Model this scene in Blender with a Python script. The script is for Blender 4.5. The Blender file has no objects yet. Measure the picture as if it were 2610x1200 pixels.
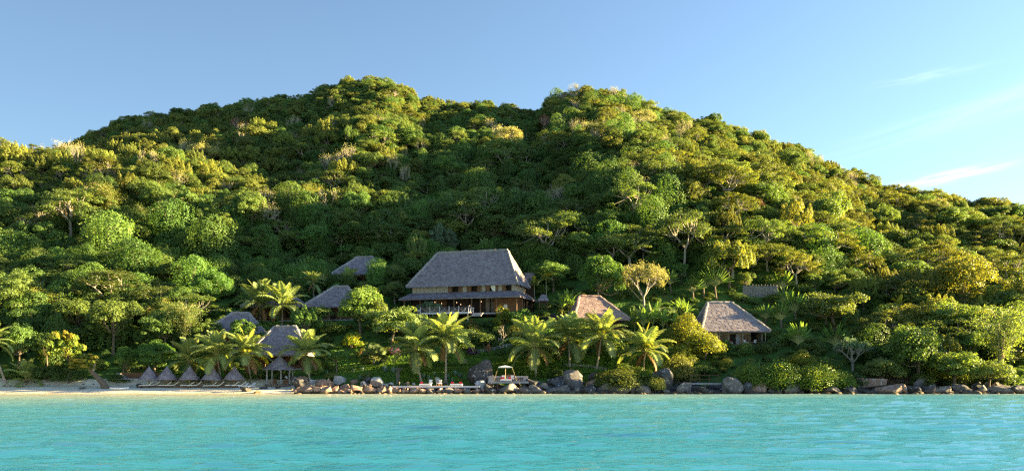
import bpy, math, random
import numpy as np
from mathutils import Vector, Matrix, Euler

# ------------------------------------------------------------------ scene, camera, light
C = bpy.context.scene.collection
sc = bpy.context.scene
PI = math.pi
F, HZ, CX, CAMZ = 2172.0, 947.0, 1305.0, 4.0       # focal length, horizon row and centre column of the photograph

cam_d = bpy.data.cameras.new('camera')
cam = bpy.data.objects.new('camera', cam_d); C.objects.link(cam)
cam.location = (0, 0, CAMZ); cam.rotation_euler = (PI/2, 0, 0)
cam_d.sensor_width = 36; cam_d.lens = 36*F/2610
cam_d.shift_y = (HZ-600)/2610
cam_d.clip_start = 0.5; cam_d.clip_end = 20000
sc.camera = cam

SUN_EL, SUN_AZ = math.radians(10.0), math.radians(4.0)      # azimuth: from +X turned towards +Y
sun_dir = Vector((math.cos(SUN_EL)*math.cos(SUN_AZ), math.cos(SUN_EL)*math.sin(SUN_AZ), math.sin(SUN_EL)))
world = bpy.data.worlds.new('World'); sc.world = world; world.use_nodes = True
wn, wl = world.node_tree.nodes, world.node_tree.links
wn.clear()
w_out = wn.new('ShaderNodeOutputWorld'); w_bg = wn.new('ShaderNodeBackground')
sky = wn.new('ShaderNodeTexSky'); sky.sky_type = 'NISHITA'; sky.sun_disc = False
sky.sun_elevation = SUN_EL; sky.sun_rotation = PI/2 - SUN_AZ
sky.altitude = 0; sky.air_density = 1.0; sky.dust_density = 0.1; sky.ozone_density = 2.5
w_bg.inputs['Strength'].default_value = 0.064
# thin cirrus wisps, a noise on the view direction, low in the sky on the right
tc = wn.new('ShaderNodeTexCoord')
def wmath(op, a, b=None, c=None):
    n = wn.new('ShaderNodeMath'); n.operation = op
    for i, v in enumerate((a, b, c)):
        if v is None: continue
        if isinstance(v, (int, float)): n.inputs[i].default_value = v
        else: wl.new(v, n.inputs[i])
    return n.outputs[0]
sep = wn.new('ShaderNodeSeparateXYZ'); wl.new(tc.outputs['Generated'], sep.inputs[0])
az = wmath('ARCTAN2', sep.outputs[0], sep.outputs[1])
el = wmath('ARCSINE', sep.outputs[2])
def wgauss(v, c, w):
    return wmath('EXPONENT', wmath('MULTIPLY', wmath('POWER', wmath('DIVIDE', wmath('SUBTRACT', v, c), w), 2.0), -1.0))
def wisp(slope, az0, el0, azw, elw, sx, sy, gain):
    """one streak of thin cirrus around azimuth az0, elevation el0 (radians)"""
    comb = wn.new('ShaderNodeCombineXYZ'); rel = wmath('SUBTRACT', el, wmath('MULTIPLY', wmath('SUBTRACT', az, az0), slope))
    wl.new(wmath('MULTIPLY', az, sx), comb.inputs[0]); wl.new(wmath('MULTIPLY', rel, sy), comb.inputs[1])
    nz = wn.new('ShaderNodeTexNoise'); nz.inputs['Scale'].default_value = 1.0; nz.inputs['Detail'].default_value = 6; nz.inputs['Roughness'].default_value = 0.6; wl.new(comb.outputs[0], nz.inputs['Vector'])
    r = wn.new('ShaderNodeMapRange'); r.inputs[1].default_value = 0.35; r.inputs[2].default_value = 0.75; wl.new(nz.outputs[0], r.inputs[0])
    return wmath('MULTIPLY', wmath('MULTIPLY', r.outputs[0], gain), wmath('MULTIPLY', wgauss(az, az0, azw), wgauss(rel, el0, elw)))
cm = wmath('ADD', wmath('ADD', wisp(0.12, 0.468, 0.200, 0.045, 0.0045, 22, 260, 0.55), wisp(0.22, 0.50, 0.262, 0.12, 0.012, 4, 60, 0.14)), wisp(0.05, 0.455, 0.302, 0.04, 0.004, 30, 240, 0.10))
tint = wn.new('ShaderNodeMix'); tint.data_type = 'RGBA'; tint.blend_type = 'MULTIPLY'; tint.inputs[0].default_value = 1.0
dt = wn.new('ShaderNodeVectorMath'); dt.operation = 'DOT_PRODUCT'; wl.new(tc.outputs['Generated'], dt.inputs[0]); dt.inputs[1].default_value = tuple(sun_dir)
grad = wmath('MAXIMUM', wmath('MULTIPLY_ADD', dt.outputs['Value'], 0.28, 0.56), 0.30)        # the air is clearer and deeper away from the sun
gc = wn.new('ShaderNodeCombineXYZ')
for i_, k_ in enumerate((0.85, 0.935, 1.0)): wl.new(wmath('MULTIPLY', grad, k_), gc.inputs[i_])
shs = wn.new('ShaderNodeHueSaturation'); shs.inputs['Saturation'].default_value = 0.86; wl.new(sky.outputs[0], shs.inputs['Color']); wl.new(shs.outputs[0], tint.inputs[6]); wl.new(gc.outputs[0], tint.inputs[7])
cmx = wn.new('ShaderNodeMix'); cmx.data_type = 'RGBA'; wl.new(cm, cmx.inputs[0])
wl.new(tint.outputs[2], cmx.inputs[6]); cmx.inputs[7].default_value = (5.5, 6.0, 6.6, 1)
wl.new(cmx.outputs[2], w_bg.inputs['Color']); wl.new(w_bg.outputs[0], w_out.inputs[0])

sun_d = bpy.data.lights.new('sun', 'SUN'); sun_d.energy = 5.0; sun_d.angle = math.radians(0.55); sun_d.color = (1.0, 0.75, 0.35)
sun = bpy.data.objects.new('sun', sun_d); C.objects.link(sun)
sun.rotation_euler = (-sun_dir).to_track_quat('-Z', 'Y').to_euler()
sun.location = (300, 100, 200)
sc.view_settings.view_transform = 'Standard'; sc.view_settings.look = 'None'
sc.view_settings.gamma = 1.0; sc.view_settings.use_curve_mapping = False
sc.view_settings.exposure = 3.16
sc.render.engine = 'CYCLES'
sc.cycles.max_bounces = 8; sc.cycles.diffuse_bounces = 6; sc.cycles.transmission_bounces = 5; sc.cycles.glossy_bounces = 2
sc.cycles.use_adaptive_sampling = True; sc.cycles.adaptive_threshold = 0.01
sc.cycles.sample_clamp_direct = 3.0; sc.cycles.sample_clamp_indirect = 1.2; sc.cycles.pixel_filter_type = 'BLACKMAN_HARRIS'; sc.cycles.filter_width = 1.3
try:
    sc.cycles.use_denoising = False; sc.cycles.denoiser = 'OPENIMAGEDENOISE'; sc.cycles.denoising_input_passes = 'RGB_ALBEDO_NORMAL'; sc.cycles.denoising_prefilter = 'ACCURATE'
except Exception: pass

# ------------------------------------------------------------------ helpers
def M_new(name):
    m = bpy.data.materials.new(name); m.use_nodes = True
    return m, m.node_tree.nodes, m.node_tree.links
def mat(name, col, rough=0.7, var=0.25, scale=3.0, bump=0.0, bscale=20.0, col2=None, metal=0.0, coord='Object', spec=0.3):
    """plain procedural material: two tones mixed by noise, optional fine relief"""
    m, n, l = M_new(name); b = n['Principled BSDF']
    b.inputs['Roughness'].default_value = rough; b.inputs['Metallic'].default_value = metal
    b.inputs['Specular IOR Level'].default_value = spec
    t = n.new('ShaderNodeTexCoord'); nt = n.new('ShaderNodeTexNoise'); nt.inputs['Scale'].default_value = scale; nt.inputs['Detail'].default_value = 5
    l.new(t.outputs[coord], nt.inputs['Vector'])
    r = n.new('ShaderNodeValToRGB'); r.color_ramp.elements[0].position = 0.3; r.color_ramp.elements[1].position = 0.7
    c2 = col2 or tuple(min(1, c*(1+var)) for c in col); c1 = col if col2 else tuple(c*(1-var) for c in col)
    r.color_ramp.elements[0].color = (*c1, 1); r.color_ramp.elements[1].color = (*c2, 1)
    l.new(nt.outputs[0], r.inputs[0]); l.new(r.outputs[0], b.inputs['Base Color'])
    if bump:
        n2 = n.new('ShaderNodeTexNoise'); n2.inputs['Scale'].default_value = bscale; n2.inputs['Detail'].default_value = 4
        l.new(t.outputs[coord], n2.inputs['Vector']); bp = n.new('ShaderNodeBump'); bp.inputs['Strength'].default_value = bump; bp.inputs['Distance'].default_value = 0.1
        l.new(n2.outputs[0], bp.inputs['Height']); l.new(bp.outputs[0], b.inputs['Normal'])
    return m
def leafmat(name, col, col2, trans=0.3, tcol=None, patch=None, thr=None):
    """leaves: tone per leaf and per plant, part of the light shines through"""
    m, n, l = M_new(name); n.clear()
    out = n.new('ShaderNodeOutputMaterial'); geo = n.new('ShaderNodeNewGeometry'); oi = n.new('ShaderNodeObjectInfo')
    mx = n.new('ShaderNodeMix'); mx.data_type = 'RGBA'
    if thr:
        th_ = n.new('ShaderNodeMapRange'); th_.inputs[1].default_value = thr; th_.inputs[2].default_value = thr+0.05; l.new(geo.outputs['Random Per Island'], th_.inputs[0]); l.new(th_.outputs[0], mx.inputs[0])
    else: l.new(geo.outputs['Random Per Island'], mx.inputs[0])
    mx.inputs[6].default_value = (*col, 1); mx.inputs[7].default_value = (*col2, 1)
    hs = n.new('ShaderNodeHueSaturation')
    def mr(src, lo, hi):
        a = n.new('ShaderNodeMapRange'); a.inputs[3].default_value = lo; a.inputs[4].default_value = hi; l.new(src, a.inputs[0]); return a.outputs[0]
    l.new(mr(oi.outputs['Random'], 0.482, 0.506), hs.inputs['Hue'])
    ml = n.new('ShaderNodeMath'); ml.operation = 'MULTIPLY'; l.new(oi.outputs['Random'], ml.inputs[0]); ml.inputs[1].default_value = 7.31
    fr = n.new('ShaderNodeMath'); fr.operation = 'FRACT'; l.new(ml.outputs[0], fr.inputs[0])
    l.new(mr(fr.outputs[0], 0.75, 1.4), hs.inputs['Value']); hs.inputs['Saturation'].default_value = 1.0
    l.new(mx.outputs[2], hs.inputs['Color'])
    src = hs.outputs[0]
    if patch:
        tcn = n.new('ShaderNodeTexCoord'); nt = n.new('ShaderNodeTexNoise'); nt.inputs['Scale'].default_value = patch[1]; l.new(tcn.outputs['Object'], nt.inputs['Vector'])
        rr = n.new('ShaderNodeMapRange'); rr.inputs[1].default_value = 0.52; rr.inputs[2].default_value = 0.6; l.new(nt.outputs[0], rr.inputs[0])
        m2 = n.new('ShaderNodeMix'); m2.data_type = 'RGBA'; l.new(rr.outputs[0], m2.inputs[0]); l.new(src, m2.inputs[6]); m2.inputs[7].default_value = (*patch[0], 1); src = m2.outputs[2]
    d = n.new('ShaderNodeBsdfPrincipled'); d.inputs['Roughness'].default_value = 0.5; d.inputs['Specular IOR Level'].default_value = 0.22
    tr = n.new('ShaderNodeBsdfTranslucent'); ms = n.new('ShaderNodeMixShader'); ms.inputs[0].default_value = trans
    tm = n.new('ShaderNodeMix'); tm.data_type = 'RGBA'; tm.blend_type = 'MULTIPLY'; tm.inputs[0].default_value = 1; l.new(src, tm.inputs[6]); tm.inputs[7].default_value = (*(tcol or (1.9, 1.7, 0.6)), 1)
    l.new(src, d.inputs['Base Color']); l.new(tm.outputs[2], tr.inputs['Color'])
    l.new(d.outputs[0], ms.inputs[1]); l.new(tr.outputs[0], ms.inputs[2]); l.new(ms.outputs[0], out.inputs[0])
    return m

def mk_mesh(name, V, Fc, mats=None, midx=None, smooth=False):
    """V (n,3); Fc (m,k) array or list of index tuples"""
    me = bpy.data.meshes.new(name)
    V = np.asarray(V, dtype=np.float32)
    if isinstance(Fc, np.ndarray):
        me.vertices.add(len(V)); me.vertices.foreach_set('co', V.ravel())
        k = Fc.shape[1]; me.loops.add(Fc.size); me.loops.foreach_set('vertex_index', Fc.ravel().astype(np.int32))
        me.polygons.add(len(Fc)); me.polygons.foreach_set('loop_start', np.arange(0, Fc.size, k, dtype=np.int32))
    else:
        me.from_pydata([tuple(v) for v in V], [], [tuple(f) for f in Fc])
    for m in (mats or []): me.materials.append(m)
    if midx is not None: me.polygons.foreach_set('material_index', np.asarray(midx, dtype=np.int32))
    if smooth: me.polygons.foreach_set('use_smooth', np.ones(len(me.polygons), dtype=bool))
    me.update(calc_edges=True)
    return me
class MB:
    """collects boxes, tubes, quads; builds ONE mesh"""
    def __init__(s): s.V = []; s.F = []; s.I = []; s.n = 0
    def add(s, V, Fc, mi=0):
        V = np.asarray(V, dtype=float); s.V.append(V); s.F += [tuple(int(i)+s.n for i in f) for f in Fc]; s.I += [mi]*len(Fc); s.n += len(V); return s
    def box(s, x0, x1, y0, y1, z0, z1, mi=0):
        V = [(x, y, z) for z in (z0, z1) for y in (y0, y1) for x in (x0, x1)]
        return s.add(V, [(0, 2, 3, 1), (4, 5, 7, 6), (0, 1, 5, 4), (2, 6, 7, 3), (0, 4, 6, 2), (1, 3, 7, 5)], mi)
    def tube(s, pts, rad, sides=6, mi=0, cap=True):
        pts = [Vector(p) for p in pts]; V = []; Fc = []
        if not hasattr(rad, '__len__'): rad = [rad]*len(pts)
        prev = None
        for i, p in enumerate(pts):
            d = (pts[min(i+1, len(pts)-1)] - pts[max(i-1, 0)])
            d = d.normalized() if d.length > 1e-9 else Vector((0, 0, 1))
            a = prev if prev is not None else (Vector((1, 0, 0)) if abs(d.x) < 0.8 else Vector((0, 1, 0)))
            a = (a - d*a.dot(d)).normalized(); prev = a; b = d.cross(a)
            for k in range(sides):
                t = 2*PI*k/sides; V.append(p + (a*math.cos(t) + b*math.sin(t))*rad[i])
        for i in range(len(pts)-1):
            for k in range(sides):
                k2 = (k+1) % sides; Fc.append((i*sides+k, i*sides+k2, (i+1)*sides+k2, (i+1)*sides+k))
        if cap: Fc.append(tuple(range(sides-1, -1, -1))); Fc.append(tuple((len(pts)-1)*sides+k for k in range(sides)))
        return s.add([tuple(v) for v in V], Fc, mi)
    def quads(s, Q, mi=0):
        Q = np.asarray(Q).reshape(-1, 3); n = len(Q)//4
        return s.add(Q, [(4*i, 4*i+1, 4*i+2, 4*i+3) for i in range(n)], mi)
    def mesh(s, name, mats, smooth=False):
        return mk_mesh(name, np.concatenate(s.V), s.F, mats, s.I, smooth)
    def obj(s, name, mats, parent=None, smooth=False, loc=None):
        if not isinstance(mats, (list, tuple)): mats = [mats]
        return link(name, s.mesh(name, mats, smooth), parent, loc)
def link(name, me, parent=None, loc=None, rotz=0, scale=None):
    o = bpy.data.objects.new(name, me); C.objects.link(o)
    if parent is not None: o.parent = parent
    if loc is not None: o.location = loc
    if rotz: o.rotation_euler = (0, 0, rotz)
    if scale is not None: o.scale = scale
    return o
def tag(o, label, cat, group=None, kind=None):
    if label: o['label'] = label
    if cat: o['category'] = cat
    if group: o['group'] = group
    if kind: o['kind'] = kind
    return o
def thing(name, label, cat, loc=(0, 0, 0), rotz=0, group=None):
    return tag(link(name, None, None, loc, rotz), label, cat, group)

# ------------------------------------------------------------------ terrain
K = 1.01359
_sx = np.array([-900, -400, 0, 200, 222, 350, 500, 620, 700, 770, 800, 880, 925, 990, 1060, 1150, 1280, 1345, 1385, 1430, 1520, 1600, 1700, 1800, 1900, 1990, 2080, 2200, 2320, 2450, 2560, 2610, 2900, 3300, 4200])*K
_sy = np.array([620, 520, 420, 350, 338, 292, 272, 252, 242, 240, 216, 198, 190, 202, 244, 252, 262, 282, 240, 224, 219, 244, 286, 302, 338, 364, 404, 466, 478, 498, 518, 530, 620, 720, 800])*K
_rx = np.array([-1500, 0, 900, 1340, 1500, 1900, 2200, 2610, 3500])
_ry = np.array([400, 450, 460, 430, 420, 395, 360, 330, 300])
_nx = np.array([-1200, -300, 0, 200, 400, 560, 760, 900, 1100])*K     # crest of the near hill on the left
_ny = np.array([560, 420, 366, 350, 358, 372, 410, 470, 640])*K
_prng = np.random.RandomState(5)
_ph = [( _prng.uniform(0, 6.28), _prng.uniform(0, 6.28), l) for l in (95, 70, 52, 41, 30, 23)]
PADS = []
def relief(X, Y):
    s = 0
    for i, (a, b, l) in enumerate(_ph):
        th = a; s = s + np.sin((X*math.cos(th)+Y*math.sin(th))*2*PI/l + b) * l/95.0
    return s
def terr0(X, Y):
    X = np.asarray(X, dtype=float); Y = np.maximum(np.asarray(Y, dtype=float), 1.0)
    px = CX + F*X/Y
    R = np.interp(px, _rx, _ry)
    S = np.interp(px, _sx, _sy) + 6.5/R*F
    zr = CAMZ + R*(HZ-S)/F
    t = np.clip((Y-165)/(R-165), 0, 1)
    z = 1.3 + (zr-1.3)*t
    z = np.where(Y > R, zr - (Y-R)*0.55, z)
    Sn = np.interp(px, _nx, _ny) + 7.5/305*F
    zn = CAMZ + 305*(HZ-Sn)/F
    zn = np.where(Y < 305, 1.3 + (zn-1.3)*np.clip((Y-165)/140.0, 0, 1), zn - (Y-305)*0.45)
    zn = np.where(px > 1100*K, -5, zn)
    z = np.maximum(z, zn)
    amp = np.clip((Y-215)/70.0, 0, 1)*2.6
    fade = 1-0.8*np.clip((t-0.72)/0.2, 0, 1)
    z = z + relief(X, Y)*amp*fade
    # a forested spur right of the middle and a hollow on the left
    z = z + 15*np.exp(-((X-60)/34)**2-((Y-258)/40)**2) - 7*np.exp(-((X+75)/45)**2-((Y-238)/34)**2)
    # shore: beach slope down into the water
    zs = (Y-155)*0.13
    z = np.where(Y < 165, zs, z)
    return np.maximum(z, -6)
def terr(X, Y):
    z = terr0(X, Y)
    for (cx, cy, rx, ry, pz, rot) in PADS:
        c, s = math.cos(-rot), math.sin(-rot)
        dx, dy = X-cx, Y-cy
        lx = (dx*c-dy*s)/rx; ly = (dx*s+dy*c)/ry
        d = np.maximum(np.abs(lx), np.abs(ly))
        w = np.clip((1.45-d)/0.45, 0, 1); w = w*w*(3-2*w)
        z = z*(1-w) + pz*w
    return z
def at(px, py, Y):
    return Vector(((px-CX)/F*Y, Y, CAMZ+(HZ-py)/F*Y))
_YS = np.arange(146, 520, 0.25)
def ground(px, py, up=0.0, fn=None):
    """where the line of sight through a photo pixel meets the ground (or a level UP metres above it)"""
    z = (fn or terr)((px-CX)/F*_YS, _YS) + up
    zr = CAMZ+(HZ-py)/F*_YS
    i = np.argmax(z >= zr)
    if not (z >= zr).any(): i = len(_YS)-1
    Y = _YS[i]
    return Vector(((px-CX)/F*Y, Y, float(z[i])-up))

# ------------------------------------------------------------------ materials
M = {}
M['thatch'] = None
def thatch_mat(name, c1, c2, c3):
    m, n, l = M_new(name); b = n['Principled BSDF']; b.inputs['Roughness'].default_value = 0.95; b.inputs['Specular IOR Level'].default_value = 0.1
    geo = n.new('ShaderNodeNewGeometry'); t = n.new('ShaderNodeTexCoord')
    r = n.new('ShaderNodeValToRGB'); r.color_ramp.elements[0].color = (*c1, 1); r.color_ramp.elements[1].color = (*c3, 1)
    e = r.color_ramp.elements.new(0.5); e.color = (*c2, 1)
    nt = n.new('ShaderNodeTexNoise'); nt.inputs['Scale'].default_value = 0.8; nt.inputs['Detail'].default_value = 6; l.new(t.outputs['Object'], nt.inputs['Vector'])
    ad = n.new('ShaderNodeMath'); ad.operation = 'MULTIPLY_ADD'; l.new(nt.outputs[0], ad.inputs[0]); ad.inputs[1].default_value = 0.9; 
    m2 = n.new('ShaderNodeMath'); m2.operation = 'MULTIPLY_ADD'; l.new(geo.outputs['Random Per Island'], m2.inputs[0]); m2.inputs[1].default_value = 0.42; m2.inputs[2].default_value = -0.17
    l.new(m2.outputs[0], ad.inputs[2]); l.new(ad.outputs[0], r.inputs[0]); l.new(r.outputs[0], b.inputs['Base Color'])
    n2 = n.new('ShaderNodeTexNoise'); n2.inputs['Scale'].default_value = 14; l.new(t.outputs['Object'], n2.inputs['Vector'])
    bp = n.new('ShaderNodeBump'); bp.inputs['Strength'].default_value = 0.6; bp.inputs['Distance'].default_value = 0.08; l.new(n2.outputs[0], bp.inputs['Height']); l.new(bp.outputs[0], b.inputs['Normal'])
    return m
M['thatch'] = thatch_mat('thatch', (0.128, 0.108, 0.126), (0.232, 0.204, 0.230), (0.36, 0.325, 0.355))
M['thatch_cap'] = thatch_mat('thatch_cap', (0.20, 0.185, 0.195), (0.29, 0.27, 0.28), (0.38, 0.36, 0.37))
M['thatch_brown_sunlit'] = thatch_mat('thatch_brown_sunlit', (0.17, 0.115, 0.105), (0.32, 0.23, 0.21), (0.44, 0.34, 0.31))  # brown thatch with the pinkish warmth of a sunlit roof mixed into its colour
M['wood'] = mat('wood', (0.16, 0.085, 0.045), 0.7, 0.3, 4, 0.2, 30)
M['wood_dark'] = mat('wood_dark', (0.055, 0.032, 0.02), 0.75, 0.35, 4, 0.2, 30)
M['wood_pale'] = mat('wood_pale', (0.34, 0.265, 0.18), 0.75, 0.2, 3, 0.2, 30)
M['shutter'] = mat('shutter', (0.35, 0.30, 0.24), 0.75, 0.15, 5, 0.1, 40)
M['wood_grey'] = mat('wood_grey', (0.34, 0.33, 0.35), 0.8, 0.25, 3, 0.2, 30)
M['deck_white'] = mat('deck_white', (0.62, 0.58, 0.62), 0.7, 0.12, 4)
M['bamboo_pole'] = mat('bamboo_pole', (0.42, 0.33, 0.18), 0.6, 0.2, 4)
M['white'] = mat('white', (0.78, 0.77, 0.76), 0.6, 0.05, 3)
M['cream'] = mat('cream', (0.76, 0.73, 0.62), 0.8, 0.06, 3)
M['red'] = mat('red', (0.55, 0.012, 0.03), 0.7, 0.15, 3)
M['interior_shade'] = mat('interior_shade', (0.02, 0.015, 0.012), 0.8, 0.3, 3)  # near-black colour that paints the shade of unlit rooms
M['stone_steps'] = mat('stone_steps', (0.22, 0.19, 0.15), 0.9, 0.35, 2.5, 0.5, 12)
M['stone_wall'] = mat('stone_wall', (0.17, 0.14, 0.11), 0.9, 0.45, 3, 0.6, 9)
M['bark'] = mat('bark', (0.15, 0.115, 0.085), 0.9, 0.35, 5, 0.5, 14)
M['bark_pale'] = mat('bark_pale', (0.34, 0.30, 0.25), 0.85, 0.25, 5, 0.3, 14)
M['palm_bark'] = mat('palm_bark', (0.30, 0.25, 0.20), 0.9, 0.3, 6, 0.5, 10)
M['shirt'] = mat('shirt', (0.42, 0.47, 0.56), 0.9, 0.08, 4)
M['trousers'] = mat('trousers', (0.06, 0.07, 0.10), 0.9, 0.1, 4)
M['skin'] = mat('skin', (0.14, 0.075, 0.045), 0.6, 0.08, 4)
M['hair'] = mat('hair', (0.01, 0.009, 0.008), 0.8, 0.1, 4)
M['glass'] = mat('glass', (0.02, 0.025, 0.03), 0.08, 0.1, 2, spec=0.6)
m, n, l = M_new('lamp_glow'); n['Principled BSDF'].inputs['Emission Color'].default_value = (1, 0.62, 0.3, 1); n['Principled BSDF'].inputs['Emission Strength'].default_value = 0.3; M['lamp'] = m
M['leaf_green'] = leafmat('leaf_green', (0.078, 0.130, 0.036), (0.125, 0.195, 0.054), 0.42)
M['leaf_dark'] = leafmat('leaf_dark', (0.062, 0.122, 0.036), (0.105, 0.185, 0.052), 0.42)
M['leaf_olive'] = leafmat('leaf_olive', (0.115, 0.150, 0.036), (0.175, 0.220, 0.058), 0.42, (1.7, 1.5, 0.55))
M['leaf_vine'] = leafmat('leaf_vine', (0.066, 0.138, 0.030), (0.105, 0.190, 0.044), 0.30)
M['leaf_feather'] = leafmat('leaf_feather', (0.085, 0.140, 0.045), (0.145, 0.205, 0.068), 0.42)
M['leaf_tuft'] = leafmat('leaf_tuft', (0.120, 0.160, 0.034), (0.195, 0.240, 0.054), 0.42, (1.8, 1.5, 0.5))
M['leaf_bright'] = leafmat('leaf_bright', (0.080, 0.165, 0.035), (0.13, 0.235, 0.05), 0.3)
M['leaf_mango'] = leafmat('leaf_mango', (0.058, 0.142, 0.034), (0.098, 0.200, 0.046), 0.42)
M['leaf_pine'] = leafmat('leaf_pine', (0.065, 0.152, 0.026), (0.116, 0.225, 0.041), 0.2)
M['leaf_grey'] = leafmat('leaf_grey', (0.087, 0.145, 0.080), (0.145, 0.210, 0.116), 0.25, (1.3, 1.4, 0.8))
M['leaf_yellow'] = leafmat('leaf_yellow', (0.06, 0.13, 0.012), (0.36, 0.34, 0.025), 0.3, (1.5, 1.4, 0.5), thr=0.6)
M['leaf_almond'] = leafmat('leaf_almond', (0.070, 0.14, 0.022), (0.16, 0.22, 0.035), 0.35, (1.9, 1.5, 0.5), patch=((0.24, 0.22, 0.03), 3.0))
M['leaf_thicket'] = leafmat('leaf_thicket', (0.070, 0.15, 0.022), (0.14, 0.22, 0.035), 0.35, (1.9, 1.5, 0.5))
M['leaf_rust'] = leafmat('leaf_rust', (0.12, 0.065, 0.035), (0.20, 0.105, 0.055), 0.3, (1.3, 1.1, 0.8))
M['leaf_pink'] = leafmat('leaf_pink', (0.33, 0.12, 0.08), (0.42, 0.20, 0.12), 0.3, (1.2, 1.0, 0.9))
M['leaf_dry'] = leafmat('leaf_dry', (0.26, 0.28, 0.09), (0.38, 0.37, 0.14), 0.35, (1.3, 1.2, 0.8))
M['leaf_bougain'] = leafmat('leaf_bougain', (0.05, 0.10, 0.02), (0.30, 0.07, 0.30), 0.3, (1.2, 1.0, 1.2), thr=0.6)
M['leaf_orange'] = leafmat('leaf_orange', (0.055, 0.12, 0.02), (0.50, 0.14, 0.03), 0.3, (1.3, 1.1, 0.8), thr=0.86)
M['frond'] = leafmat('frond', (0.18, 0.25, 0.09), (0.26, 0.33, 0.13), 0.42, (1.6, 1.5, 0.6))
M['frond_sunlit'] = leafmat('frond_sunlit', (0.20, 0.24, 0.03), (0.38, 0.38, 0.05), 0.35, (1.5, 1.4, 0.5))  # yellow copy of the frond colour, with low sunlight painted in
M['frond_brown'] = leafmat('frond_brown', (0.16, 0.09, 0.04), (0.24, 0.14, 0.06), 0.25, (1.2, 1.1, 0.8))
M['rachis'] = mat('rachis', (0.30, 0.30, 0.10), 0.5, 0.2, 3)
M['banana_leaf'] = leafmat('banana_leaf', (0.10, 0.20, 0.05), (0.17, 0.29, 0.08), 0.42, (1.7, 1.6, 0.7))
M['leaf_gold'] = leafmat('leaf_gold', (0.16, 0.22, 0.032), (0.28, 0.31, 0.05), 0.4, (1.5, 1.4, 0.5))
M['fan_leaf'] = leafmat('fan_leaf', (0.075, 0.12, 0.045), (0.13, 0.18, 0.065), 0.3, (1.5, 1.5, 0.7))
M['agave'] = leafmat('agave', (0.12, 0.19, 0.17), (0.19, 0.27, 0.24), 0.05, (1, 1, 1))
M['grass'] = leafmat('grass', (0.065, 0.145, 0.017), (0.145, 0.246, 0.032), 0.3)
M['hedge'] = leafmat('hedge', (0.051, 0.123, 0.017), (0.109, 0.203, 0.029), 0.25)
M['dry_grass'] = leafmat('dry_grass', (0.20, 0.15, 0.085), (0.34, 0.26, 0.15), 0.2, (1, 1, 0.9))

def rock_mat(name, a, b_, c_, patch, wet=True):
    m, n, l = M_new(name); b = n['Principled BSDF']; b.inputs['Roughness'].default_value = 0.85; b.inputs['Specular IOR Level'].default_value = 0.25
    g = n.new('ShaderNodeNewGeometry'); oi = n.new('ShaderNodeObjectInfo')
    va = n.new('ShaderNodeVectorMath'); va.operation = 'ADD'; l.new(g.outputs['Position'], va.inputs[0]); l.new(oi.outputs['Location'], va.inputs[1])
    n1 = n.new('ShaderNodeTexNoise'); n1.inputs['Scale'].default_value = 0.9; n1.inputs['Detail'].default_value = 8; n1.inputs['Roughness'].default_value = 0.65; l.new(va.outputs[0], n1.inputs['Vector'])
    r = n.new('ShaderNodeValToRGB'); r.color_ramp.elements[0].position = 0.33; r.color_ramp.elements[0].color = (*a, 1); r.color_ramp.elements[1].position = 0.68; r.color_ramp.elements[1].color = (*b_, 1)
    l.new(n1.outputs[0], r.inputs[0])
    n2 = n.new('ShaderNodeTexNoise'); n2.inputs['Scale'].default_value = 2.1; n2.inputs['Detail'].default_value = 9; n2.inputs['Roughness'].default_value = 0.7; l.new(va.outputs[0], n2.inputs['Vector'])
    mr = n.new('ShaderNodeMapRange'); mr.inputs[1].default_value = patch; mr.inputs[2].default_value = patch+0.06; l.new(n2.outputs[0], mr.inputs[0])
    mx = n.new('ShaderNodeMix'); mx.data_type = 'RGBA'; l.new(mr.outputs[0], mx.inputs[0]); l.new(r.outputs[0], mx.inputs[6]); mx.inputs[7].default_value = (*c_, 1)
    # tide line: weed-stained wet stone just above the water
    sp = n.new('ShaderNodeSeparateXYZ'); l.new(g.outputs['Position'], sp.inputs[0])
    ad = n.new('ShaderNodeMath'); ad.operation = 'MULTIPLY_ADD'; l.new(n1.outputs[0], ad.inputs[0]); ad.inputs[1].default_value = -0.9; l.new(sp.outputs[2], ad.inputs[2])
    m3 = n.new('ShaderNodeMapRange'); m3.inputs[1].default_value = 0.1; m3.inputs[2].default_value = -0.1; m3.inputs[3].default_value = 0; m3.inputs[4].default_value = 0.75; l.new(ad.outputs[0], m3.inputs[0])
    mw = n.new('ShaderNodeMix'); mw.data_type = 'RGBA'; l.new(m3.outputs[0], mw.inputs[0]); l.new(mx.outputs[2], mw.inputs[6]); mw.inputs[7].default_value = (0.10, 0.075, 0.035, 1)
    l.new(mw.outputs[2], b.inputs['Base Color'])
    bp = n.new('ShaderNodeBump'); bp.inputs['Strength'].default_value = 0.8; bp.inputs['Distance'].default_value = 0.12; l.new(n2.outputs[0], bp.inputs['Height']); l.new(bp.outputs[0], b.inputs['Normal'])
    return m
M['rock_brown'] = rock_mat('rock_brown', (0.20, 0.12, 0.085), (0.36, 0.235, 0.17), (0.50, 0.43, 0.37), 0.54)
M['rock_grey'] = rock_mat('rock_grey', (0.075, 0.07, 0.07), (0.19, 0.175, 0.165), (0.38, 0.36, 0.34), 0.57)
M['rock_dark'] = rock_mat('rock_dark', (0.030, 0.030, 0.032), (0.095, 0.092, 0.095), (0.50, 0.49, 0.49), 0.575)
M['rock_white'] = rock_mat('rock_white', (0.28, 0.27, 0.265), (0.52, 0.51, 0.50), (0.66, 0.65, 0.64), 0.55)

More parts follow.
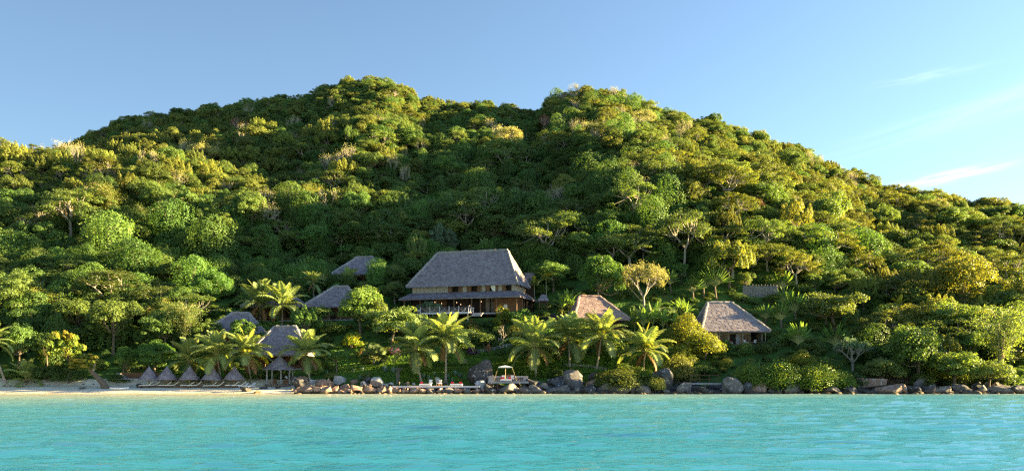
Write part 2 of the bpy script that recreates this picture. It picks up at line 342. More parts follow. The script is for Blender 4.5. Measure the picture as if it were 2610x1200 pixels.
# ------------------------------------------------------------------ plant meshes (unit size: 1 high, about 1 wide)
def unit(v): return v/np.maximum(np.linalg.norm(v, axis=1, keepdims=True), 1e-9)
def leafq(Cn, N, L, W, rng, up=0.0):
    """diamond leaves at Cn with face normals N"""
    n = len(Cn); N = unit(N); T = rng.normal(size=(n, 3)); T[:, 2] += up
    T = unit(T - N*(T*N).sum(1, keepdims=True)); B = np.cross(N, T)
    L = np.broadcast_to(L, (n,))[:, None]*rng.uniform(0.65, 1.3, (n, 1)); W = np.broadcast_to(W, (n,))[:, None]*rng.uniform(0.7, 1.2, (n, 1))
    Q = np.stack([Cn-T*L/2, Cn+B*W/2, Cn+T*L/2, Cn-B*W/2], 1)
    return Q.reshape(-1, 3)
def puff(p, r, n, rng, low=-0.35, out=1.0, rnd=0.7, shell=(0.72, 1.06)):
    d = unit(rng.normal(size=(int(n*1.7), 3))); d = d[d[:, 2] > low][:n]
    r = np.asarray(r, dtype=float)*np.ones(3)
    P = np.asarray(p) + d*r*rng.uniform(shell[0], shell[1], (len(d), 1))
    return P, d*out + rng.normal(size=d.shape)*rnd*0.6
def build_leaves(Ps, Ns, size, asp, rng, up=0.0):
    P = np.concatenate(Ps); N = np.concatenate(Ns)
    return leafq(P, N, size, size*asp, rng, up)
def finish(name, Q, leaf, wood_mb, wood):
    """returns (crown mesh, trunk mesh)"""
    Fc = np.arange(len(Q)).reshape(-1, 4)
    cm_ = mk_mesh(name+'_crown', Q, Fc, [leaf])
    tm_ = wood_mb.mesh(name+'_trunk', [wood]) if wood_mb and wood_mb.n else None
    return cm_, tm_
def limb(mb, a, b, r0, r1, rng, sag=0.08, seg=4, sides=5):
    a, b = np.array(a, float), np.array(b, float); L = np.linalg.norm(b-a); pts = []
    off = rng.normal(size=3)*L*sag
    for i in range(seg+1):
        t = i/seg; pts.append(a+(b-a)*t + off*math.sin(PI*t) + np.array([0, 0, -L*0.05*math.sin(PI*t)]))
    mb.tube(pts, [r0+(r1-r0)*i/seg for i in range(seg+1)], sides)
def t_broad(seed, leaf, n=9000, npf=80, size=0.031, flat=0.42, cz=0.58, low=0.0, prad=(0.055, 0.12), wood='bark'):
    rng = np.random.RandomState(seed); Ps, Ns, cs = [], [], []
    nh = rng.randint(3, 6); heads = [(np.array([rng.uniform(-.20, .20), rng.uniform(-.20, .20), rng.uniform(-0.12, 0.10)]), rng.uniform(0.19, 0.27)) for _ in range(nh)] + [(np.array([0, 0, 0.0]), 0.30)]
    for i in range(npf):
        d = unit(rng.normal(size=(1, 3)))[0]; d[2] = abs(d[2])*1.0 - 0.35*rng.rand() + low
        hc, hr = heads[i % len(heads)]; p = np.array([hc[0]+d[0]*hr, hc[1]+d[1]*hr, cz+(hc[2]+d[2]*hr)*(flat/0.42)])
        pr = rng.uniform(*prad); r = (pr, pr, pr*rng.uniform(0.62, 0.9)); cs.append(p)
        a, b = puff(p, r, n//npf, rng); Ps.append(a); Ns.append(b + np.array([0, 0, 0.25]))
    a, b = puff((0, 0, cz-0.04), (0.24, 0.24, flat*0.5), n//9, rng, -0.8); Ps.append(a); Ns.append(b)
    Q = build_leaves(Ps, Ns, size, 0.62, rng)
    mb = MB(); top = (rng.uniform(-.04, .04), rng.uniform(-.04, .04), cz-0.22)
    mb.tube([(0, 0, -0.05), (0.01, 0, 0.12), top], [0.035, 0.024, 0.018], 7)
    for p in cs[::4]: limb(mb, top, p, 0.013, 0.004, rng)
    return finish('tree', Q, M[leaf], mb, M[wood])
def t_umbrella(seed, leaf, n=6200, npf=44, size=0.034, top=0.86, wood='bark_pale', spread=0.46, dens=1.0):
    rng = np.random.RandomState(seed); Ps, Ns, cs = [], [], []
    for i in range(npf):
        r = math.sqrt((i+0.5)/npf)*spread*rng.uniform(0.85, 1.05); th = i*2.399+rng.uniform(-.3, .3)
        z = top - (r/spread)**2*0.34*rng.uniform(0.5, 1.3) + rng.uniform(-0.08, 0.05) - (0.16 if i % 4 == 0 else 0)
        p = np.array([r*math.cos(th), r*math.sin(th), z]); cs.append(p); pr = rng.uniform(0.07, 0.14)
        a, b = puff(p, (pr, pr, pr*0.6), int(n*dens)//npf, rng, -0.5, 0.7, 0.8, (0.3, 1.05)); Ps.append(a); Ns.append(b+np.array([0, 0, 0.9]))
    Q = build_leaves(Ps, Ns, size, 0.5, rng)
    mb = MB(); f = np.array([rng.uniform(-.04, .04), rng.uniform(-.04, .04), 0.36])
    mb.tube([(0, 0, -0.05), (0.02, 0.01, 0.17), f], [0.030, 0.022, 0.018], 7)
    forks = []
    for k in range(5):
        th = k*1.256+rng.uniform(-.4, .4); q = f+np.array([math.cos(th)*0.16, math.sin(th)*0.16, rng.uniform(0.14, 0.26)]); forks.append(q); limb(mb, f, q, 0.015, 0.009, rng)
    for p in cs:
        q = min(forks, key=lambda v: np.linalg.norm(v-p)); limb(mb, q, p, 0.007, 0.002, rng, 0.06, 3, 4)
    return finish('tree', Q, M[leaf], mb, M[wood])
def t_vine(seed, leaf, n=8500, size=0.028):
    """a tree smothered in creeper: domed head with folds that hang to the ground"""
    rng = np.random.RandomState(seed); Ps, Ns = [], []
    heads = [(rng.uniform(-.22, .22), rng.uniform(-.18, .18), rng.uniform(0.55, 1.0), rng.uniform(0.16, 0.26)) for _ in range(5)]
    heads[0] = (rng.uniform(-.08, .08), 0, 1.0, 0.27)
    for hx, hy, hh, hr in heads:
        m_ = int(n/5*(hr/0.22)); th = rng.uniform(0, 2*PI, m_); s = rng.rand(m_)**0.8
        fold = 1 + 0.26*np.sin(th*5+hh*9+1.5*np.sin(s*6)) + 0.15*np.sin(th*12+hx*40+s*4)
        dome = s < 0.42; a = np.minimum(s/0.42, 1)*PI/2
        r = hr*fold*np.where(dome, np.sin(a), 1+0.35*(s-0.42)+0.1*np.sin(s*17+th*3))
        z = np.where(dome, hh-hr*0.8+hr*0.8*np.cos(a), (hh-hr*0.8)*(1-(s-0.42)/0.58))
        z = z + rng.normal(size=m_)*0.012
        P = np.stack([hx+r*np.cos(th), hy+r*np.sin(th), z], 1)+rng.normal(size=(m_, 3))*0.012
        N = np.stack([np.cos(th), np.sin(th), np.where(dome, 1.2*np.cos(a), 0.25)], 1)+rng.normal(size=(m_, 3))*0.45
        Ps.append(P); Ns.append(N)
        for _ in range(9):        # loose trailing strands
            t0 = rng.uniform(0, 2*PI); k = 40; ss = rng.rand(k); rr = hr*(1.1+0.1*rng.rand())
            P = np.stack([hx+rr*math.cos(t0)+rng.normal(size=k)*0.012, hy+rr*math.sin(t0)+rng.normal(size=k)*0.012, hh-hr*0.5-ss*rng.uniform(0.15, 0.4)], 1)
            Ps.append(P); Ns.append(np.tile([math.cos(t0), math.sin(t0), 0.3], (k, 1))+rng.normal(size=(k, 3))*0.5)
    Q = build_leaves(Ps, Ns, size, 0.8, rng)
    mb = MB(); mb.tube([(0, 0, -0.05), (0, 0, 0.4), (0.02, 0, 0.8)], [0.035, 0.025, 0.01], 6)
    for hx, hy, hh, hr in heads[1:]: limb(mb, (0, 0, 0.3), (hx, hy, hh-0.1), 0.015, 0.006, rng)
    return finish('tree', Q, M[leaf], mb, M['bark'])
def t_tuft(seed, leaf, n=7000, size=0.036):
    """crown of upright pointed tufts"""
    rng = np.random.RandomState(seed); Ps, Ns, cs = [], [], []
    for i in range(44):
        d = unit(rng.normal(size=(1, 3)))[0]; d[2] = abs(d[2])-0.45*rng.rand()
        p = np.array([d[0]*0.38, d[1]*0.38, 0.52+d[2]*0.30]); cs.append(p); k = n//44; s = rng.rand(k)
        pr = rng.uniform(0.07, 0.11)*(1-s*0.8); th = rng.uniform(0, 2*PI, k); h = rng.uniform(0.14, 0.22)
        lean = d[:2]*0.25
        P = np.stack([p[0]+pr*np.cos(th)+lean[0]*s*h, p[1]+pr*np.sin(th)+lean[1]*s*h, p[2]-0.04+s*h], 1)
        Ps.append(P); Ns.append(np.stack([np.cos(th), np.sin(th), 0.5*np.ones(k)], 1)+rng.normal(size=(k, 3))*0.35)
    Q = build_leaves(Ps, Ns, size, 0.5, rng, 1.5)
    mb = MB(); mb.tube([(0, 0, -0.05), (0, 0.01, 0.15), (0.02, 0, 0.38)], [0.032, 0.022, 0.016], 6)
    for p in cs[::5]: limb(mb, (0.02, 0, 0.36), p, 0.012, 0.004, rng)
    return finish('tree', Q, M[leaf], mb, M['bark'])
def branches(mb, tips, p, d, L, r, depth, rng, spread=0.55, sides=5, up=0.12):
    e = p + d*L; mid = p+d*L*0.5+rng.normal(size=3)*L*0.06
    mb.tube([p, mid, e], [r, r*0.85, r*0.68], sides if depth > 1 else 4)
    if depth == 0: tips.append(e); return
    for k in range(3 if rng.rand() < 0.55 else 2):
        nd = unit((d + rng.normal(size=3)*spread + np.array([0, 0, up]))[None])[0]
        branches(mb, tips, e, nd, L*rng.uniform(0.62, 0.82), r*0.62, depth-1, rng, spread, sides, up)
def t_bare(seed, leaf, n=900, wood='bark_pale', depth=5, size=0.03, spread=0.5, forks=5, r0=0.022, pu=0.045, asp=0.5):
    """a thinly leaved tree whose pale limbs show"""
    rng = np.random.RandomState(seed); mb = MB(); tips = []
    mb.tube([(0, 0, -0.05), (0.01, 0, 0.10), (0.0, 0.01, 0.20)], [r0*1.4, r0*1.1, r0], 7)
    for k in range(forks):
        th = k*2*PI/forks+rng.uniform(-.4, .4); d = unit(np.array([[math.cos(th)*0.8, math.sin(th)*0.8, 1.0]]))[0]
        branches(mb, tips, np.array([0, 0.01, 0.20]), d, 0.22, r0*0.7, depth-1, rng, spread)
    T = np.array(tips); zmax = T[:, 2].max(); wmax = np.abs(T[:, :2]).max()
    P = T[rng.randint(0, len(T), n)] + rng.normal(size=(n, 3))*pu
    Q = leafq(P, rng.normal(size=(n, 3))+np.array([0, 0, 0.6]), size, size*asp, rng) if n else np.zeros((4, 3))
    s = np.array([0.5/wmax, 0.5/wmax, 1/zmax]); Q = Q*s; mb.V = [np.asarray(v)*s for v in mb.V]
    return finish('tree', Q, M[leaf], mb, M[wood])
def t_pine(seed, leaf, n=5200):
    rng = np.random.RandomState(seed); Ps, Ns = [], []
    for i in range(60):
        s = rng.rand(); th = rng.uniform(0, 2*PI); R = 0.5*(0.35+0.65*math.sin(PI*min(1, 0.25+s*0.75)))*rng.uniform(0.5, 1)
        p0 = np.array([0, 0, 0.12+s*0.55]); p1 = np.array([R*math.cos(th), R*math.sin(th), 0.24+s*0.72])
        k = n//60; t = rng.rand(k)**0.6; P = p0+(p1-p0)*t[:, None]+rng.normal(size=(k, 3))*(0.035)
        Ps.append(P); Ns.append(rng.normal(size=(k, 3)))
    Q = build_leaves(Ps, Ns, 0.055, 0.34, rng, 2.0)
    mb = MB(); mb.tube([(0, 0, -0.05), (0, 0, 0.4), (0, 0, 0.9)], [0.03, 0.02, 0.004], 6)
    return finish('tree', Q, M[leaf], mb, M['bark'])
def t_bush(seed, leaf, n=2600, size=0.06, npf=16, asp=0.6):
    rng = np.random.RandomState(seed); Ps, Ns = [], []
    for i in range(npf):
        th = rng.uniform(0, 2*PI); r = 0.34*math.sqrt(rng.rand()); z = 0.62*(1-(r/0.42)**2)*rng.uniform(0.5, 1.05)
        pr = rng.uniform(0.15, 0.24)
        a, b = puff((r*math.cos(th), r*math.sin(th), z), (pr, pr, pr*0.95), n//npf, rng, -0.6); Ps.append(a); Ns.append(b+np.array([0, 0, 0.3]))
    Q = build_leaves(Ps, Ns, size, asp, rng); Q[:, 2] = np.maximum(Q[:, 2], -0.05)
    mb = MB()
    for k in range(4): limb(mb, (0, 0, -0.08), (0.2*math.cos(k*1.6), 0.2*math.sin(k*1.6), 0.5), 0.02, 0.006, rng)
    return finish('bush', Q, M[leaf], mb, M['bark'])
def t_bamboo(seed, leaf='leaf_feather', n=5200):
    rng = np.random.RandomState(seed); Ps, Ns = [], []; mb = MB()
    for i in range(26):
        th = rng.uniform(0, 2*PI); R = rng.uniform(0.15, 0.5); H = rng.uniform(0.62, 0.98); pts = []
        for t in np.linspace(0, 1, 7): pts.append(np.array([math.cos(th)*R*t**2.2, math.sin(th)*R*t**2.2, H*(math.sin(t*1.75)/math.sin(1.57))]))
        mb.tube(pts, [0.009, 0.008, 0.007, 0.006, 0.005, 0.003, 0.0015], 4); pts = np.array(pts)
        k = n//26; t = 0.3+0.7*rng.rand(k)**0.7; ix = t*6; i0 = np.minimum(ix.astype(int), 5); P = pts[i0]+(pts[i0+1]-pts[i0])*(ix-i0)[:, None]+rng.normal(size=(k, 3))*0.045; P[:, 2] -= np.abs(rng.normal(size=k))*0.03
        Ps.append(P); Ns.append(rng.normal(size=(k, 3))+np.array([0, 0, 0.5]))
    Q = build_leaves(Ps, Ns, 0.042, 0.28, rng)
    return finish('bamboo', Q, M[leaf], mb, M['bamboo_pole'])

def blade(L, W, th0, th1, segs=7, fold=0.25, petiole=0.0, prad=0.012, taper=1.0, tears=False, rng=None):
    """long broad leaf growing along +X with an arching midrib; returns (quads, rib points)"""
    pts = [np.zeros(3)]; p = np.zeros(3); n = segs+4
    for i in range(n):
        t = (i+0.5)/n; a = th0+(th1-th0)*t**1.3; p = p+np.array([math.cos(a), 0, math.sin(a)])*L/n; pts.append(p.copy())
    pts = np.array(pts); Q = []
    s0 = petiole
    ss = np.linspace(s0, 1, segs+1)
    def P(s): x = s*n; i = min(int(x), n-1); return pts[i]+(pts[i+1]-pts[i])*(x-i)
    def w(s): u = (s-s0)/(1-s0+1e-9); return W*0.5*(math.sin(PI*min(1, max(0, u))**0.7)**0.7 if 0 < u < 1 else 0.04)
    for i in range(segs):
        a, b = P(ss[i]), P(ss[i+1]); wa, wb = w(ss[i]), w(ss[i+1])
        for sd in (-1, 1):
            gap = 0.0
            if tears and rng is not None: gap = rng.uniform(0.0, 0.35)
            c = b + np.array([0, sd*wb, -wb*fold]); d = a + np.array([0, sd*wa, -wa*fold])
            if gap: c = c + (d-c)*gap*0.5
            Q += [a, b, c, d]
    return np.array(Q), pts
def rib(mb, pts, r, k=None): mb.tube([tuple(p) for p in pts[::2]], [r*(1-0.8*i/max(1, len(pts[::2])-1)) for i in range(len(pts[::2]))], 4, 1)
def frond_mesh(th0, th1, leaf, seed, L=1.0, nl=50, ll=0.25, wl_=0.017, droop=0.45):
    rng = np.random.RandomState(seed); n = 14; pts = [np.zeros(3)]; p = np.zeros(3)
    for i in range(n):
        a = th0+(th1-th0)*((i+0.5)/n)**1.25; p = p+np.array([math.cos(a), 0, math.sin(a)])*L/n; pts.append(p.copy())
    pts = np.array(pts); Q = []
    for i in range(nl):
        s = 0.14+0.85*i/nl; x = s*n; k = min(int(x), n-1); c = pts[k]+(pts[k+1]-pts[k])*(x-k); d = (pts[k+1]-pts[k]); d /= np.linalg.norm(d)
        upv = np.cross(d, [0, 1, 0]); upv = upv if upv[2] > 0 else -upv
        le = ll*(math.sin(PI*min(1, 0.12+s*0.86))**0.6)*rng.uniform(0.85, 1.1)
        for sd in (-1, 1):
            v = np.array([0, sd, 0])*0.85+d*0.55+upv*0.18+rng.normal(size=3)*0.05; v /= np.linalg.norm(v)
            m1 = c+v*le*0.5; v2 = v+np.array([0, 0, -droop*1.6]); v2 /= np.linalg.norm(v2); e = m1+v2*le*0.55
            w = d*wl_
            Q += [c-w*0.5, c+w*0.5, m1+w*0.7, m1-w*0.7, m1-w*0.7, m1+w*0.7, e+w*0.2, e-w*0.1]
    mb = MB(); mb.quads(Q, 0); mb.tube([tuple(q) for q in pts[::2]], [0.011*(1-0.85*i/7) for i in range(8)], 4, 1)
    return mb.mesh('frond', [M[leaf], M['rachis']])
D2R = math.radians
FR = [frond_mesh(D2R(a), D2R(b), 'frond', i) for i, (a, b) in enumerate([(82, 50), (68, 12), (52, -25), (36, -55), (16, -75), (-12, -84), (-40, -88)])]
FR_SUNLIT = [frond_mesh(D2R(a), D2R(b), 'frond_sunlit', i+20) for i, (a, b) in enumerate([(84, 62), (66, 10), (40, -45), (16, -72)])]
FRB = [frond_mesh(D2R(-30), D2R(-88), 'frond_brown', 31)]
def banana_mesh(seed, th0, th1, W=0.2, pet=0.25, leaf='banana_leaf', tears=True):
    rng = np.random.RandomState(seed); Q, pts = blade(1, W, th0, th1, 9, 0.3, pet, tears=tears, rng=rng)
    mb = MB(); mb.quads(Q, 0); mb.tube([tuple(p) for p in pts[::2]], [0.016*(1-0.8*i/6) for i in range(len(pts[::2]))], 4, 1)
    return mb.mesh('leaf', [M[leaf], M['rachis']])
TRAV = [banana_mesh(41, D2R(4), D2R(-14), 0.23, 0.40), banana_mesh(42, D2R(6), D2R(-34), 0.22, 0.40)]
BAN = [banana_mesh(43, D2R(84), D2R(66)), banana_mesh(44, D2R(74), D2R(18)), banana_mesh(45, D2R(58), D2R(-35))]
def fan_mesh(seed):
    rng = np.random.RandomState(seed); mb = MB(); mb.tube([(0, 0, 0), (0.28, 0, 0.02), (0.52, 0, 0.0)], [0.016, 0.012, 0.008], 4, 1); Q = []
    c = np.array([0.5, 0, 0.0])
    for i in range(24):
        a = D2R(-115+230*i/23); d = np.array([math.cos(a), math.sin(a), 0.10*math.cos(a*2)]); e = c+d*0.5*rng.uniform(0.92, 1.05)+np.array([0, 0, -0.04])
        s = np.array([-math.sin(a), math.cos(a), 0.0])
        Q += [c, c+d*0.28+s*0.058, e, c+d*0.28-s*0.058+np.array([0, 0, 0.02])]
    mb.quads(Q, 0); return mb.mesh('leaf', [M['fan_leaf'], M['rachis']])
FAN = fan_mesh(50)

PR = {}
def protos(kind, lst): PR[kind] = lst
protos('broad', [t_broad(s, 'leaf_green') for s in (1, 2, 3, 101, 102)])
protos('broad_dark', [t_broad(s, 'leaf_dark') for s in (4, 5, 6, 104)])
protos('broad_olive', [t_broad(s, 'leaf_olive') for s in (7, 8, 9, 107)])
protos('mango', [t_broad(s, 'leaf_mango', 9500, 62, 0.032, 0.50, 0.50, -0.05, (0.09, 0.14)) for s in (10, 11)])
protos('bright', [t_broad(12, 'leaf_bright', 5200, 40, 0.045, 0.44, 0.56, -0.1)])
protos('umbrella', [t_umbrella(s, 'leaf_feather') for s in (13, 14, 15)])
protos('umbrella_olive', [t_umbrella(s, 'leaf_olive') for s in (16, 17)])
protos('vine', [t_vine(s, 'leaf_vine') for s in (18, 19, 20, 21)])
protos('tuft', [t_tuft(s, 'leaf_tuft') for s in (22, 23, 24)])
protos('bare', [t_bare(25, 'leaf_dry', 500), t_bare(26, 'leaf_dry', 900)])
protos('pale_open', [t_bare(27, 'leaf_dry', 7500, size=0.032, pu=0.035)])
protos('dead', [t_bare(28, 'leaf_dry', 0, depth=4, spread=0.75, forks=3, r0=0.03)])
protos('pink', [t_bare(29, 'leaf_pink', 1500, size=0.036)])
protos('rust', [t_broad(30, 'leaf_rust', 2200)])
protos('pine', [t_tuft(31, 'leaf_pine')])
protos('casuarina', [t_broad(32, 'leaf_grey', 7000, 46, 0.03, 0.5, 0.5, -0.2, (0.06, 0.11)), t_tuft(33, 'leaf_feather')])
protos('dome_olive', [t_broad(150, 'leaf_tuft', 12000, 90, 0.028, 0.50, 0.49, -0.2, (0.07, 0.12))])
protos('bright_full', [t_broad(112, 'leaf_bright', 8000, 56, 0.036, 0.5, 0.48, -0.3, (0.08, 0.14))])
protos('bush', [t_bush(s, 'leaf_green') for s in (34, 35)])
protos('bush_dark', [t_bush(36, 'leaf_dark'), t_bush(136, 'leaf_dark')])
protos('bush_bright', [t_bush(37, 'leaf_bright')])
protos('bush_yellow', [t_bush(38, 'leaf_yellow', 2600, 0.08, 16, 0.35)])
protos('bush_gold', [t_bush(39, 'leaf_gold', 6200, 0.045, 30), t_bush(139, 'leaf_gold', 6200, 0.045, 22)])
protos('bush_bougain', [t_bush(40, 'leaf_bougain')])
protos('bush_orange', [t_bush(41, 'leaf_orange')])
protos('bush_big', [t_bush(42, 'leaf_thicket', 9000, 0.036, 60)])
protos('bush_mixed', [t_bush(43, 'leaf_olive', 6000, 0.045, 30)])
protos('almond', [t_broad(44, 'leaf_almond', 4200, 30, 0.05, 0.45, 0.55, -0.15)])
protos('bamboo', [t_bamboo(45), t_bamboo(46, 'leaf_tuft')])
protos('frangipani', [t_bare(47, 'leaf_grey', 1600, 'bark_pale', 4, 0.075, 0.42, 5, 0.03, 0.03, 0.3)])
protos('small_tree', [t_broad(48, 'leaf_bright', 4500, 34, 0.04, 0.34, 0.62, -0.05)])
protos('feather_full', [t_broad(49, 'leaf_feather', 5600, 44, 0.04, 0.48, 0.5, -0.3, (0.09, 0.15)), t_broad(149, 'leaf_green', 5600, 44, 0.04, 0.48, 0.5, -0.3, (0.09, 0.15))])

NAME = dict(broad='broadleaf_tree', broad_dark='broadleaf_tree', broad_olive='broadleaf_tree', mango='mango_tree', bright='broadleaf_tree', umbrella='umbrella_tree', umbrella_olive='umbrella_tree',
            vine='vine_covered_tree', tuft='tufted_tree', bare='bare_tree', pale_open='pale_tree', dead='dead_tree', pink='pink_tree', rust='rust_brown_tree', pine='pine_tree', casuarina='casuarina_tree',
            bush='bush', bush_dark='bush', bush_bright='bush', bush_yellow='croton_bush', bush_gold='bush', bush_bougain='bougainvillea', bush_orange='flowering_bush', bush_big='almond_thicket', bush_mixed='bush',
            almond='almond_tree', bamboo='bamboo_clump', frangipani='frangipani_tree', small_tree='broadleaf_tree', feather_full='feathery_tree', bright_full='broadleaf_tree', dome_olive='domed_tree')
_count = {}
def plant(kind, loc, w, h, rot, label, cat='tree', group=None, depth=None, tilt=None):
    i = _count.get(kind, 0); _count[kind] = i+1
    cm_, tm_ = PR[kind][i % len(PR[kind])]
    nm = NAME[kind]; o = thing(nm, label, cat, loc, rot, group); o.scale = (w, depth or w, h)
    if tilt: o.rotation_euler = (tilt[0], tilt[1], rot)
    isb = cat == 'bush'
    if kind != 'dead': link('foliage' if isb else ('culm_foliage' if kind == 'bamboo' else 'crown'), cm_, o)
    if tm_: link('stem' if isb else ('culm' if kind == 'bamboo' else 'trunk'), tm_, o)
    return o
def plant_px(kind, px, py, wpx, hpx, label, cat='tree', rot=None, group=None, sink=0.3, depth=None, fwd=0.0):
    g = ground(px, py); s = g.y/F; w = wpx*s
    rr = rot if rot is not None else (px*7.13) % 6.28
    return plant(kind, (g.x, g.y-fwd, g.z-sink*0.3), w, hpx*s, rr, label, cat, group, depth and depth*w)
# ------------------------------------------------------------------ building sites (flat pads cut into the slope)
def site(pxl, pxr, row, above):
    pc = (pxl+pxr)/2; g = ground(pc, row, above, terr0); return g
HUTS = dict(
    h2=dict(L=842, R=968, row=697, rl=897, rr=938, rrow=651, ab=3.0, rot=-0.10),
    h3=dict(L=767, R=906, row=780, rl=836, rr=872, rrow=727, ab=3.0, rot=-0.10),
    h4=dict(L=611, R=765, row=780, rl=669, rr=706, rrow=733, ab=3.2, rot=-0.06),
    h5=dict(L=512, R=650, row=848, rl=572, rr=616, rrow=796, ab=3.2, rot=-0.05),
    h6=dict(L=628, R=783, row=903, rl=681, rr=737, rrow=831, ab=2.8, rot=-0.05),
    h8=dict(L=1462, R=1608, row=812, rl=1489.5, rr=1543, rrow=752, ab=2.8, rot=0.16),
    h9=dict(L=1786, R=1968, row=842, rl=1822.6, rr=1887, rrow=768, ab=2.9, rot=0.10),
)
for k, h in HUTS.items():
    g = site(h['L'], h['R'], h['row'], h['ab']); h['g'] = g; s = g.y/F
    h['w'] = (h['R']-h['L'])*s; h['h'] = (h['row']-h['rrow'])*s*1.02; h['ze'] = CAMZ+(HZ-h['row'])*s
    h['d'] = min(h['w']*0.72, 9.5); h['zf'] = h['ze']-h['ab']
    PADS.append((g.x, g.y+h['d']/2, h['w']/2+0.5, h['d']/2+0.3, h['zf']-0.25, h['rot']))
LX, LY, LROT = 1.27, 193.0, D2R(-16.7)      # front right corner of the lodge's big roof
LDIR = Vector((-math.cos(D2R(16.7)), math.sin(D2R(16.7)), 0)); LBACK = Vector((math.sin(D2R(16.7)), math.cos(D2R(16.7)), 0))
lc = Vector((LX, LY, 0)) + LDIR*13.7 + LBACK*4.5
PADS.append((lc.x, lc.y, 15.2, 7.0, 16.3, LROT))

# ------------------------------------------------------------------ terrain, beach, sea
def grid_mesh(name, xs, ys, zf, mats, smooth=True):
    X, Y = np.meshgrid(xs, ys); Z = zf(X, Y); V = np.stack([X, Y, Z], -1).reshape(-1, 3); nx = len(xs); ny = len(ys)
    i = np.arange(nx*ny).reshape(ny, nx); Fc = np.stack([i[:-1, :-1], i[:-1, 1:], i[1:, 1:], i[1:, :-1]], -1).reshape(-1, 4)
    return mk_mesh(name, V, Fc, mats, None, smooth)
def soil_mat():
    m, n, l = M_new('hillside'); b = n['Principled BSDF']; b.inputs['Roughness'].default_value = 0.95; b.inputs['Specular IOR Level'].default_value = 0.1
    g = n.new('ShaderNodeNewGeometry'); nt = n.new('ShaderNodeTexNoise'); nt.inputs['Scale'].default_value = 0.35; nt.inputs['Detail'].default_value = 8; l.new(g.outputs['Position'], nt.inputs['Vector'])
    r = n.new('ShaderNodeValToRGB'); r.color_ramp.elements[0].position = 0.35; r.color_ramp.elements[0].color = (0.04, 0.08, 0.02, 1); r.color_ramp.elements[1].position = 0.72; r.color_ramp.elements[1].color = (0.07, 0.06, 0.028, 1)
    e = r.color_ramp.elements.new(0.55); e.color = (0.06, 0.13, 0.026, 1)
    l.new(nt.outputs[0], r.inputs[0])
    sp = n.new('ShaderNodeSeparateXYZ'); l.new(g.outputs['Position'], sp.inputs[0])
    mr = n.new('ShaderNodeMapRange'); mr.inputs[1].default_value = 1.3; mr.inputs[2].default_value = 0.9; mr.inputs[3].default_value = 0; mr.inputs[4].default_value = 1; l.new(sp.outputs[2], mr.inputs[0])
    n2 = n.new('ShaderNodeTexNoise'); n2.inputs['Scale'].default_value = 1.6; n2.inputs['Detail'].default_value = 8; l.new(g.outputs['Position'], n2.inputs['Vector'])
    r2 = n.new('ShaderNodeValToRGB'); r2.color_ramp.elements[0].position = 0.35; r2.color_ramp.elements[0].color = (0.035, 0.03, 0.028, 1); r2.color_ramp.elements[1].position = 0.7; r2.color_ramp.elements[1].color = (0.16, 0.12, 0.09, 1)
    l.new(n2.outputs[0], r2.inputs[0])
    mx = n.new('ShaderNodeMix'); mx.data_type = 'RGBA'; l.new(mr.outputs[0], mx.inputs[0]); l.new(r.outputs[0], mx.inputs[6]); l.new(r2.outputs[0], mx.inputs[7]); l.new(mx.outputs[2], b.inputs['Base Color'])
    bp = n.new('ShaderNodeBump'); bp.inputs['Strength'].default_value = 0.9; bp.inputs['Distance'].default_value = 0.4; l.new(n2.outputs[0], bp.inputs['Height']); l.new(bp.outputs[0], b.inputs['Normal'])
    return m
soil = soil_mat()
def zt(X, Y):
    z = terr(X, Y)
    rough = np.clip(1-np.abs(Y-161)/14.0, 0, 1)*np.clip((X+38)/6.0, 0, 1)
    z = z + rough*(0.35*np.sin(X*1.3+Y*0.9)+0.25*np.sin(X*2.9-Y*1.7)+0.15*np.sin(X*0.5+Y*3.1))
    return np.where((X < -36) & (Y > 150) & (Y < 167), z-0.12, z)
ys = np.concatenate([np.arange(120, 180, 0.7), np.arange(180, 260, 1.2), np.arange(260, 560, 2.5), np.arange(560, 1000, 20)])
xs = np.concatenate([np.arange(-700, -180, 12), np.arange(-180, 180, 1.2), np.arange(180, 560, 6)])
tag(link('hillside', grid_mesh('hillside', xs, ys, zt, [soil])), 'steep jungle hillside rising from the shore to two peaks', None, None, 'structure')

def sand_mat():
    m, n, l = M_new('sand'); b = n['Principled BSDF']; b.inputs['Roughness'].default_value = 0.9; b.inputs['Specular IOR Level'].default_value = 0.15
    g = n.new('ShaderNodeNewGeometry'); sp = n.new('ShaderNodeSeparateXYZ'); l.new(g.outputs['Position'], sp.inputs[0])
    nt = n.new('ShaderNodeTexNoise'); nt.inputs['Scale'].default_value = 0.7; nt.inputs['Detail'].default_value = 9; l.new(g.outputs['Position'], nt.inputs['Vector'])
    r = n.new('ShaderNodeValToRGB'); r.color_ramp.elements[0].position = 0.3; r.color_ramp.elements[0].color = (0.62, 0.55, 0.43, 1); r.color_ramp.elements[1].position = 0.65; r.color_ramp.elements[1].color = (0.78, 0.71, 0.58, 1); l.new(nt.outputs[0], r.inputs[0])
    mr = n.new('ShaderNodeMapRange'); mr.inputs[1].default_value = 0.16; mr.inputs[2].default_value = 0.04; l.new(sp.outputs[2], mr.inputs[0])
    mx = n.new('ShaderNodeMix'); mx.data_type = 'RGBA'; l.new(mr.outputs[0], mx.inputs[0]); l.new(r.outputs[0], mx.inputs[6]); mx.inputs[7].default_value = (0.34, 0.27, 0.17, 1); l.new(mx.outputs[2], b.inputs['Base Color'])
    n2 = n.new('ShaderNodeTexNoise'); n2.inputs['Scale'].default_value = 2.5; n2.inputs['Detail'].default_value = 6; l.new(g.outputs['Position'], n2.inputs['Vector'])
    bp = n.new('ShaderNodeBump'); bp.inputs['Strength'].default_value = 0.5; bp.inputs['Distance'].default_value = 0.15; l.new(n2.outputs[0], bp.inputs['Height']); l.new(bp.outputs[0], b.inputs['Normal'])
    return m
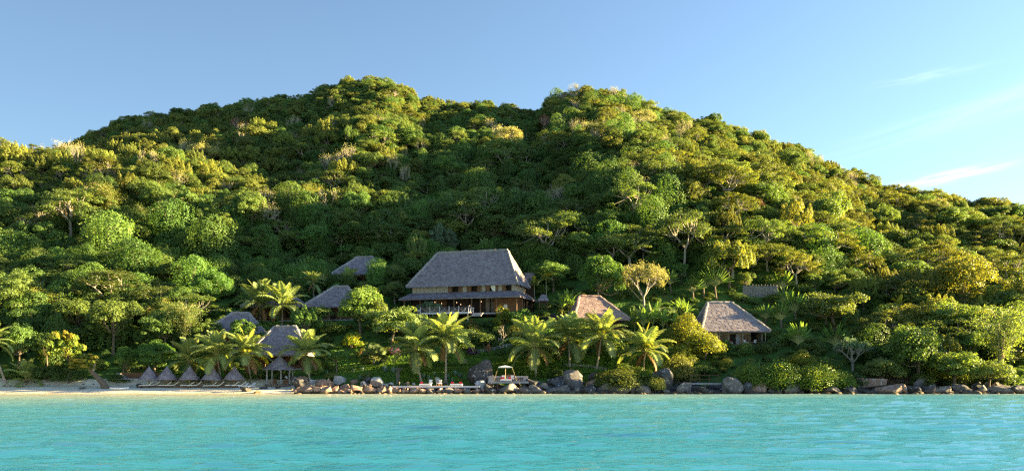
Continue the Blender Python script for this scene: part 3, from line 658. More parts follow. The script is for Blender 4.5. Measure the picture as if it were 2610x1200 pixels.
def zbeach(X, Y):
    z = terr(X, Y)*0.98 + 0.02 + 0.03*np.sin(X*0.35)+0.02*np.sin(X*0.9+Y)
    edge = np.clip((X+37)/3.0, 0, 1); return z - edge*0.8 - np.clip((Y-168)/2, 0, 1)*0.4 + 0.02*np.sin(X*2.1)*np.sin(Y*1.7)
tag(link('beach', grid_mesh('beach', np.arange(-260, -33, 0.6), np.arange(148, 170.5, 0.35), zbeach, [sand_mat()])), 'pale sand beach in front of the thatched parasols', None, None, 'structure')

def sea_mat():
    m, n, l = M_new('sea_water'); b = n['Principled BSDF']; b.inputs['Roughness'].default_value = 0.16; b.inputs['IOR'].default_value = 1.33
    g = n.new('ShaderNodeNewGeometry'); sp = n.new('ShaderNodeSeparateXYZ'); l.new(g.outputs['Position'], sp.inputs[0])
    nt = n.new('ShaderNodeTexNoise'); nt.inputs['Scale'].default_value = 0.035; nt.inputs['Detail'].default_value = 3; l.new(g.outputs['Position'], nt.inputs['Vector'])
    # water depth: sand shows through in the shallows off the beach, open turquoise further out
    def ma(op, a, b_, c=None):
        q = n.new('ShaderNodeMath'); q.operation = op
        for i, v in enumerate((a, b_, c)):
            if v is None: continue
            if isinstance(v, (int, float)): q.inputs[i].default_value = v
            else: l.new(v, q.inputs[i])
        return q.outputs[0]
    off = ma('SUBTRACT', 156.0, sp.outputs[1])                       # metres off the shore
    right = n.new('ShaderNodeMapRange'); right.inputs[1].default_value = -50; right.inputs[2].default_value = 75; right.inputs[3].default_value = 0; right.inputs[4].default_value = 42; l.new(sp.outputs[0], right.inputs[0])
    dd = ma('ADD', ma('MULTIPLY_ADD', nt.outputs[0], 24.0, ma('ADD', off, right.outputs[0])), -12.0)
    r = n.new('ShaderNodeValToRGB'); mrr = n.new('ShaderNodeMapRange'); mrr.inputs[1].default_value = 0; mrr.inputs[2].default_value = 125; l.new(dd, mrr.inputs[0]); l.new(mrr.outputs[0], r.inputs[0])
    els = r.color_ramp.elements; els[0].position = 0; els[0].color = (0.44, 0.42, 0.26, 1); els[1].position = 1; els[1].color = (0.042, 0.285, 0.42, 1)
    for p, c in ((0.12, (0.46, 0.55, 0.46)), (0.30, (0.24, 0.45, 0.47)), (0.52, (0.09, 0.35, 0.46))): e = els.new(p); e.color = (*c, 1)
    mp = n.new('ShaderNodeMapping'); mp.inputs['Scale'].default_value = (0.6, 1.0, 1.0); l.new(g.outputs['Position'], mp.inputs[0])
    hs = None
    for sc_, dist in ((2.6, 0.20), (0.8, 0.42)):
        w = n.new('ShaderNodeTexNoise'); w.inputs['Scale'].default_value = sc_; w.inputs['Detail'].default_value = 5; w.inputs['Roughness'].default_value = 0.6; l.new(mp.outputs[0], w.inputs['Vector'])
        bp = n.new('ShaderNodeBump'); bp.inputs['Strength'].default_value = 1.0; bp.inputs['Distance'].default_value = dist; l.new(w.outputs[0], bp.inputs['Height'])
        if hs: l.new(hs, bp.inputs['Normal'])
        hs = bp.outputs[0]
    nm_ = n.new('ShaderNodeMix'); nm_.data_type = 'VECTOR'; nm_.inputs[0].default_value = 0.5; l.new(hs, nm_.inputs[4]); nm_.inputs[5].default_value = (0, 0, 1); nn_ = n.new('ShaderNodeVectorMath'); nn_.operation = 'NORMALIZE'; l.new(nm_.outputs[1], nn_.inputs[0]); hs = nn_.outputs[0]
    # the colour comes from light scattered below the surface, so it does not follow the ripples; the reflection does
    up = n.new('ShaderNodeCombineXYZ'); up.inputs[2].default_value = 1.0
    # foam in broken patches where the ripples meet sand and rock
    nf = n.new('ShaderNodeTexNoise'); nf.inputs['Scale'].default_value = 0.9; nf.inputs['Detail'].default_value = 6; l.new(g.outputs['Position'], nf.inputs['Vector'])
    f1 = n.new('ShaderNodeMapRange'); f1.inputs[1].default_value = 0.46; f1.inputs[2].default_value = 0.56; l.new(nf.outputs[0], f1.inputs[0])
    f2 = n.new('ShaderNodeMapRange'); f2.inputs[1].default_value = 5.0; f2.inputs[2].default_value = 3.0; l.new(off, f2.inputs[0])
    fo = n.new('ShaderNodeMix'); fo.data_type = 'RGBA'; l.new(ma('MULTIPLY', f1.outputs[0], f2.outputs[0]), fo.inputs[0]); l.new(r.outputs[0], fo.inputs[6]); fo.inputs[7].default_value = (0.72, 0.75, 0.74, 1)
    df = n.new('ShaderNodeBsdfDiffuse'); l.new(fo.outputs[2], df.inputs['Color']); l.new(up.outputs[0], df.inputs['Normal'])
    gl = n.new('ShaderNodeBsdfGlossy'); gl.inputs['Roughness'].default_value = 0.07; l.new(hs, gl.inputs['Normal'])
    fr = n.new('ShaderNodeFresnel'); fr.inputs['IOR'].default_value = 1.33; l.new(hs, fr.inputs['Normal'])
    ms = n.new('ShaderNodeMixShader'); fm = ma('MINIMUM', fr.outputs[0], 0.68); l.new(fm, ms.inputs[0]); l.new(df.outputs[0], ms.inputs[1]); l.new(gl.outputs[0], ms.inputs[2])
    out = [q for q in n if q.type == 'OUTPUT_MATERIAL'][0]; l.new(ms.outputs[0], out.inputs[0]); n.remove(b)
    return m
sm = sea_mat()
_w = []
_r2 = np.random.RandomState(3)
for i in range(34):
    lam = 1.0*(1.065**i); th = _r2.normal(PI/2*0.97, 0.2); _w.append((2*PI/lam*math.cos(th), 2*PI/lam*math.sin(th), _r2.uniform(0, 6.28), 0.0108*lam**0.62))
def wave(X, Y):
    z = 0
    for a, b, p, A in _w: z = z + A*np.sin(a*X+b*Y+p)
    calm = np.clip((158-Y)/30.0, 0.25, 1)
    return z*calm
Yr = [24.0]
while Yr[-1] < 162: Yr.append(Yr[-1] + max(0.17, Yr[-1]*0.0052))
Yr = np.array(Yr); U = np.linspace(-0.78, 0.78, 660)
YY, UU = np.meshgrid(Yr, U, indexing='ij'); XX = UU*YY
V1 = np.stack([XX, YY, wave(XX, YY)], -1).reshape(-1, 3); nu = len(U); ny = len(Yr); i_ = np.arange(nu*ny).reshape(ny, nu)
F1 = np.stack([i_[:-1, :-1], i_[:-1, 1:], i_[1:, 1:], i_[1:, :-1]], -1).reshape(-1, 4)
OX, OY = np.meshgrid(np.arange(-40, 41)*150.0, np.arange(-40, 41)*150.0); V2 = np.stack([OX, OY, np.full(OX.shape, -1.1)], -1).reshape(-1, 3)
i2 = np.arange(OX.size).reshape(OX.shape)+len(V1); F2 = np.stack([i2[:-1, :-1], i2[:-1, 1:], i2[1:, 1:], i2[1:, :-1]], -1).reshape(-1, 4)
sea_me = mk_mesh('sea', np.concatenate([V1, V2]), np.concatenate([F1, F2]), [sm], None, True)
tag(link('sea', sea_me), 'calm turquoise sea with small ripples', None, None, 'structure')

# ------------------------------------------------------------------ thatched roofs and houses
def shingle_face(Qs, A, B, Cc, Dd, rng, sw=0.52, sh=0.42, lift=0.06):
    """rows of ragged thatch bundles on the plane A-B (eave) to D-C (top)"""
    A, B, Cc, Dd = map(np.array, (A, B, Cc, Dd)); up = ((Dd+Cc)-(A+B))/2; H = np.linalg.norm(up); rows = max(2, int(H/sh))
    nrm = np.cross(B-A, (Dd+Cc)/2-A); nrm = nrm/np.linalg.norm(nrm); nrm = nrm if nrm[2] > 0 else -nrm
    for r in range(-1, rows):
        t = max(0, r/rows); t2 = (r+1.75)/rows; a = A+(Dd-A)*t; b = B+(Cc-B)*t; L = np.linalg.norm(b-a)
        n = max(1, int(L/sw)); ex = (b-a)/max(L, 1e-6); u = up/H
        for k in range(n):
            x0 = k/n*L + rng.uniform(-.06, .06) + (sw*0.5 if r % 2 else 0) - sw*0.25; x1 = x0 + L/n*rng.uniform(1.0, 1.25)
            x0 = max(0, x0); x1 = min(L, x1)
            if x1-x0 < 0.05: continue
            dn = rng.uniform(-0.10, 0.14)+ (0.16 if r < 0 else 0); li = lift*rng.uniform(0.5, 1.5)
            p0 = a+ex*x0-u*dn+nrm*li; p1 = a+ex*x1-u*(dn+rng.uniform(-.06, .06))+nrm*li*rng.uniform(0.7, 1.3)
            hgt = min(sh*1.75, H*(1-t)*0.98)
            if hgt < 0.1: continue
            sl = (Dd-A)/H; sr = (Cc-B)/H; k0 = x0/max(L, 1e-6); k1 = x1/max(L, 1e-6)
            d0 = sl+(sr-sl)*k0; d1 = sl+(sr-sl)*k1
            p3 = a+ex*x0+d0*hgt+nrm*0.015; p2 = a+ex*x1+d1*hgt+nrm*0.015
            Qs += [p0, p1, p2, p3]
def hip_roof(parent, x0, x1, y0, y1, z0, ix0, ix1, iy0, iy1, z1, matkey='thatch', name='roof', seed=0, cap=True, th=0.34, sw=0.44, sh=0.34):
    rng = np.random.RandomState(seed); o = [(x0, y0, z0), (x1, y0, z0), (x1, y1, z0), (x0, y1, z0)]; i = [(ix0, iy0, z1), (ix1, iy0, z1), (ix1, iy1, z1), (ix0, iy1, z1)]
    mb = MB(); lo = lambda P, d: (P[0], P[1], P[2]-d)
    V = [*o, *i, *[lo(p, th) for p in o], *[lo(p, th) for p in i]]
    Fc = []
    for k in range(4):
        j = (k+1) % 4; Fc += [(k, j, 4+j, 4+k), (8+k, 12+k, 12+j, 8+j), (k, 8+k, 8+j, j)]
    Fc.append((4, 5, 6, 7)); mb.add(V, Fc, 0)
    Qs = []
    for k in range(4):
        j = (k+1) % 4; shingle_face(Qs, o[k], o[j], i[j], i[k], rng, sw, sh)
    mb.quads(Qs, 0)
    roof = mb.obj(name, [M[matkey]], parent)
    if cap:
        cb = MB(); rad = 0.30
        for k in range(4):
            a, b = np.array(o[k]), np.array(i[k]); L = np.linalg.norm(b-a); n = max(3, int(L/0.5)); a = a+np.array([0, 0, 0.02])
            cb.tube([a+(b-a)*t+rng.normal(size=3)*0.035 for t in np.linspace(0, 1, n)], [rad*rng.uniform(0.8, 1.15) for _ in range(n)], 6)
        a, b = np.array(i[0]), np.array(i[1]); n = max(3, int(np.linalg.norm(b-a)/0.5))
        if iy0 == iy1: cb.tube([a+(b-a)*t+rng.normal(size=3)*0.04+np.array([0, 0, 0.08]) for t in np.linspace(0, 1, n)], [rad*rng.uniform(0.85, 1.15) for _ in range(n)], 6)
        cb.obj('ridge_cap', [M['thatch_cap' if matkey == 'thatch' else matkey]], roof)
    return roof
def box_obj(name, x0, x1, y0, y1, z0, z1, mk, parent): return MB().box(x0, x1, y0, y1, z0, z1).obj(name, M[mk], parent)
def post(parent, x, y, z0, z1, r=0.09, mk='wood', name='post'): return MB().tube([(x, y, z0), (x, y, z1)], r, 7).obj(name, M[mk], parent)
def shutter(parent, x, y, z0, w, h, mk='wood', slats=7):
    mb = MB(); mb.box(x-w/2, x-w/2+0.07, y-0.05, y, z0, z0+h); mb.box(x+w/2-0.07, x+w/2, y-0.05, y, z0, z0+h)
    mb.box(x-w/2+0.07, x+w/2-0.07, y-0.05, y, z0, z0+0.08); mb.box(x-w/2+0.07, x+w/2-0.07, y-0.05, y, z0+h-0.08, z0+h)
    for k in range(slats):
        z = z0+0.12+(h-0.24)*k/slats; mb.box(x-w/2+0.07, x+w/2-0.07, y-0.04, y-0.01, z, z+(h-0.24)/slats*0.62)
    return mb.obj('shutter', M[mk], parent)
def window(parent, x, y, z0, w, h):
    f = MB(); f.box(x-w/2, x+w/2, y-0.06, y, z0, z0+0.07); f.box(x-w/2, x+w/2, y-0.06, y, z0+h-0.07, z0+h)
    f.box(x-w/2, x-w/2+0.07, y-0.06, y, z0+0.07, z0+h-0.07); f.box(x+w/2-0.07, x+w/2, y-0.06, y, z0+0.07, z0+h-0.07)
    o = f.obj('window', M['wood'], parent); MB().box(x-w/2+0.07, x+w/2-0.07, y-0.03, y-0.02, z0+0.07, z0+h-0.07).obj('pane', M['glass'], o); return o

def hut(key, label, mk='thatch', wallmk='wood', walls=True):
    h = HUTS[key]; w, d, ab = h['w'], h['d'], h['ab']; s = h['g'].y/F
    t = thing('thatched_house', label, 'house', (h['g'].x, h['g'].y, h['zf']), h['rot'])
    pc = (h['L']+h['R'])/2; a = (h['rl']-pc)*s*1.03; b = (h['rr']-pc)*s*1.03
    hip_roof(t, -w/2, w/2, 0, d, ab, a, b, d*0.5, d*0.5, ab+h['h'], mk, seed=hash(key) % 97 if False else int(h['L']), sw=0.5)
    box_obj('floor', -w/2+0.7, w/2-0.7, 0.5, d-0.7, -0.35, 0, 'wood_grey', t)
    if walls:
        y = d*0.38
        box_obj('wall', -w/2+1.1, w/2-1.1, y, y+0.15, 0, ab+0.5, wallmk, t)
        box_obj('wall', -w/2+1.1, -w/2+1.25, y+0.15, d-0.9, 0, ab, wallmk, t); box_obj('wall', w/2-1.25, w/2-1.1, y+0.15, d-0.9, 0, ab, wallmk, t)
        n = 5
        for k in range(n):
            post(t, -w/2+0.9+(w-1.8)*k/(n-1), 0.7, -0.0, ab+0.25, 0.10, 'wood_pale' if key in ('h9', 'h3') else 'wood')
        for k in (-1, 0, 1): box_obj('doorway_shade', k*w*0.22-0.6, k*w*0.22+0.6, y-0.03, y-0.005, 0.02 if k == 0 else 0.8, 2.2, 'interior_shade', t); shutter(t, k*w*0.22+0.95, y-0.01, 0.3, 0.6, 1.9)  # near-black sheets on the solid wall, painted shade of the rooms
    # stilts down to the slope
    for k in range(4): post(t, -w/2+1.0+(w-2)*k/3, 0.8, -2.6, -0.35, 0.12, 'wood_dark', 'stilt')
    return t
hut('h2', 'upper thatched house left of the big lodge with a small white parasol under its eave')
hut('h3', 'grey thatched house half hidden by the bright green tree left of the lodge')
hut('h4', 'grey thatched roof behind two coconut palms on the left of the village')
hut('h5', 'leftmost grey thatched house peeping out above the beach parasols')
hut('h6', 'tall steep thatched roof directly behind the beach pavilion', walls=True)
hut('h8', 'sunlit brown thatched house behind the shore palms right of the lodge', 'thatch_brown_sunlit')
# small parasol on the terrace of the upper house
g2 = HUTS['h2']
def small_parasol(x, y, z, label):
    t = thing('parasol', label, 'parasol', (x, y, z)); mb = MB(); n = 8; V = [(0, 0, 2.35)]+[(1.15*math.cos(2*PI*k/n), 1.15*math.sin(2*PI*k/n), 1.98) for k in range(n)]
    V += [(0, 0, 2.32)]+[(1.15*math.cos(2*PI*k/n), 1.15*math.sin(2*PI*k/n), 1.90) for k in range(n)]
    mb.add(V, [(0, 1+k, 1+(k+1) % n) for k in range(n)]+[(9, 10+(k+1) % n, 10+k) for k in range(n)]+[(1+k, 10+k, 10+(k+1) % n, 1+(k+1) % n) for k in range(n)]); mb.obj('canopy', M['white'], t)
    post(t, 0, 0, 0, 2.33, 0.03, 'white', 'pole'); return t
small_parasol(at(867, 716, g2['g'].y-0.2).x, g2['g'].y+0.3, g2['zf']+0.02, 'small white parasol on the veranda of the upper thatched house')

# --- house with furnished veranda, on the right
h = HUTS['h9']; w, d, ab = h['w'], h['d'], h['ab']; s9 = h['g'].y/F
t9 = thing('thatched_house', 'thatched house on the right with wooden shutters and an open furnished veranda', 'house', (h['g'].x, h['g'].y, h['zf']), h['rot'])
pc = (h['L']+h['R'])/2
hip_roof(t9, -w/2, w/2, 0, d, ab, (h['rl']-pc)*s9*1.03, (h['rr']-pc)*s9*1.03, d/2, d/2, ab+h['h'], 'thatch', seed=9, sw=0.5)
box_obj('veranda_floor', -w/2+0.5, w/2-0.9, 0.25, d-0.8, -0.28, 0, 'wood', t9)
box_obj('wall', -w/2+1.0, -w/2+4.0, 1.2, 1.35, 0, ab+0.3, 'wood_pale', t9)
box_obj('wall', -w/2+4.0, w/2-3.2, 3.2, 3.35, 0, ab+0.6, 'wood_pale', t9)
box_obj('wall', w/2-1.6, w/2-1.3, 1.2, d-1.2, 0, ab+0.3, 'stone_wall', t9)
box_obj('wall', -w/2+1.0, -w/2+1.15, 1.35, d-1.2, 0, ab, 'wood_pale', t9)
box_obj('doorway_shade', -0.3, 1.0, 3.12, 3.19, 0.02, 2.3, 'interior_shade', t9)  # dark sheet before the wall, painted shade of an open door
box_obj('door', 1.05, 1.9, 3.10, 3.17, 0.02, 2.3, 'wood_grey', t9)
for x in (-w/2+1.6, -w/2+2.45, -w/2+3.25): shutter(t9, x, 1.19, 0.3, 0.7, 2.0)
for x in (-2.0, -1.2, 2.6, 3.3, 4.0): shutter(t9, x, 3.19, 0.6, 0.65, 1.6)
for x in (-w/2+0.8, -w/2+4.1, 1.6, w/2-1.0): post(t9, x, 0.5, 0, ab+0.2, 0.10, 'wood_pale')
box_obj('base_wall', 1.0, w/2-1.4, 0.6, 0.8, -1.6, -0.29, 'wood_pale', t9)
for k in range(4): post(t9, -w/2+1.0+k*1.7, 0.6, -1.8, -0.29, 0.09, 'wood', 'stilt')
def W9(x, y, z=0.0):
    v = Matrix.Rotation(h['rot'], 3, 'Z') @ Vector((x, y, 0)); return (h['g'].x+v.x, h['g'].y+v.y, h['zf']+z)
# --- simple furniture
def daybed(loc, rot, label, group=None, frame='wood', redn=2, w=1.9):
    t = thing('daybed', label, 'daybed', loc, rot, group); mb = MB(); mb.box(-w/2, w/2, -0.45, 0.45, 0.16, 0.26)
    mb.obj('frame', M[frame], t)
    for x in (-w/2+0.08, w/2-0.08):
        for y in (-0.37, 0.37): box_obj('leg', x-0.05, x+0.05, y-0.05, y+0.05, 0, 0.16, frame, t)
    c = MB().box(-w/2+0.03, w/2-0.03, -0.42, 0.42, 0.263, 0.42).obj('cushion', M['white'], t)
    for k in range(redn):
        x = (-w/2+0.38) if k == 0 else (w/2-0.38)
        p = MB(); p.add([(x-0.28, 0.16, 0.43), (x+0.28, 0.16, 0.43), (x+0.26, 0.34, 0.44), (x-0.26, 0.34, 0.44), (x-0.24, 0.26, 0.80), (x+0.24, 0.26, 0.80), (x+0.24, 0.40, 0.78), (x-0.24, 0.40, 0.78)], [(0, 3, 2, 1), (4, 5, 6, 7), (0, 1, 5, 4), (1, 2, 6, 5), (2, 3, 7, 6), (3, 0, 4, 7)])
        p.obj('pillow', M['red'], t)
    return t
def armchair(loc, rot, label, group=None, frame='wood', cush='white', sc_=1.0):
    t = thing('chair', label, 'chair', loc, rot, group); t.scale = (sc_,)*3
    for x in (-0.28, 0.28):
        for y in (-0.28, 0.28): MB().box(x-0.03, x+0.03, y-0.03, y+0.03, 0, 0.38 if y < 0 else 0.85).obj('leg', M[frame], t)
    box_obj('seat', -0.32, 0.32, -0.32, 0.30, 0.385, 0.47, cush, t)
    MB().add([(-0.28, 0.24, 0.48), (0.28, 0.24, 0.48), (0.28, 0.31, 0.48), (-0.28, 0.31, 0.48), (-0.28, 0.36, 1.02), (0.28, 0.36, 1.02), (0.28, 0.43, 1.02), (-0.28, 0.43, 1.02)], [(0, 3, 2, 1), (4, 5, 6, 7), (0, 1, 5, 4), (1, 2, 6, 5), (2, 3, 7, 6), (3, 0, 4, 7)]).obj('backrest', M[cush], t)
    for x in (-0.33, 0.33): box_obj('armrest', x-0.03, x+0.03, -0.3, 0.3, 0.62, 0.66, frame, t)
    return t
def table(loc, label, group=None, mk='wood', w=0.8):
    t = thing('table', label, 'table', loc, 0, group); box_obj('tabletop', -w/2, w/2, -w/2, w/2, 0.71, 0.75, mk, t)
    for x in (-w/2+0.06, w/2-0.06):
        for y in (-w/2+0.06, w/2-0.06): box_obj('leg', x-0.03, x+0.03, y-0.03, y+0.03, 0, 0.71, mk, t)
    return t
daybed(W9(-1.3, 1.6), h['rot'], 'low bed with red pillows on the veranda of the right hand house')
armchair(W9(1.4+1.2, 1.4), h['rot']+0.4, 'white cushioned armchair just right of the middle veranda post, right hand house')
armchair(W9(4.5, 1.3), h['rot']-0.9, 'white cushioned armchair at the right end of the furnished veranda')
table(W9(3.6, 1.6), 'small wooden table between two white armchairs on the veranda')
table(W9(-w/2+4.6, 1.4), 'wooden table at the shuttered end of the furnished veranda')
armchair(W9(-w/2+5.4, 1.5), h['rot']+1.2, 'dark wooden armchair beside the veranda table near the shutters', cush='wood_dark')

# --- the big lodge: local x runs left to right along the front, origin = front left roof corner
LO = Vector((LX, LY, 0)) + LDIR*27.4
lodge = thing('lodge', 'large two storey lodge with a huge grey thatched roof and open dining veranda', 'lodge', (LO.x, LO.y, 17.4), LROT)
zb = 17.4
hip_roof(lodge, 0, 27.4, 0, 10.4, 23.95-zb, 5.9, 23.4, 5.2, 5.2, 32.35-zb, 'thatch', 'roof', 3, True, 0.22, 0.40, 0.31)
hip_roof(lodge, -0.9, 28.7, -2.3, 13.2, 20.95-zb, 0.9, 26.9, 0.55, 9.9, 22.42-zb, 'thatch', 'skirt_roof', 4, False, 0.30, 0.42, 0.31)
# upper storey wall strip: panels and openings
zu0, zu1 = 22.2-zb, 24.6-zb
MB().box(1.6, 26.2, 9.4, 9.5, zu0, zu1).obj('wall', M['wood_pale'], lodge)
box_obj('upper_floor', 1.3, 26.4, 0.7, 9.8, zu0-0.25, zu0-0.02, 'wood_dark', lodge)
wins = [13.0, 18.7, 22.2 - 0.0, 24.35]
xw = 1.35; k = 0
opens = [(12.35, 14.05), (17.6, 19.35), (22.0, 23.1), (24.55, 25.9)]
opens = [(14.5, 16.2), (19.2, 21.0), (23.7, 24.9), (0, 0)]
def lodge_x(px):   # photo column -> distance along the lodge front (plane y=1)
    u = (px-CX)/F; A = LO + LBACK*0.9; dx, dy = -LDIR.x, -LDIR.y
    return (u*A.y - A.x)/(dx - u*dy)
op = [(1152, 1168.3), (1200.5, 1217), (1247.5, 1260), (1289, 1304)]
op = [(lodge_x(a), lodge_x(b)) for a, b in op]
x = 1.25; segs = []
for a, b in op: segs.append((x, a)); x = b
segs.append((x, 26.45))
for a, b in segs:
    n = max(1, int(round((b-a)/0.95)))
    for q in range(n):
        p0 = a+(b-a)*q/n; p1 = a+(b-a)*(q+1)/n; near = (abs(p0-a) < .01 or abs(p1-b) < .01)
        mb = MB(); mb.box(p0+0.02, p1-0.02, 0.9, 0.97, zu0, zu1); mb.box(p0+0.08, p0+0.16, 0.86, 0.9, zu0, zu1); mb.box(p1-0.16, p1-0.08, 0.86, 0.9, zu0, zu1)
        mb.box(p0+0.16, p1-0.16, 0.865, 0.9, zu0+0.72, zu0+0.80)
        mb.obj('wall_panel', M['wood' if (near and n > 1 and q in (0, n-1) and 3 < p0 < 26) else 'shutter'], lodge)
for a, b in op:
    f = MB(); f.box(a, b, 0.85, 0.95, zu0, zu0+0.35); f.box(a, a+0.08, 0.85, 0.95, zu0+0.35, zu1); f.box(b-0.08, b, 0.85, 0.95, zu0+0.35, zu1); wo = f.obj('window', M['wood'], lodge)
    MB().box(a+0.08, b-0.08, 1.6, 1.62, zu0+0.02, zu1).obj('opening_shade', M['interior_shade'], wo)  # dark sheet behind the frame, shade of the room put into colour
a, b = op[2]
MB().add([(a+0.1, 0.80, zu1), (b+0.25, 0.80, zu1), (b+0.25, 0.84, zu0+0.25), (b-0.3, 0.84, zu0+0.32), (a+0.45, 0.84, zu0+0.9)], [(0, 1, 2, 3, 4)]).obj('curtain', M['cream'], lodge)
for q in range(8):      # right end wall panels
    y0 = 1.0+q*1.05; MB().box(26.45, 26.55, y0+0.02, y0+1.03, zu0, zu1-0.2*0).obj('wall_panel', M['wood_pale' if q % 2 else 'shutter'], lodge)
box_obj('wall', 1.2, 1.3, 1.0, 9.4, zu0, zu1, 'wood_pale', lodge)
# ground floor
box_obj('veranda_floor', -0.4, 28.2, -1.9, 12.6, -0.3, 0, 'wood_grey', lodge)
gw = 2.6
for a, b, mk in ((0.6, 6.0, 'wood_dark'), (6.0, 9.3, 'wood'), (9.3, 12.2, 'interior_shade'), (12.2, 14.6, 'wood_dark'), (14.6, 17.6, 'interior_shade'), (17.6, 19.2, 'wood_dark'), (20.9, 23.2, 'wood'), (24.3, 27.4, 'wood')):  # the near-black panels are painted shade where the veranda rooms stand open
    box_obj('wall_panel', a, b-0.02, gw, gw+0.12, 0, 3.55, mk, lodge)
box_obj('wall_panel', 23.22, 24.28, gw, gw+0.12, 2.15, 3.55, 'wood', lodge)
box_obj('door', 23.3, 24.2, gw-0.06, gw-0.01, 0, 2.12, 'white', lodge)
box_obj('stone_pillar', 19.3, 20.1, gw-1.2, gw-0.4, 0, 3.5, 'stone_wall', lodge)
box_obj('stone_pillar', 20.15, 20.85, gw, gw+0.4, 0, 3.5, 'stone_wall', lodge)
box_obj('wall', 27.4, 27.52, gw, 11.8, 0, 3.4, 'wood_dark', lodge)
box_obj('wall', 0.4, 0.52, gw, 11.8, 0, 3.4, 'wood_dark', lodge)
box_obj('ceiling', -0.3, 28.1, -1.2, 12.2, 3.56, 3.62, 'wood_dark', lodge)
for xx in (0.2, 4.2, 8.3, 12.6, 16.9, 19.0, 22.9, 27.6): post(lodge, xx, -1.5, 0, 3.6, 0.13, 'wood')
for yy in (2.0, 6.0, 10.5): post(lodge, 27.9, yy, 0, 3.4, 0.13, 'wood')
for xx, yy, zz in ((8.5, 1.2, 2.6), (12.2, 1.4, 2.75), (13.5, 0.6, 2.2), (15.6, 0.9, 1.9), (18.3, 1.2, 2.8), (6.9, 1.0, 2.9)):
    lp = MB(); lp.tube([(xx, yy, zz+0.15), (xx, yy, 3.56)], 0.012, 4); lo_ = lp.obj('lamp_cord', M['wood_dark'], lodge)
    sp_ = MB(); sp_.tube([(xx, yy, zz-0.13), (xx, yy, zz-0.08), (xx, yy, zz), (xx, yy, zz+0.08), (xx, yy, zz+0.13)], [0.03, 0.055, 0.07, 0.055, 0.03], 7); sp_.obj('lamp_shade', M['lamp'], lodge)
# projecting deck with rail
dx0, dx1 = lodge_x(1098), lodge_x(1219)
dy0, dy1 = -5.6, -1.95
fl = MB()
nb = 26
for q in range(nb): box_obj('plank', dx0+(dx1-dx0)*q/nb+0.015, dx0+(dx1-dx0)*(q+1)/nb-0.015, dy0, dy1, -0.12, 0, 'wood_grey', lodge)
box_obj('deck_beam', dx0-0.05, dx1+0.05, dy0-0.12, dy0-0.003, -0.38, 0.03, 'deck_white', lodge)
for q in range(5): MB().box(dx0+0.3+(dx1-dx0-0.6)*q/4-0.07, dx0+0.3+(dx1-dx0-0.6)*q/4+0.07, dy0+0.1, dy0+0.24, -3.2, -0.38).obj('stilt', M['wood_grey'], lodge)
rail = MB()
np_ = 6
for q in range(np_):
    xx = dx0+0.1+(dx1-dx0-0.2)*q/(np_-1); box_obj('rail_post', xx-0.06, xx+0.06, dy0-0.02, dy0+0.10, 0.032, 1.35, 'deck_white', lodge)
for zz in (0.35, 0.6, 0.85, 1.1): rail.tube([(dx0+0.1, dy0+0.04, zz), (dx1-0.1, dy0+0.04, zz)], 0.012, 4)
for zz in (0.35, 0.6, 0.85, 1.1): rail.tube([(dx1-0.08, dy0+0.04, zz), (dx1-0.08, dy1, zz)], 0.012, 4)
rail.obj('rail_wire', M['deck_white'], lodge)
for q in range(3): box_obj('rail_post', dx1-0.14, dx1-0.02, dy0+1.0+q*1.2, dy0+1.12+q*1.2, 0.0, 1.3, 'deck_white', lodge)
stp = MB()
for q in range(4): box_obj('step', dx1+0.2+q*0.0, dx1+2.6, dy1-1.6-q*0.45, dy1-1.2-q*0.45, -0.3-q*0.22, -0.12-q*0.22, 'wood_grey', lodge)
box_obj('side_terrace', -2.2, dx0-0.2, -4.2, -1.92, -0.3, 0, 'wood_grey', lodge)
def WL(x, y, z=0.0):
    v = LO - LDIR*x + LBACK*y; return (v.x, v.y, zb+z)
_tl = ['first', 'second', 'third', 'fourth']
for q in range(4):
    xx = dx0+1.6+q*2.55
    table(WL(xx, dy0+1.5, 0.002), f'small dining table on the lodge deck, {_tl[q]} from the left', 'dining tables on the lodge deck', 'wood_pale', 0.75)
    armchair(WL(xx-0.75, dy0+1.3, 0.002), LROT+PI/2+0.2, f'pale dining chair left of the {_tl[q]} deck table from the left', 'dining chairs on the lodge deck', 'wood_pale', 'wood_pale', 0.9)
    armchair(WL(xx+0.75, dy0+1.6, 0.002), LROT-PI/2+0.2, f'white draped dining chair right of the {_tl[q]} deck table from the left', 'dining chairs on the lodge deck', 'wood_pale', 'white', 0.95)
armchair(WL(4.6, -3.1, 0.0), LROT+0.7, 'white chair on the left hand end of the lodge terrace', None, 'wood_pale', 'white')
# small buildings right behind the lodge
def little_roof(pl, pr, row, rl, rr, rrow, Y, label, mk='thatch', walls='wood_dark'):
    s = Y/F; w = (pr-pl)*s; pc = (pl+pr)/2; p = at(pc, row, Y); hh = (row-rrow)*s
    t = thing('thatched_hut', label, 'hut', (p.x, Y, p.z-2.6)); hip_roof(t, -w/2, w/2, 0, w*0.7, 2.6, (rl-pc)*s, (rr-pc)*s, w*0.35, w*0.35, 2.6+hh, mk, seed=int(pl), th=0.25, sw=0.4, cap=False)
    mb = MB(); mb.box(-w/2+0.5, w/2-0.5, 0.5, w*0.7-0.5, -2.5, 2.5); mb.obj('wall', M[walls], t)
    for sx in (-1, 1): post(t, sx*(w/2-0.35), 0.3, -2.5, 2.6, 0.08)
    return t
little_roof(1332, 1366, 722, 1338, 1361, 694, 207, 'small dark thatched hut peeping out behind the right end of the lodge')
little_roof(1371, 1399, 764, 1381, 1390, 749, 196, 'tiny thatched hut under the areca palms right of the lodge')
little_roof(270, 300, 926, 279, 292, 910, 176, 'small dark thatched shelter behind the leaning almond tree on the left')

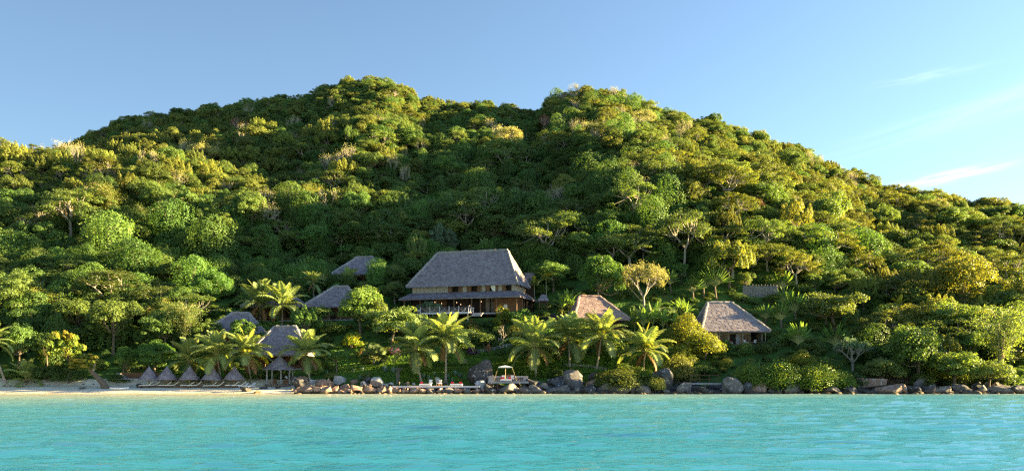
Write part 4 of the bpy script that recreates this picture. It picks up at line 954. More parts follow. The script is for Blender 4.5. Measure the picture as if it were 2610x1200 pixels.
# ------------------------------------------------------------------ beach: parasols, loungers, pavilion
def cone_thatch(R, H, z0, seed, rows=9, sides=26, concave=0.02):
    rng = np.random.RandomState(seed); mb = MB(); Q = []
    def rad(t): return R*((1-t)-concave*math.sin(PI*t)*(1-t)*1.2)+0.05*t
    n = 20
    V = [(rad(i/8)*0.97*math.cos(2*PI*k/n), rad(i/8)*0.97*math.sin(2*PI*k/n), z0+H*i/8) for i in range(9) for k in range(n)]
    mb.add(V, [(i*n+k, i*n+(k+1) % n, (i+1)*n+(k+1) % n, (i+1)*n+k) for i in range(8) for k in range(n)], 0)
    mb.add([(0, 0, z0+0.05)]+[(rad(0)*0.96*math.cos(2*PI*k/n), rad(0)*0.96*math.sin(2*PI*k/n), z0-0.02) for k in range(n)], [(0, 1+(k+1) % n, 1+k) for k in range(n)], 0)
    for r in range(rows):
        t0 = r/rows; t1 = min(1, (r+1.7)/rows); m_ = max(7, int(sides*(1-t0*0.8)))
        for k in range(m_):
            a0 = 2*PI*(k+rng.uniform(-.15, .15)+0.5*(r % 2))/m_; a1 = a0+2*PI/m_*1.2; dz = rng.uniform(-0.10, 0.05)-(0.08 if r == 0 else 0); l_ = 1.0+rng.uniform(0.01, 0.05)+0.03
            Q += [(rad(t0)*l_*math.cos(a0), rad(t0)*l_*math.sin(a0), z0+H*t0+dz), (rad(t0)*l_*math.cos(a1), rad(t0)*l_*math.sin(a1), z0+H*t0+dz+rng.uniform(-.04, .04)), (rad(t1)*math.cos(a1)*1.01, rad(t1)*math.sin(a1)*1.01, z0+H*t1), (rad(t1)*math.cos(a0)*1.01, rad(t1)*math.sin(a0)*1.01, z0+H*t1)]
    mb.quads(Q, 0); mb.tube([(0, 0, z0+H*0.94), (0, 0, z0+H*1.03)], [0.16, 0.05], 7)
    return mb
ords = ['leftmost', 'second from the left', 'middle', 'second from the right', 'rightmost']
near = ['in front of the wooden steps', 'left of the first beach palm', 'under the first beach palm', 'under the second beach palm', 'left of the leaning beach palm']
parx = [380, 425.5, 483.5, 540.5, 597]
def lounger(loc, rot, label, group, mk='cream', fr='wood', sc_=1.0):
    t = thing('sun_lounger', label, 'sun lounger', loc, rot, group); t.scale = (sc_,)*3
    prof = [(-1.0, 0.30), (-0.95, 0.33), (0.30, 0.36), (1.0, 0.88)]
    mb = MB(); V = []
    for (x, z) in prof: V += [(x, -0.34, z), (x, 0.34, z), (x, 0.34, z-0.09), (x, -0.34, z-0.09)]
    Fc = []
    for i in range(3):
        b = 4*i
        for k in range(4): Fc.append((b+k, b+(k+1) % 4, b+4+(k+1) % 4, b+4+k))
    Fc += [(3, 2, 1, 0), (12, 13, 14, 15)]; mb.add(V, Fc); mb.obj('mattress', M[mk], t)
    f = MB(); f.box(-0.98, 0.98, -0.36, -0.31, 0.16, 0.23); f.box(-0.98, 0.98, 0.31, 0.36, 0.16, 0.23); f.box(-0.98, -0.92, -0.31, 0.31, 0.165, 0.225); f.box(0.92, 0.98, -0.31, 0.31, 0.165, 0.225)
    f.tube([(0.75, -0.28, 0.2), (0.86, -0.28, 0.70)], 0.02, 4); f.tube([(0.75, 0.28, 0.2), (0.86, 0.28, 0.70)], 0.02, 4); f.obj('frame', M[fr], t)
    for x in (-0.8, 0.8):
        for y in (-0.33, 0.33): box_obj('leg', x-0.035, x+0.035, y-0.03, y+0.03, -0.05, 0.16, fr, t)
    return t
for i, x in enumerate(parx):
    b = ground(x+8, 985.5); s = b.y/F; z = float(zbeach(b.x, b.y))
    top = CAMZ+(HZ-933.5)*s; eave = CAMZ+(HZ-966)*s
    t = thing('thatched_parasol', f'{ords[i]} thatched beach parasol, {near[i]}' if i != 2 else 'middle one of the five thatched beach parasols, under a palm', 'parasol', (at(x, 980, b.y).x, b.y, z), 0, 'thatched parasols in a row on the beach')
    cone_thatch((26.5 if i else 25)*s, top-eave, eave-z, 60+i).obj('thatch_roof', M['thatch'], t)
    post(t, 0, 0, -0.3, top-z-0.3, 0.09, 'wood_pale')
    for k in range(4): MB().tube([(0, 0, eave-z-0.5), (1.0*math.cos(k*PI/2+.7), 1.0*math.sin(k*PI/2+.7), eave-z+0.12)], 0.03, 4).obj('brace', M['wood_pale'], t)
    for j, dx in enumerate((-5.0, 13.0)):
        g = ground(x+dx+(2 if i else 0), 986.5); zz = float(zbeach(g.x, g.y))
        lounger((g.x, g.y-0.6, zz+0.03), 0.42+0.05*((i*2+j) % 3), f'{"left" if j == 0 else "right"} cream sun lounger under the {ords[i]} thatched parasol', 'sun loungers in pairs under the thatched parasols', sc_=1.25)
for j, x in enumerate((622.5, 640)):
    g = ground(x, 987); t_ = lounger((g.x, g.y-0.4, float(zbeach(g.x, g.y))+0.03), 1.0, ['white beach chair nearer the parasols, left of the palm trunk', 'white beach chair standing right against the leaning palm trunk'][j], 'two white beach chairs beside the palm', 'white', 'white')
# pavilion
gp = ground(707, 984); s = gp.y/F; pzb = float(zbeach(gp.x, gp.y))
pav = thing('beach_pavilion', 'round thatched beach pavilion on pale posts over a low stone base', 'pavilion', (gp.x, gp.y+1.5, pzb))
topz = CAMZ+(HZ-906)*s-pzb; ez = CAMZ+(HZ-941)*s-pzb
cone_thatch(41*s, topz-ez, ez, 77, 12, 36, 0.04).obj('thatch_roof', M['thatch'], pav)
bs = MB()
rng = np.random.RandomState(8)
for k in range(22):
    a0 = 2*PI*k/22; 
    for r_ in range(2):
        q = MB(); a = a0+(0.14 if r_ else 0); R_ = 2.55; q.box(-0.33, 0.33, -0.2, 0.2, 0.24*r_-0.05, 0.24*r_+0.18)
        V = np.array(q.V[0])*(1+rng.normal(size=(8, 3))*0.04); ca, sa = math.cos(a), math.sin(a)
        VV = np.stack([V[:, 0]*-sa+(R_+V[:, 1])*ca, V[:, 0]*ca+(R_+V[:, 1])*sa, V[:, 2]], 1); mb = MB(); mb.add(VV, q.F); mb.obj('stone', M['stone_wall'], pav)
MB().tube([(0, 0, -0.2), (0, 0, 0.42)], 2.45, 24).obj('floor', M['stone_steps'], pav)
for k in range(9):
    a = 2*PI*k/9+0.2; post(pav, 2.5*math.cos(a), 2.5*math.sin(a), 0.35, ez+0.35, 0.07, 'wood_grey')
for dx, lb in ((-0.9, 'left'), (1.5, 'right')):
    mb = MB(); mb.box(-0.55, 0.55, -0.3, 0.3, 0.0, 0.45); mb.box(-0.55, 0.55, 0.22, 0.3, 0.45, 0.95); mb.box(-0.55, -0.48, -0.3, 0.22, 0.45, 0.65); mb.box(0.48, 0.55, -0.3, 0.22, 0.45, 0.65)
    o = mb.obj('bench', M['wood'], None, loc=(gp.x+dx, gp.y+0.6, pzb+0.425)); tag(o, f'orange brown wooden bench at the {lb} inside the beach pavilion', 'bench')

# wooden deck with stairs on the left
gd = ground(345, 966); s = gd.y/F; zd = CAMZ+(HZ-949)*s
dk = thing('bar_deck', 'dark raised timber deck with steps behind the leftmost parasol', 'deck', (at(345, 966, gd.y).x, gd.y, gd.z))
hd = zd-gd.z
for q in range(16): box_obj('plank', -2.6+q*0.5, -2.6+q*0.5+0.47, 0.0, 4.0, hd-0.08, hd, 'wood', dk)
for q in range(20): box_obj('wall_board', -2.6+q*0.4, -2.6+q*0.4+0.37, 0.05, 0.10, -0.6, hd-0.09, 'wood', dk)
rl = MB()
for q in range(5):
    x = -2.5+q*1.9; box_obj('rail_post', x-0.05, x+0.05, 1.6, 1.7, hd, hd+1.1, 'wood_dark', dk)
    if q < 4: rl.tube([(x, 1.65, hd+0.1), (x+1.9, 1.65, hd+1.0)], 0.035, 4); rl.tube([(x, 1.65, hd+1.0), (x+1.9, 1.65, hd+0.1)], 0.035, 4)
rl.box(-2.5, 5.1, 1.62, 1.68, hd+1.02, hd+1.10); rl.obj('cross_rail', M['wood_dark'], dk)
for q in range(5): box_obj('step', -3.1+q*0.36, -2.7+q*0.36, -1.2, -0.05, hd-0.25-q*0.2, hd-0.17-q*0.2, 'wood_grey', dk)
st = MB(); st.tube([(-3.2, -1.22, hd-0.1), (-1.2, -1.22, -0.2+0.3)], 0.07, 4); st.tube([(-3.2, -0.1, hd-0.1), (-1.2, -0.1, 0.1)], 0.07, 4); st.obj('stringer', M['wood_grey'], dk)
box_obj('landing', -3.4, 1.4, -1.9, -1.25, -0.05, 0.12, 'wood_grey', dk)
for q, (x, lb) in enumerate(((279, 'left'), (289, 'middle'), (300, 'right'))):
    p = at(x, 952, 172); o = armchair((p.x, 172, p.z), 0.3+q, f'white chair beside the dark shelter on the left, {lb} of three', 'white chairs beside the left shelter', 'white', 'white')
box = MB(); p = at(289, 952, 173); box.box(-1.9, 2.2, -1.0, 1.2, -2.5, -0.02); tag(box.obj('terrace', M['stone_wall'], None, loc=(p.x, 172.5, at(289, 952, 172).z)), 'low stone terrace carrying the white chairs on the left', 'terrace')

# canoe on the sand
g = ground(304, 993); zc = float(zbeach(g.x, g.y)); can = thing('canoe', 'white canoe lying on the sand near the leaning almond tree', 'boat', (g.x, g.y, zc+0.05), 0.30)
mb = MB(); n = 12; L = 3.3; V = []; Fc = []
for i in range(n+1):
    t = i/n; x = (t-0.5)*L; wd = 0.36*math.sin(PI*min(max(t, 0.02), 0.98))**0.6; sh = 0.14*(2*t-1)**2
    for (yy, zz) in ((-1, 0.36), (-0.85, 0.12), (0, 0.0), (0.85, 0.12), (1, 0.36)): V.append((x, yy*wd, zz+sh))
    for (yy, zz) in ((0.9, 0.36), (0, 0.07), (-0.9, 0.36)): V.append((x, yy*wd*0.95, zz+sh-0.01))
for i in range(n):
    for k in range(8): Fc.append((i*8+k, (i+1)*8+k, (i+1)*8+(k+1) % 8, i*8+(k+1) % 8))
mb.add(V, Fc); mb.add([], []) if False else None; mb.obj('hull', M['white'], can, True)
for x in (-0.7, 0.7): box_obj('seat', x-0.1, x+0.1, -0.28, 0.28, 0.27, 0.30, 'wood_pale', can)

# person bending at the pavilion
def person(loc, rot, label):
    t = thing('person', label, 'person', loc, rot)
    J = {'pelvis': (0, 0, 0.90), 'spine': (0.05, 0, 1.10), 'chest': (0.20, 0, 1.30), 'neck': (0.30, 0, 1.44), 'hd': (0.36, 0, 1.53), 'head': (0.41, 0, 1.64),
         'lh': (0, 0.10, 0.86), 'lk': (0.06, 0.12, 0.48), 'la': (-0.02, 0.12, 0.09), 'lt': (0.14, 0.13, 0.04), 'rh': (0, -0.10, 0.86), 'rk': (0.02, -0.12, 0.48), 'ra': (-0.1, -0.12, 0.09), 'rt': (0.06, -0.13, 0.04),
         'ls': (0.22, 0.19, 1.36), 'le': (0.34, 0.22, 1.09), 'lw': (0.52, 0.20, 0.92), 'rs': (0.22, -0.19, 1.36), 're': (0.36, -0.22, 1.09), 'rw': (0.54, -0.18, 0.94)}
    R = dict(pelvis=.14, spine=.13, chest=.15, neck=.055, hd=.075, head=.095, lh=.10, lk=.06, la=.04, lt=.035, rh=.10, rk=.06, ra=.04, rt=.035, ls=.07, le=.042, lw=.03, rs=.07, re=.042, rw=.03)
    E = [('pelvis', 'spine'), ('spine', 'chest'), ('chest', 'neck'), ('neck', 'hd'), ('hd', 'head'), ('pelvis', 'lh'), ('lh', 'lk'), ('lk', 'la'), ('la', 'lt'), ('pelvis', 'rh'), ('rh', 'rk'), ('rk', 'ra'), ('ra', 'rt'), ('chest', 'ls'), ('ls', 'le'), ('le', 'lw'), ('chest', 'rs'), ('rs', 're'), ('re', 'rw')]
    # hands: palm and five bent fingers
    for sd in ('l', 'r'):
        wv = J[sd+'w']; y = 1 if sd == 'l' else -1; J[sd+'p'] = (wv[0]+0.06, wv[1], wv[2]-0.03); R[sd+'p'] = .026; E.append((sd+'w', sd+'p'))
        for k, (oy, ln) in enumerate(((-.03, .06), (-.01, .075), (.01, .08), (.03, .07))):
            J[f'{sd}f{k}'] = (wv[0]+0.10, wv[1]+oy, wv[2]-0.05); J[f'{sd}g{k}'] = (wv[0]+0.10+ln*0.6, wv[1]+oy, wv[2]-0.05-ln*0.8); R[f'{sd}f{k}'] = .009; R[f'{sd}g{k}'] = .007; E += [(sd+'p', f'{sd}f{k}'), (f'{sd}f{k}', f'{sd}g{k}')]
        J[sd+'t'+'h'] = (wv[0]+0.07, wv[1]-y*0.05, wv[2]-0.06); R[sd+'th'] = .010; E.append((sd+'p', sd+'th'))
    ks = list(J); me = bpy.data.meshes.new('body'); me.from_pydata([J[k] for k in ks], [(ks.index(a), ks.index(b)) for a, b in E], []); me.materials.append(M['skin']); me.materials.append(M['shirt']); me.materials.append(M['trousers'])
    o = link('body', me, t); md = o.modifiers.new('skin', 'SKIN'); sv = me.skin_vertices[0].data
    for i, k in enumerate(ks): sv[i].radius = (R[k], R[k])
    sv[0].use_root = True; ss = o.modifiers.new('sub', 'SUBSURF'); ss.levels = 1; ss.render_levels = 1
    def shell(name, chain, rr, mk):
        mb = MB(); [mb.tube(c, r_, 10) for c, r_ in zip(chain, rr)]; mb.obj(name, M[mk], t, True)
    shell('shirt', [[J['pelvis'], J['spine'], J['chest'], (0.27, 0, 1.42)], [J['ls'], J['le']], [J['rs'], J['re']]], [[.165, .165, .19, .10], [.09, .06], [.09, .06]], 'shirt')
    shell('trousers', [[J['pelvis'], J['lh'], J['lk'], J['la']], [J['pelvis'], J['rh'], J['rk'], J['ra']]], [[.155, .125, .085, .06]]*2, 'trousers')
    hr = MB(); hr.tube([(0.34, 0, 1.60), (0.37, 0, 1.68), (0.41, 0, 1.75), (0.43, 0, 1.765)], [0.095, 0.112, 0.09, 0.03], 10); hr.obj('hair', M['hair'], t, True)
    return t
g = ground(731.5, 981); person((g.x, g.y, float(zbeach(g.x, g.y))+0.28), 2.6, 'person in a pale blue shirt and dark trousers stooping beside the beach pavilion')
b_ = MB().box(-0.9, 1.1, -0.55, 0.5, -0.2, 0.28).obj('stone_plinth', M['stone_steps'], None, loc=(g.x, g.y, float(zbeach(g.x, g.y)))); tag(b_, 'low stone plinth at the right foot of the beach pavilion', 'plinth')
M['old_pole'] = mat('old_pole', (0.24, 0.22, 0.205), 0.85, 0.3, 3)
# ------------------------------------------------------------------ rocks
def rock_mesh(seed, kind):
    import bmesh
    rng = np.random.RandomState(seed); bm = bmesh.new(); bmesh.ops.create_icosphere(bm, subdivisions=4, radius=1)
    V = np.array([v.co[:] for v in bm.verts]); Fc = [tuple(v.index for v in f.verts) for f in bm.faces]; bm.free()
    cuts = unit(rng.normal(size=(16, 3))*np.array([1, 1, 0.8])); dist = rng.uniform(0.34, 0.80, 16)
    for c, d in zip(cuts, dist):
        t = V@c; ex = np.maximum(t-d, 0); V = V-ex[:, None]*c*0.97
    for k in range(5):
        f = rng.normal(size=3)*(1.6*1.7**k); V = V*(1+0.045/(1.3**k)*np.sin(V@f+rng.uniform(0, 6)))[:, None]
    V[:, 2] = np.where(V[:, 2] < -0.5, -0.5-(-0.5-V[:, 2])*0.3, V[:, 2])
    V = V/np.abs(V).max(0)*np.array([1.05, 1.05, 1.0]); return mk_mesh('boulder', V, np.array(Fc), [M[kind]], None, False)
RK = {k: [rock_mesh(i*7+j, k) for j in range(4)] for i, k in enumerate(('rock_brown', 'rock_grey', 'rock_dark', 'rock_white'))}
_rc = 0
def rock(x0, x1, top, bot, kind, label, group=None, cat='rock', deep=0.8, name='boulder'):
    global _rc; _rc += 1
    bot = min(bot, 1004.5); g = ground((x0+x1)/2, bot); s = g.y/F; w = (x1-x0)*s; hh = (bot-top)*s
    o = link(name, RK[kind][_rc % 4]); o.location = (g.x, g.y+w*deep*0.32, g.z+hh*0.38); o.scale = (w/2*1.0, w/2*deep, hh*0.60); o.rotation_euler = (((_rc*1.7) % 1-0.5)*0.4, ((_rc*3.3) % 1-0.5)*0.45, (_rc*2.4) % 0.9-0.45)
    tag(o, label, cat, group); return o
BR, GR, DK, WH = 'rock_brown', 'rock_grey', 'rock_dark', 'rock_white'
rock(738, 782, 956, 992, DK, 'large black and grey rock at the right end of the sand beach')
rock(752, 770, 984, 1003, BR, 'small brown boulder at the foot of the black beach rock')
rock(767, 797, 979, 1004, BR, 'squarish orange brown boulder just right of the black beach rock')
rock(793, 820, 980, 1003, BR, 'tilted brown boulder, third along the brown rock heap from the beach')
rock(809, 846, 982, 1005, BR, 'wide brown boulder in the middle of the rock heap right of the beach')
rock(820, 846, 961, 988, BR, 'topmost pointed brown boulder of the heap right of the beach')
rock(760, 782, 970, 988, BR, 'brown boulder leaning on the black beach rock')
rock(800, 822, 968, 984, BR, 'small brown boulder behind the heap right of the beach')
rock(843, 862, 981, 1003, BR, 'narrow brown boulder right of the wide middle boulder')
rock(850, 880, 994, 1006, BR, 'low orange rock at the waterline below the brown heap')
rock(862, 892, 978, 998, BR, 'brown boulder behind the low orange rock')
rock(886, 924, 979, 1001, BR, 'long brown boulder left of the slate grey boulder')
rock(917, 939, 975, 999, DK, 'slate grey boulder standing in front of the white rock')
rock(922, 950, 959, 983, DK, 'black rock left of the bright white rock')
rock(940, 985, 959, 988, WH, 'bright white rock at the left end of the white deck')
rock(924, 962, 983, 1005, BR, 'brown boulder at the waterline below the bright white rock')
rock(955, 986, 985, 1005, BR, 'rounded brown boulder left of the white deck at the waterline')
rock(981, 1003, 983, 1003, BR, 'brown boulder under the left corner of the white deck')
wl_names = ['first', 'second', 'third', 'fourth', 'fifth', 'sixth', 'seventh', 'eighth', 'ninth', 'tenth', 'eleventh', 'twelfth']
for i, (a, b, tp, k) in enumerate(((998, 1012, 987, BR), (1010, 1024, 988, BR), (1022, 1034, 987, BR), (1032, 1043, 988, BR), (1040, 1067, 986, BR), (1064, 1086, 987, BR), (1083, 1112, 988, GR), (1110, 1131, 987, BR), (1125, 1158, 987, GR), (1154, 1180, 987, BR), (1175, 1204, 988, GR), (1200, 1232, 988, BR))):
    rock(a, b, tp, 1005, k, f'{"brown" if k == BR else "grey"} stone under the white deck, {wl_names[i]} from its left end', 'stones piled under the white deck', deep=1.0)
rock(1182, 1256, 914, 986, DK, 'huge black boulder with white lichen between the two decks', deep=0.75)
rock(1208, 1240, 965, 992, WH, 'pale rock at the foot of the huge black boulder')
rock(1226, 1266, 980, 1005, DK, 'dark boulder at the waterline left of the upper deck')
rock(1260, 1328, 975, 1006, GR, 'broad boulder with a sunlit right face under the upper deck')
rock(1322, 1358, 984, 1005, GR, 'grey boulder at the waterline right of the upper deck')
rock(1330, 1356, 972, 992, GR, 'grey boulder touching the right end of the upper deck')
rock(1340, 1380, 963, 993, DK, 'black and white streaked boulder right of the upper deck')
rock(1362, 1406, 974, 999, GR, 'smooth grey boulder below the first tall palm right of the decks')
rock(1386, 1448, 955, 992, DK, 'wide black and white wedge of rock among the shore boulders')
rock(1374, 1460, 986, 1009, GR, 'long low sloping rock with a golden right tip at the water')
rock(1431, 1495, 938, 992, GR, 'big upright grey boulder with a rounded top')
rock(1458, 1482, 985, 1003, GR, 'small boulder in front of the big upright grey boulder')
rock(1480, 1520, 982, 1004, DK, 'dark boulder right of the big upright grey boulder')
rock(1500, 1532, 948, 976, DK, 'black and white boulder behind, under the slanting palm trunk')
rock(1494, 1522, 966, 988, BR, 'brown boulder between the two dark boulders')
rock(1516, 1564, 976, 1003, GR, 'grey boulder below the leafy shore bush, left half')
rock(1546, 1610, 979, 1005, GR, 'wide sunlit boulder below the leafy shore bush')
rock(1604, 1632, 977, 1003, GR, 'golden lit pointed boulder right of the wide sunlit boulder')
rock(1622, 1667, 979, 1005, GR, 'rounded boulder below the last shore palm')
rock(1662, 1722, 940, 1001, DK, 'large dark overhanging boulder below the yellow shrubs')
rock(1690, 1712, 990, 1006, GR, 'small pointed rock in the water below the dark overhanging boulder')
rock(1724, 1770, 972, 1006, GR, 'wedge shaped boulder with a lit top edge left of the jetty')
rock(1766, 1820, 984, 1006, DK, 'low dark boulder under the jetty')
rock(1820, 1850, 972, 990, GR, 'grey stone block at the right end of the jetty')
rock(1845, 1898, 953, 1004, GR, 'tall grey boulder with a white top right of the jetty')
rock(1894, 1920, 972, 1003, DK, 'dark boulder in the shade right of the tall grey boulder')
rock(1915, 1960, 976, 1003, BR, 'reddish rock in the hollow under the almond thicket, left')
rock(1950, 1995, 972, 998, BR, 'reddish rock in the hollow under the almond thicket, right')
rock(1960, 1994, 992, 1007, GR, 'small grey rock in the water below the almond thicket')
rock(1990, 2064, 977, 1007, GR, 'big rounded boulder with a golden cap below the almond thicket')
rock(2060, 2092, 986, 1004, DK, 'low dark rock right of the golden capped boulder')
rock(2088, 2155, 984, 1007, GR, 'long ridged boulder below the right end of the almond thicket')
rock(2150, 2190, 985, 1004, DK, 'low dark rock right of the long ridged boulder')
rock(2178, 2270, 955, 990, BR, 'broad brown rock slab on the bank below the frangipani')
rock(2240, 2308, 978, 1007, BR, 'orange brown boulder with a lit tip at the waterline on the right')
rock(2306, 2350, 983, 1004, DK, 'dark rock right of the orange brown boulder')
rock(2345, 2392, 980, 1003, DK, 'dark flat rock at the water near the right end')
rock(2388, 2434, 984, 1005, GR, 'grey flat rock left of the pale cracked rocks')
rock(2430, 2490, 976, 1000, GR, 'pale cracked rock on the right bank')
rock(2484, 2528, 982, 1005, GR, 'pale cracked rock at the water near the right edge')
rock(2528, 2590, 979, 1004, GR, 'rounded grey rock near the right edge of the shore')
rock(2580, 2640, 981, 1005, DK, 'dark rock cut off by the right edge of the photo')
for i, (a, b, tp, bt, lb) in enumerate(((605, 640, 985, 999, 'smooth dark rock lying on the open sand'), (640, 662, 995, 1003, 'low brown rock in the sand near the water'), (657, 680, 984, 991, 'flat dark rock on the sand below the pavilion'), (345, 362, 976, 988, 'grey rock on the sand left of the first parasol'), (700, 714, 985, 990, 'small dark stone on the sand in front of the pavilion'), (194, 220, 984, 991, 'pale flat driftwood like rock on the left of the beach'))):
    rock(a, b, tp, bt, [DK, BR, DK, DK, DK, GR][i], lb)
_ow = ['first', 'second', 'third', 'fourth', 'fifth', 'sixth', 'seventh', 'eighth', 'ninth', 'tenth', 'eleventh', 'twelfth']
def ordw(i, n): return ('leftmost' if i == 0 else _ow[i]+' from the left') if i <= n//2 else ('rightmost' if i == n-1 else _ow[n-1-i]+' from the right')
_rr = random.Random(9)
for (a, b, n, ks, lb) in ((745, 990, 16, (BR, BR, BR, WH), 'brown rock wedged between beach and white deck'), (1225, 1480, 15, (GR, DK, GR), 'grey rock wedged around the raised deck'), (1480, 1860, 20, (DK, GR, DK), 'dark rock below the shore palms and jetty'), (1890, 2240, 17, (DK, DK, GR, BR), 'dark rock on the bank under the shore thicket'), (2240, 2600, 18, (DK, GR, DK, BR), 'dark rock on the low bank towards the right edge')):
    for i in range(n):
        x = a+(b-a)*(i+_rr.uniform(0.1, 0.9))/n; w = _rr.uniform(14, 38); bt = _rr.uniform(978, 1005); rock(x-w/2, x+w/2, bt-w*_rr.uniform(0.45, 0.9), bt, ks[i % len(ks)], lb+', '+ordw(i, n), lb.replace('rock ', 'rocks ', 1), 'rock', _rr.uniform(0.7, 1.1))
# loose small stones all along the waterline
rng = np.random.RandomState(21); V_, F_ = [], []; base = RK[BR][0]; bv = np.array([v.co[:] for v in base.vertices]); 
import bmesh as _bm
_b = _bm.new(); _bm.ops.create_icosphere(_b, subdivisions=2, radius=1); sv_ = np.array([v.co[:] for v in _b.verts]); sf_ = np.array([[v.index for v in f.verts] for f in _b.faces]); _b.free()
def scatter_stones(name, n, pxa, pxb, ya, yb, smin, smax, mk, label):
    Vs, Fs = [], []; k = 0
    for i in range(n):
        Y = rng.uniform(ya, yb); px = rng.uniform(pxa, pxb); X = (px-CX)/F*Y; s = rng.uniform(smin, smax)
        v = sv_.copy(); 
        for _ in range(6): c = unit(rng.normal(size=(1, 3)))[0]; t = v@c; v = v-np.maximum(t-rng.uniform(0.5, 0.85), 0)[:, None]*c
        v = v*np.array([s*rng.uniform(0.8, 1.5), s, s*rng.uniform(0.5, 0.8)])+np.array([X, Y, float(terr(X, Y))+s*0.15]); Vs.append(v); Fs.append(sf_+k); k += len(v)
    o = link(name, mk_mesh(name, np.concatenate(Vs), np.concatenate(Fs), [M[mk]])); tag(o, label, None, None, 'stuff')
scatter_stones('rock_rubble', 260, 745, 1260, 153, 161, 0.15, 0.6, 'rock_brown', 'small brown stones between the shore boulders')
scatter_stones('rock_rubble', 420, 1250, 2680, 153, 162, 0.2, 0.9, 'rock_dark', 'dark stones between the shore boulders on the right')
scatter_stones('rock_rubble', 160, 1250, 2680, 152.6, 156, 0.15, 0.6, 'rock_grey', 'grey stones at the waterline on the right')
scatter_stones('debris', 25, -100, 330, 165.5, 168, 0.05, 0.22, 'rock_dark', 'dark seaweed and debris along the top of the beach')

# ------------------------------------------------------------------ decks, steps, rails
def deck(name, xa, xb, top, Y, depth, thick, label, mk, n, cat='deck'):
    p0, p1 = at(xa, top, Y), at(xb, top, Y); t = thing(name, label, cat, ((p0.x+p1.x)/2, Y, p0.z)); w = p1.x-p0.x
    for q in range(n): box_obj('plank', -w/2+w*q/n+0.012, -w/2+w*(q+1)/n-0.012, 0.05, depth, -0.07, 0, mk, t)
    box_obj('edge_beam', -w/2-0.03, w/2+0.03, -0.06, 0.04, -thick, 0.015, mk, t)
    return t, w, p0.z
D1, w1, z1 = deck('sun_deck', 996.5, 1222, 983.5, 156.5, 4.2, 0.30, 'long low white timber sun deck on stones at the water', 'deck_white', 40)
def onD1(px, y): return (at(px, 980, 156.5+y).x, 156.5+y, z1+0.003)
daybed(onD1(1084, 1.0), 0, 'white daybed with one red pillow on the low white deck, left', None, 'white', 1, 2.2)
daybed(onD1(1163, 1.0), 0, 'white daybed with two red pillows on the low white deck, right', None, 'white', 2, 2.3)
armchair(onD1(1098, 2.4), 0.1, 'white high backed deck chair beside the left daybed', None, 'wood', 'white', 1.15)
armchair(onD1(1119, 2.2), -0.5, 'white high backed deck chair in front of the pale rocks', None, 'wood', 'white', 1.15)
rock(1103, 1126, 962, 981, WH, 'pale grey rock behind the white deck chairs'); rock(1120, 1146, 970, 982, GR, 'low grey rock beside the white deck chairs')
rock(990, 1006, 973, 983, WH, 'small pale rock at the left end of the white deck'); rock(1047, 1059, 975, 982, WH, 'round cream coloured stone on the white deck')
rock(1028, 1042, 974, 982, BR, 'round brown stone behind the left end of the white deck')
for q, x in enumerate((1018, 1038, 1042)):
    p = at(x, 980, 159.5); MBp = MB().tube([(0, 0, 0), (0, 0, 0.75)], 0.07, 6).obj('bollard', M['wood_pale'], None, loc=(p.x, 159.5, z1)); tag(MBp, ['short wooden post left of the brown stone by the white deck', 'short wooden post right of the brown stone by the white deck', 'thin wooden post beside the cream stone on the white deck'][q], 'post')
D2, w2, z2 = deck('lounge_deck', 1244, 1347, 971.5, 158.5, 3.6, 0.34, 'raised grey timber lounge deck with built in bench and tied sunshade', 'wood_grey', 20)
ws = w2/2
for q in range(3): box_obj('bench_board', -ws, ws, 3.42, 3.50, 0.30+q*0.33-0.26, 0.30+q*0.33+0.04, 'wood_grey', D2)
for sx in (-1, 1):
    x0, x1 = (-ws, -ws+0.9) if sx < 0 else (ws-0.9, ws)
    box_obj('bench_end', x0, x1, 2.3, 3.4, 0.0, 0.72, 'wood_grey', D2); box_obj('bench_seat', (x0 if sx < 0 else x0-1.5), (x1+1.5 if sx < 0 else x1), 2.55, 3.38, 0.725, 0.79, 'wood_grey', D2)
    box_obj('bench_arm', x0-0.05, x1+0.05, 2.2, 2.5, 0.80, 0.87, 'wood_pale', D2)
for q, x in enumerate((-2.0, 2.2)): box_obj('stilt', x-0.09, x+0.09, 0.1, 0.28, -2.2, -0.35, 'wood', D2)
box_obj('backrest_frame', -0.9, 1.1, 3.30, 3.36, 0.95, 1.28, 'wood', D2)
daybed((at(1290, 965, 160).x, 160.0, z2+0.005), 0, 'white low sofa with two red pillows under the sunshade on the raised deck', None, 'white', 2, 2.1)
for q, (x, lb) in enumerate(((1283, 'left'), (1306, 'right'))):
    armchair((at(x, 965, 161.3).x, 161.3, z2+0.005), 0, f'white cushioned armchair at the {lb} behind the sofa on the raised deck', None, 'wood', 'white', 1.1)
sh = at(1288, 965, 160.6); t = thing('sunshade', 'small white square sunshade held by guy ropes over the raised deck', 'parasol', (sh.x, 160.6, z2+0.003))
mb = MB(); zc_ = at(1288, 934.5, 160.6).z - z2; a_ = 1.28
mb.add([(-a_, -a_, zc_), (a_, -a_, zc_), (a_, a_, zc_), (-a_, a_, zc_), (0, 0, zc_+0.30), (-a_, -a_, zc_-0.16), (a_, -a_, zc_-0.16), (a_, a_, zc_-0.16), (-a_, a_, zc_-0.16)], [(0, 1, 4), (1, 2, 4), (2, 3, 4), (3, 0, 4), (0, 5, 6, 1), (1, 6, 7, 2), (2, 7, 8, 3), (3, 8, 5, 0)])
mb.obj('canopy', M['white'], t); post(t, 0, 0, 0, zc_+0.29, 0.045, 'bamboo_pole', 'pole')
for sx in (-1, 1): MB().tube([(sx*a_, -a_, zc_), (sx*2.15, -1.9, 0.03)], 0.014, 4).obj('guy_rope', M['bamboo_pole'], t)
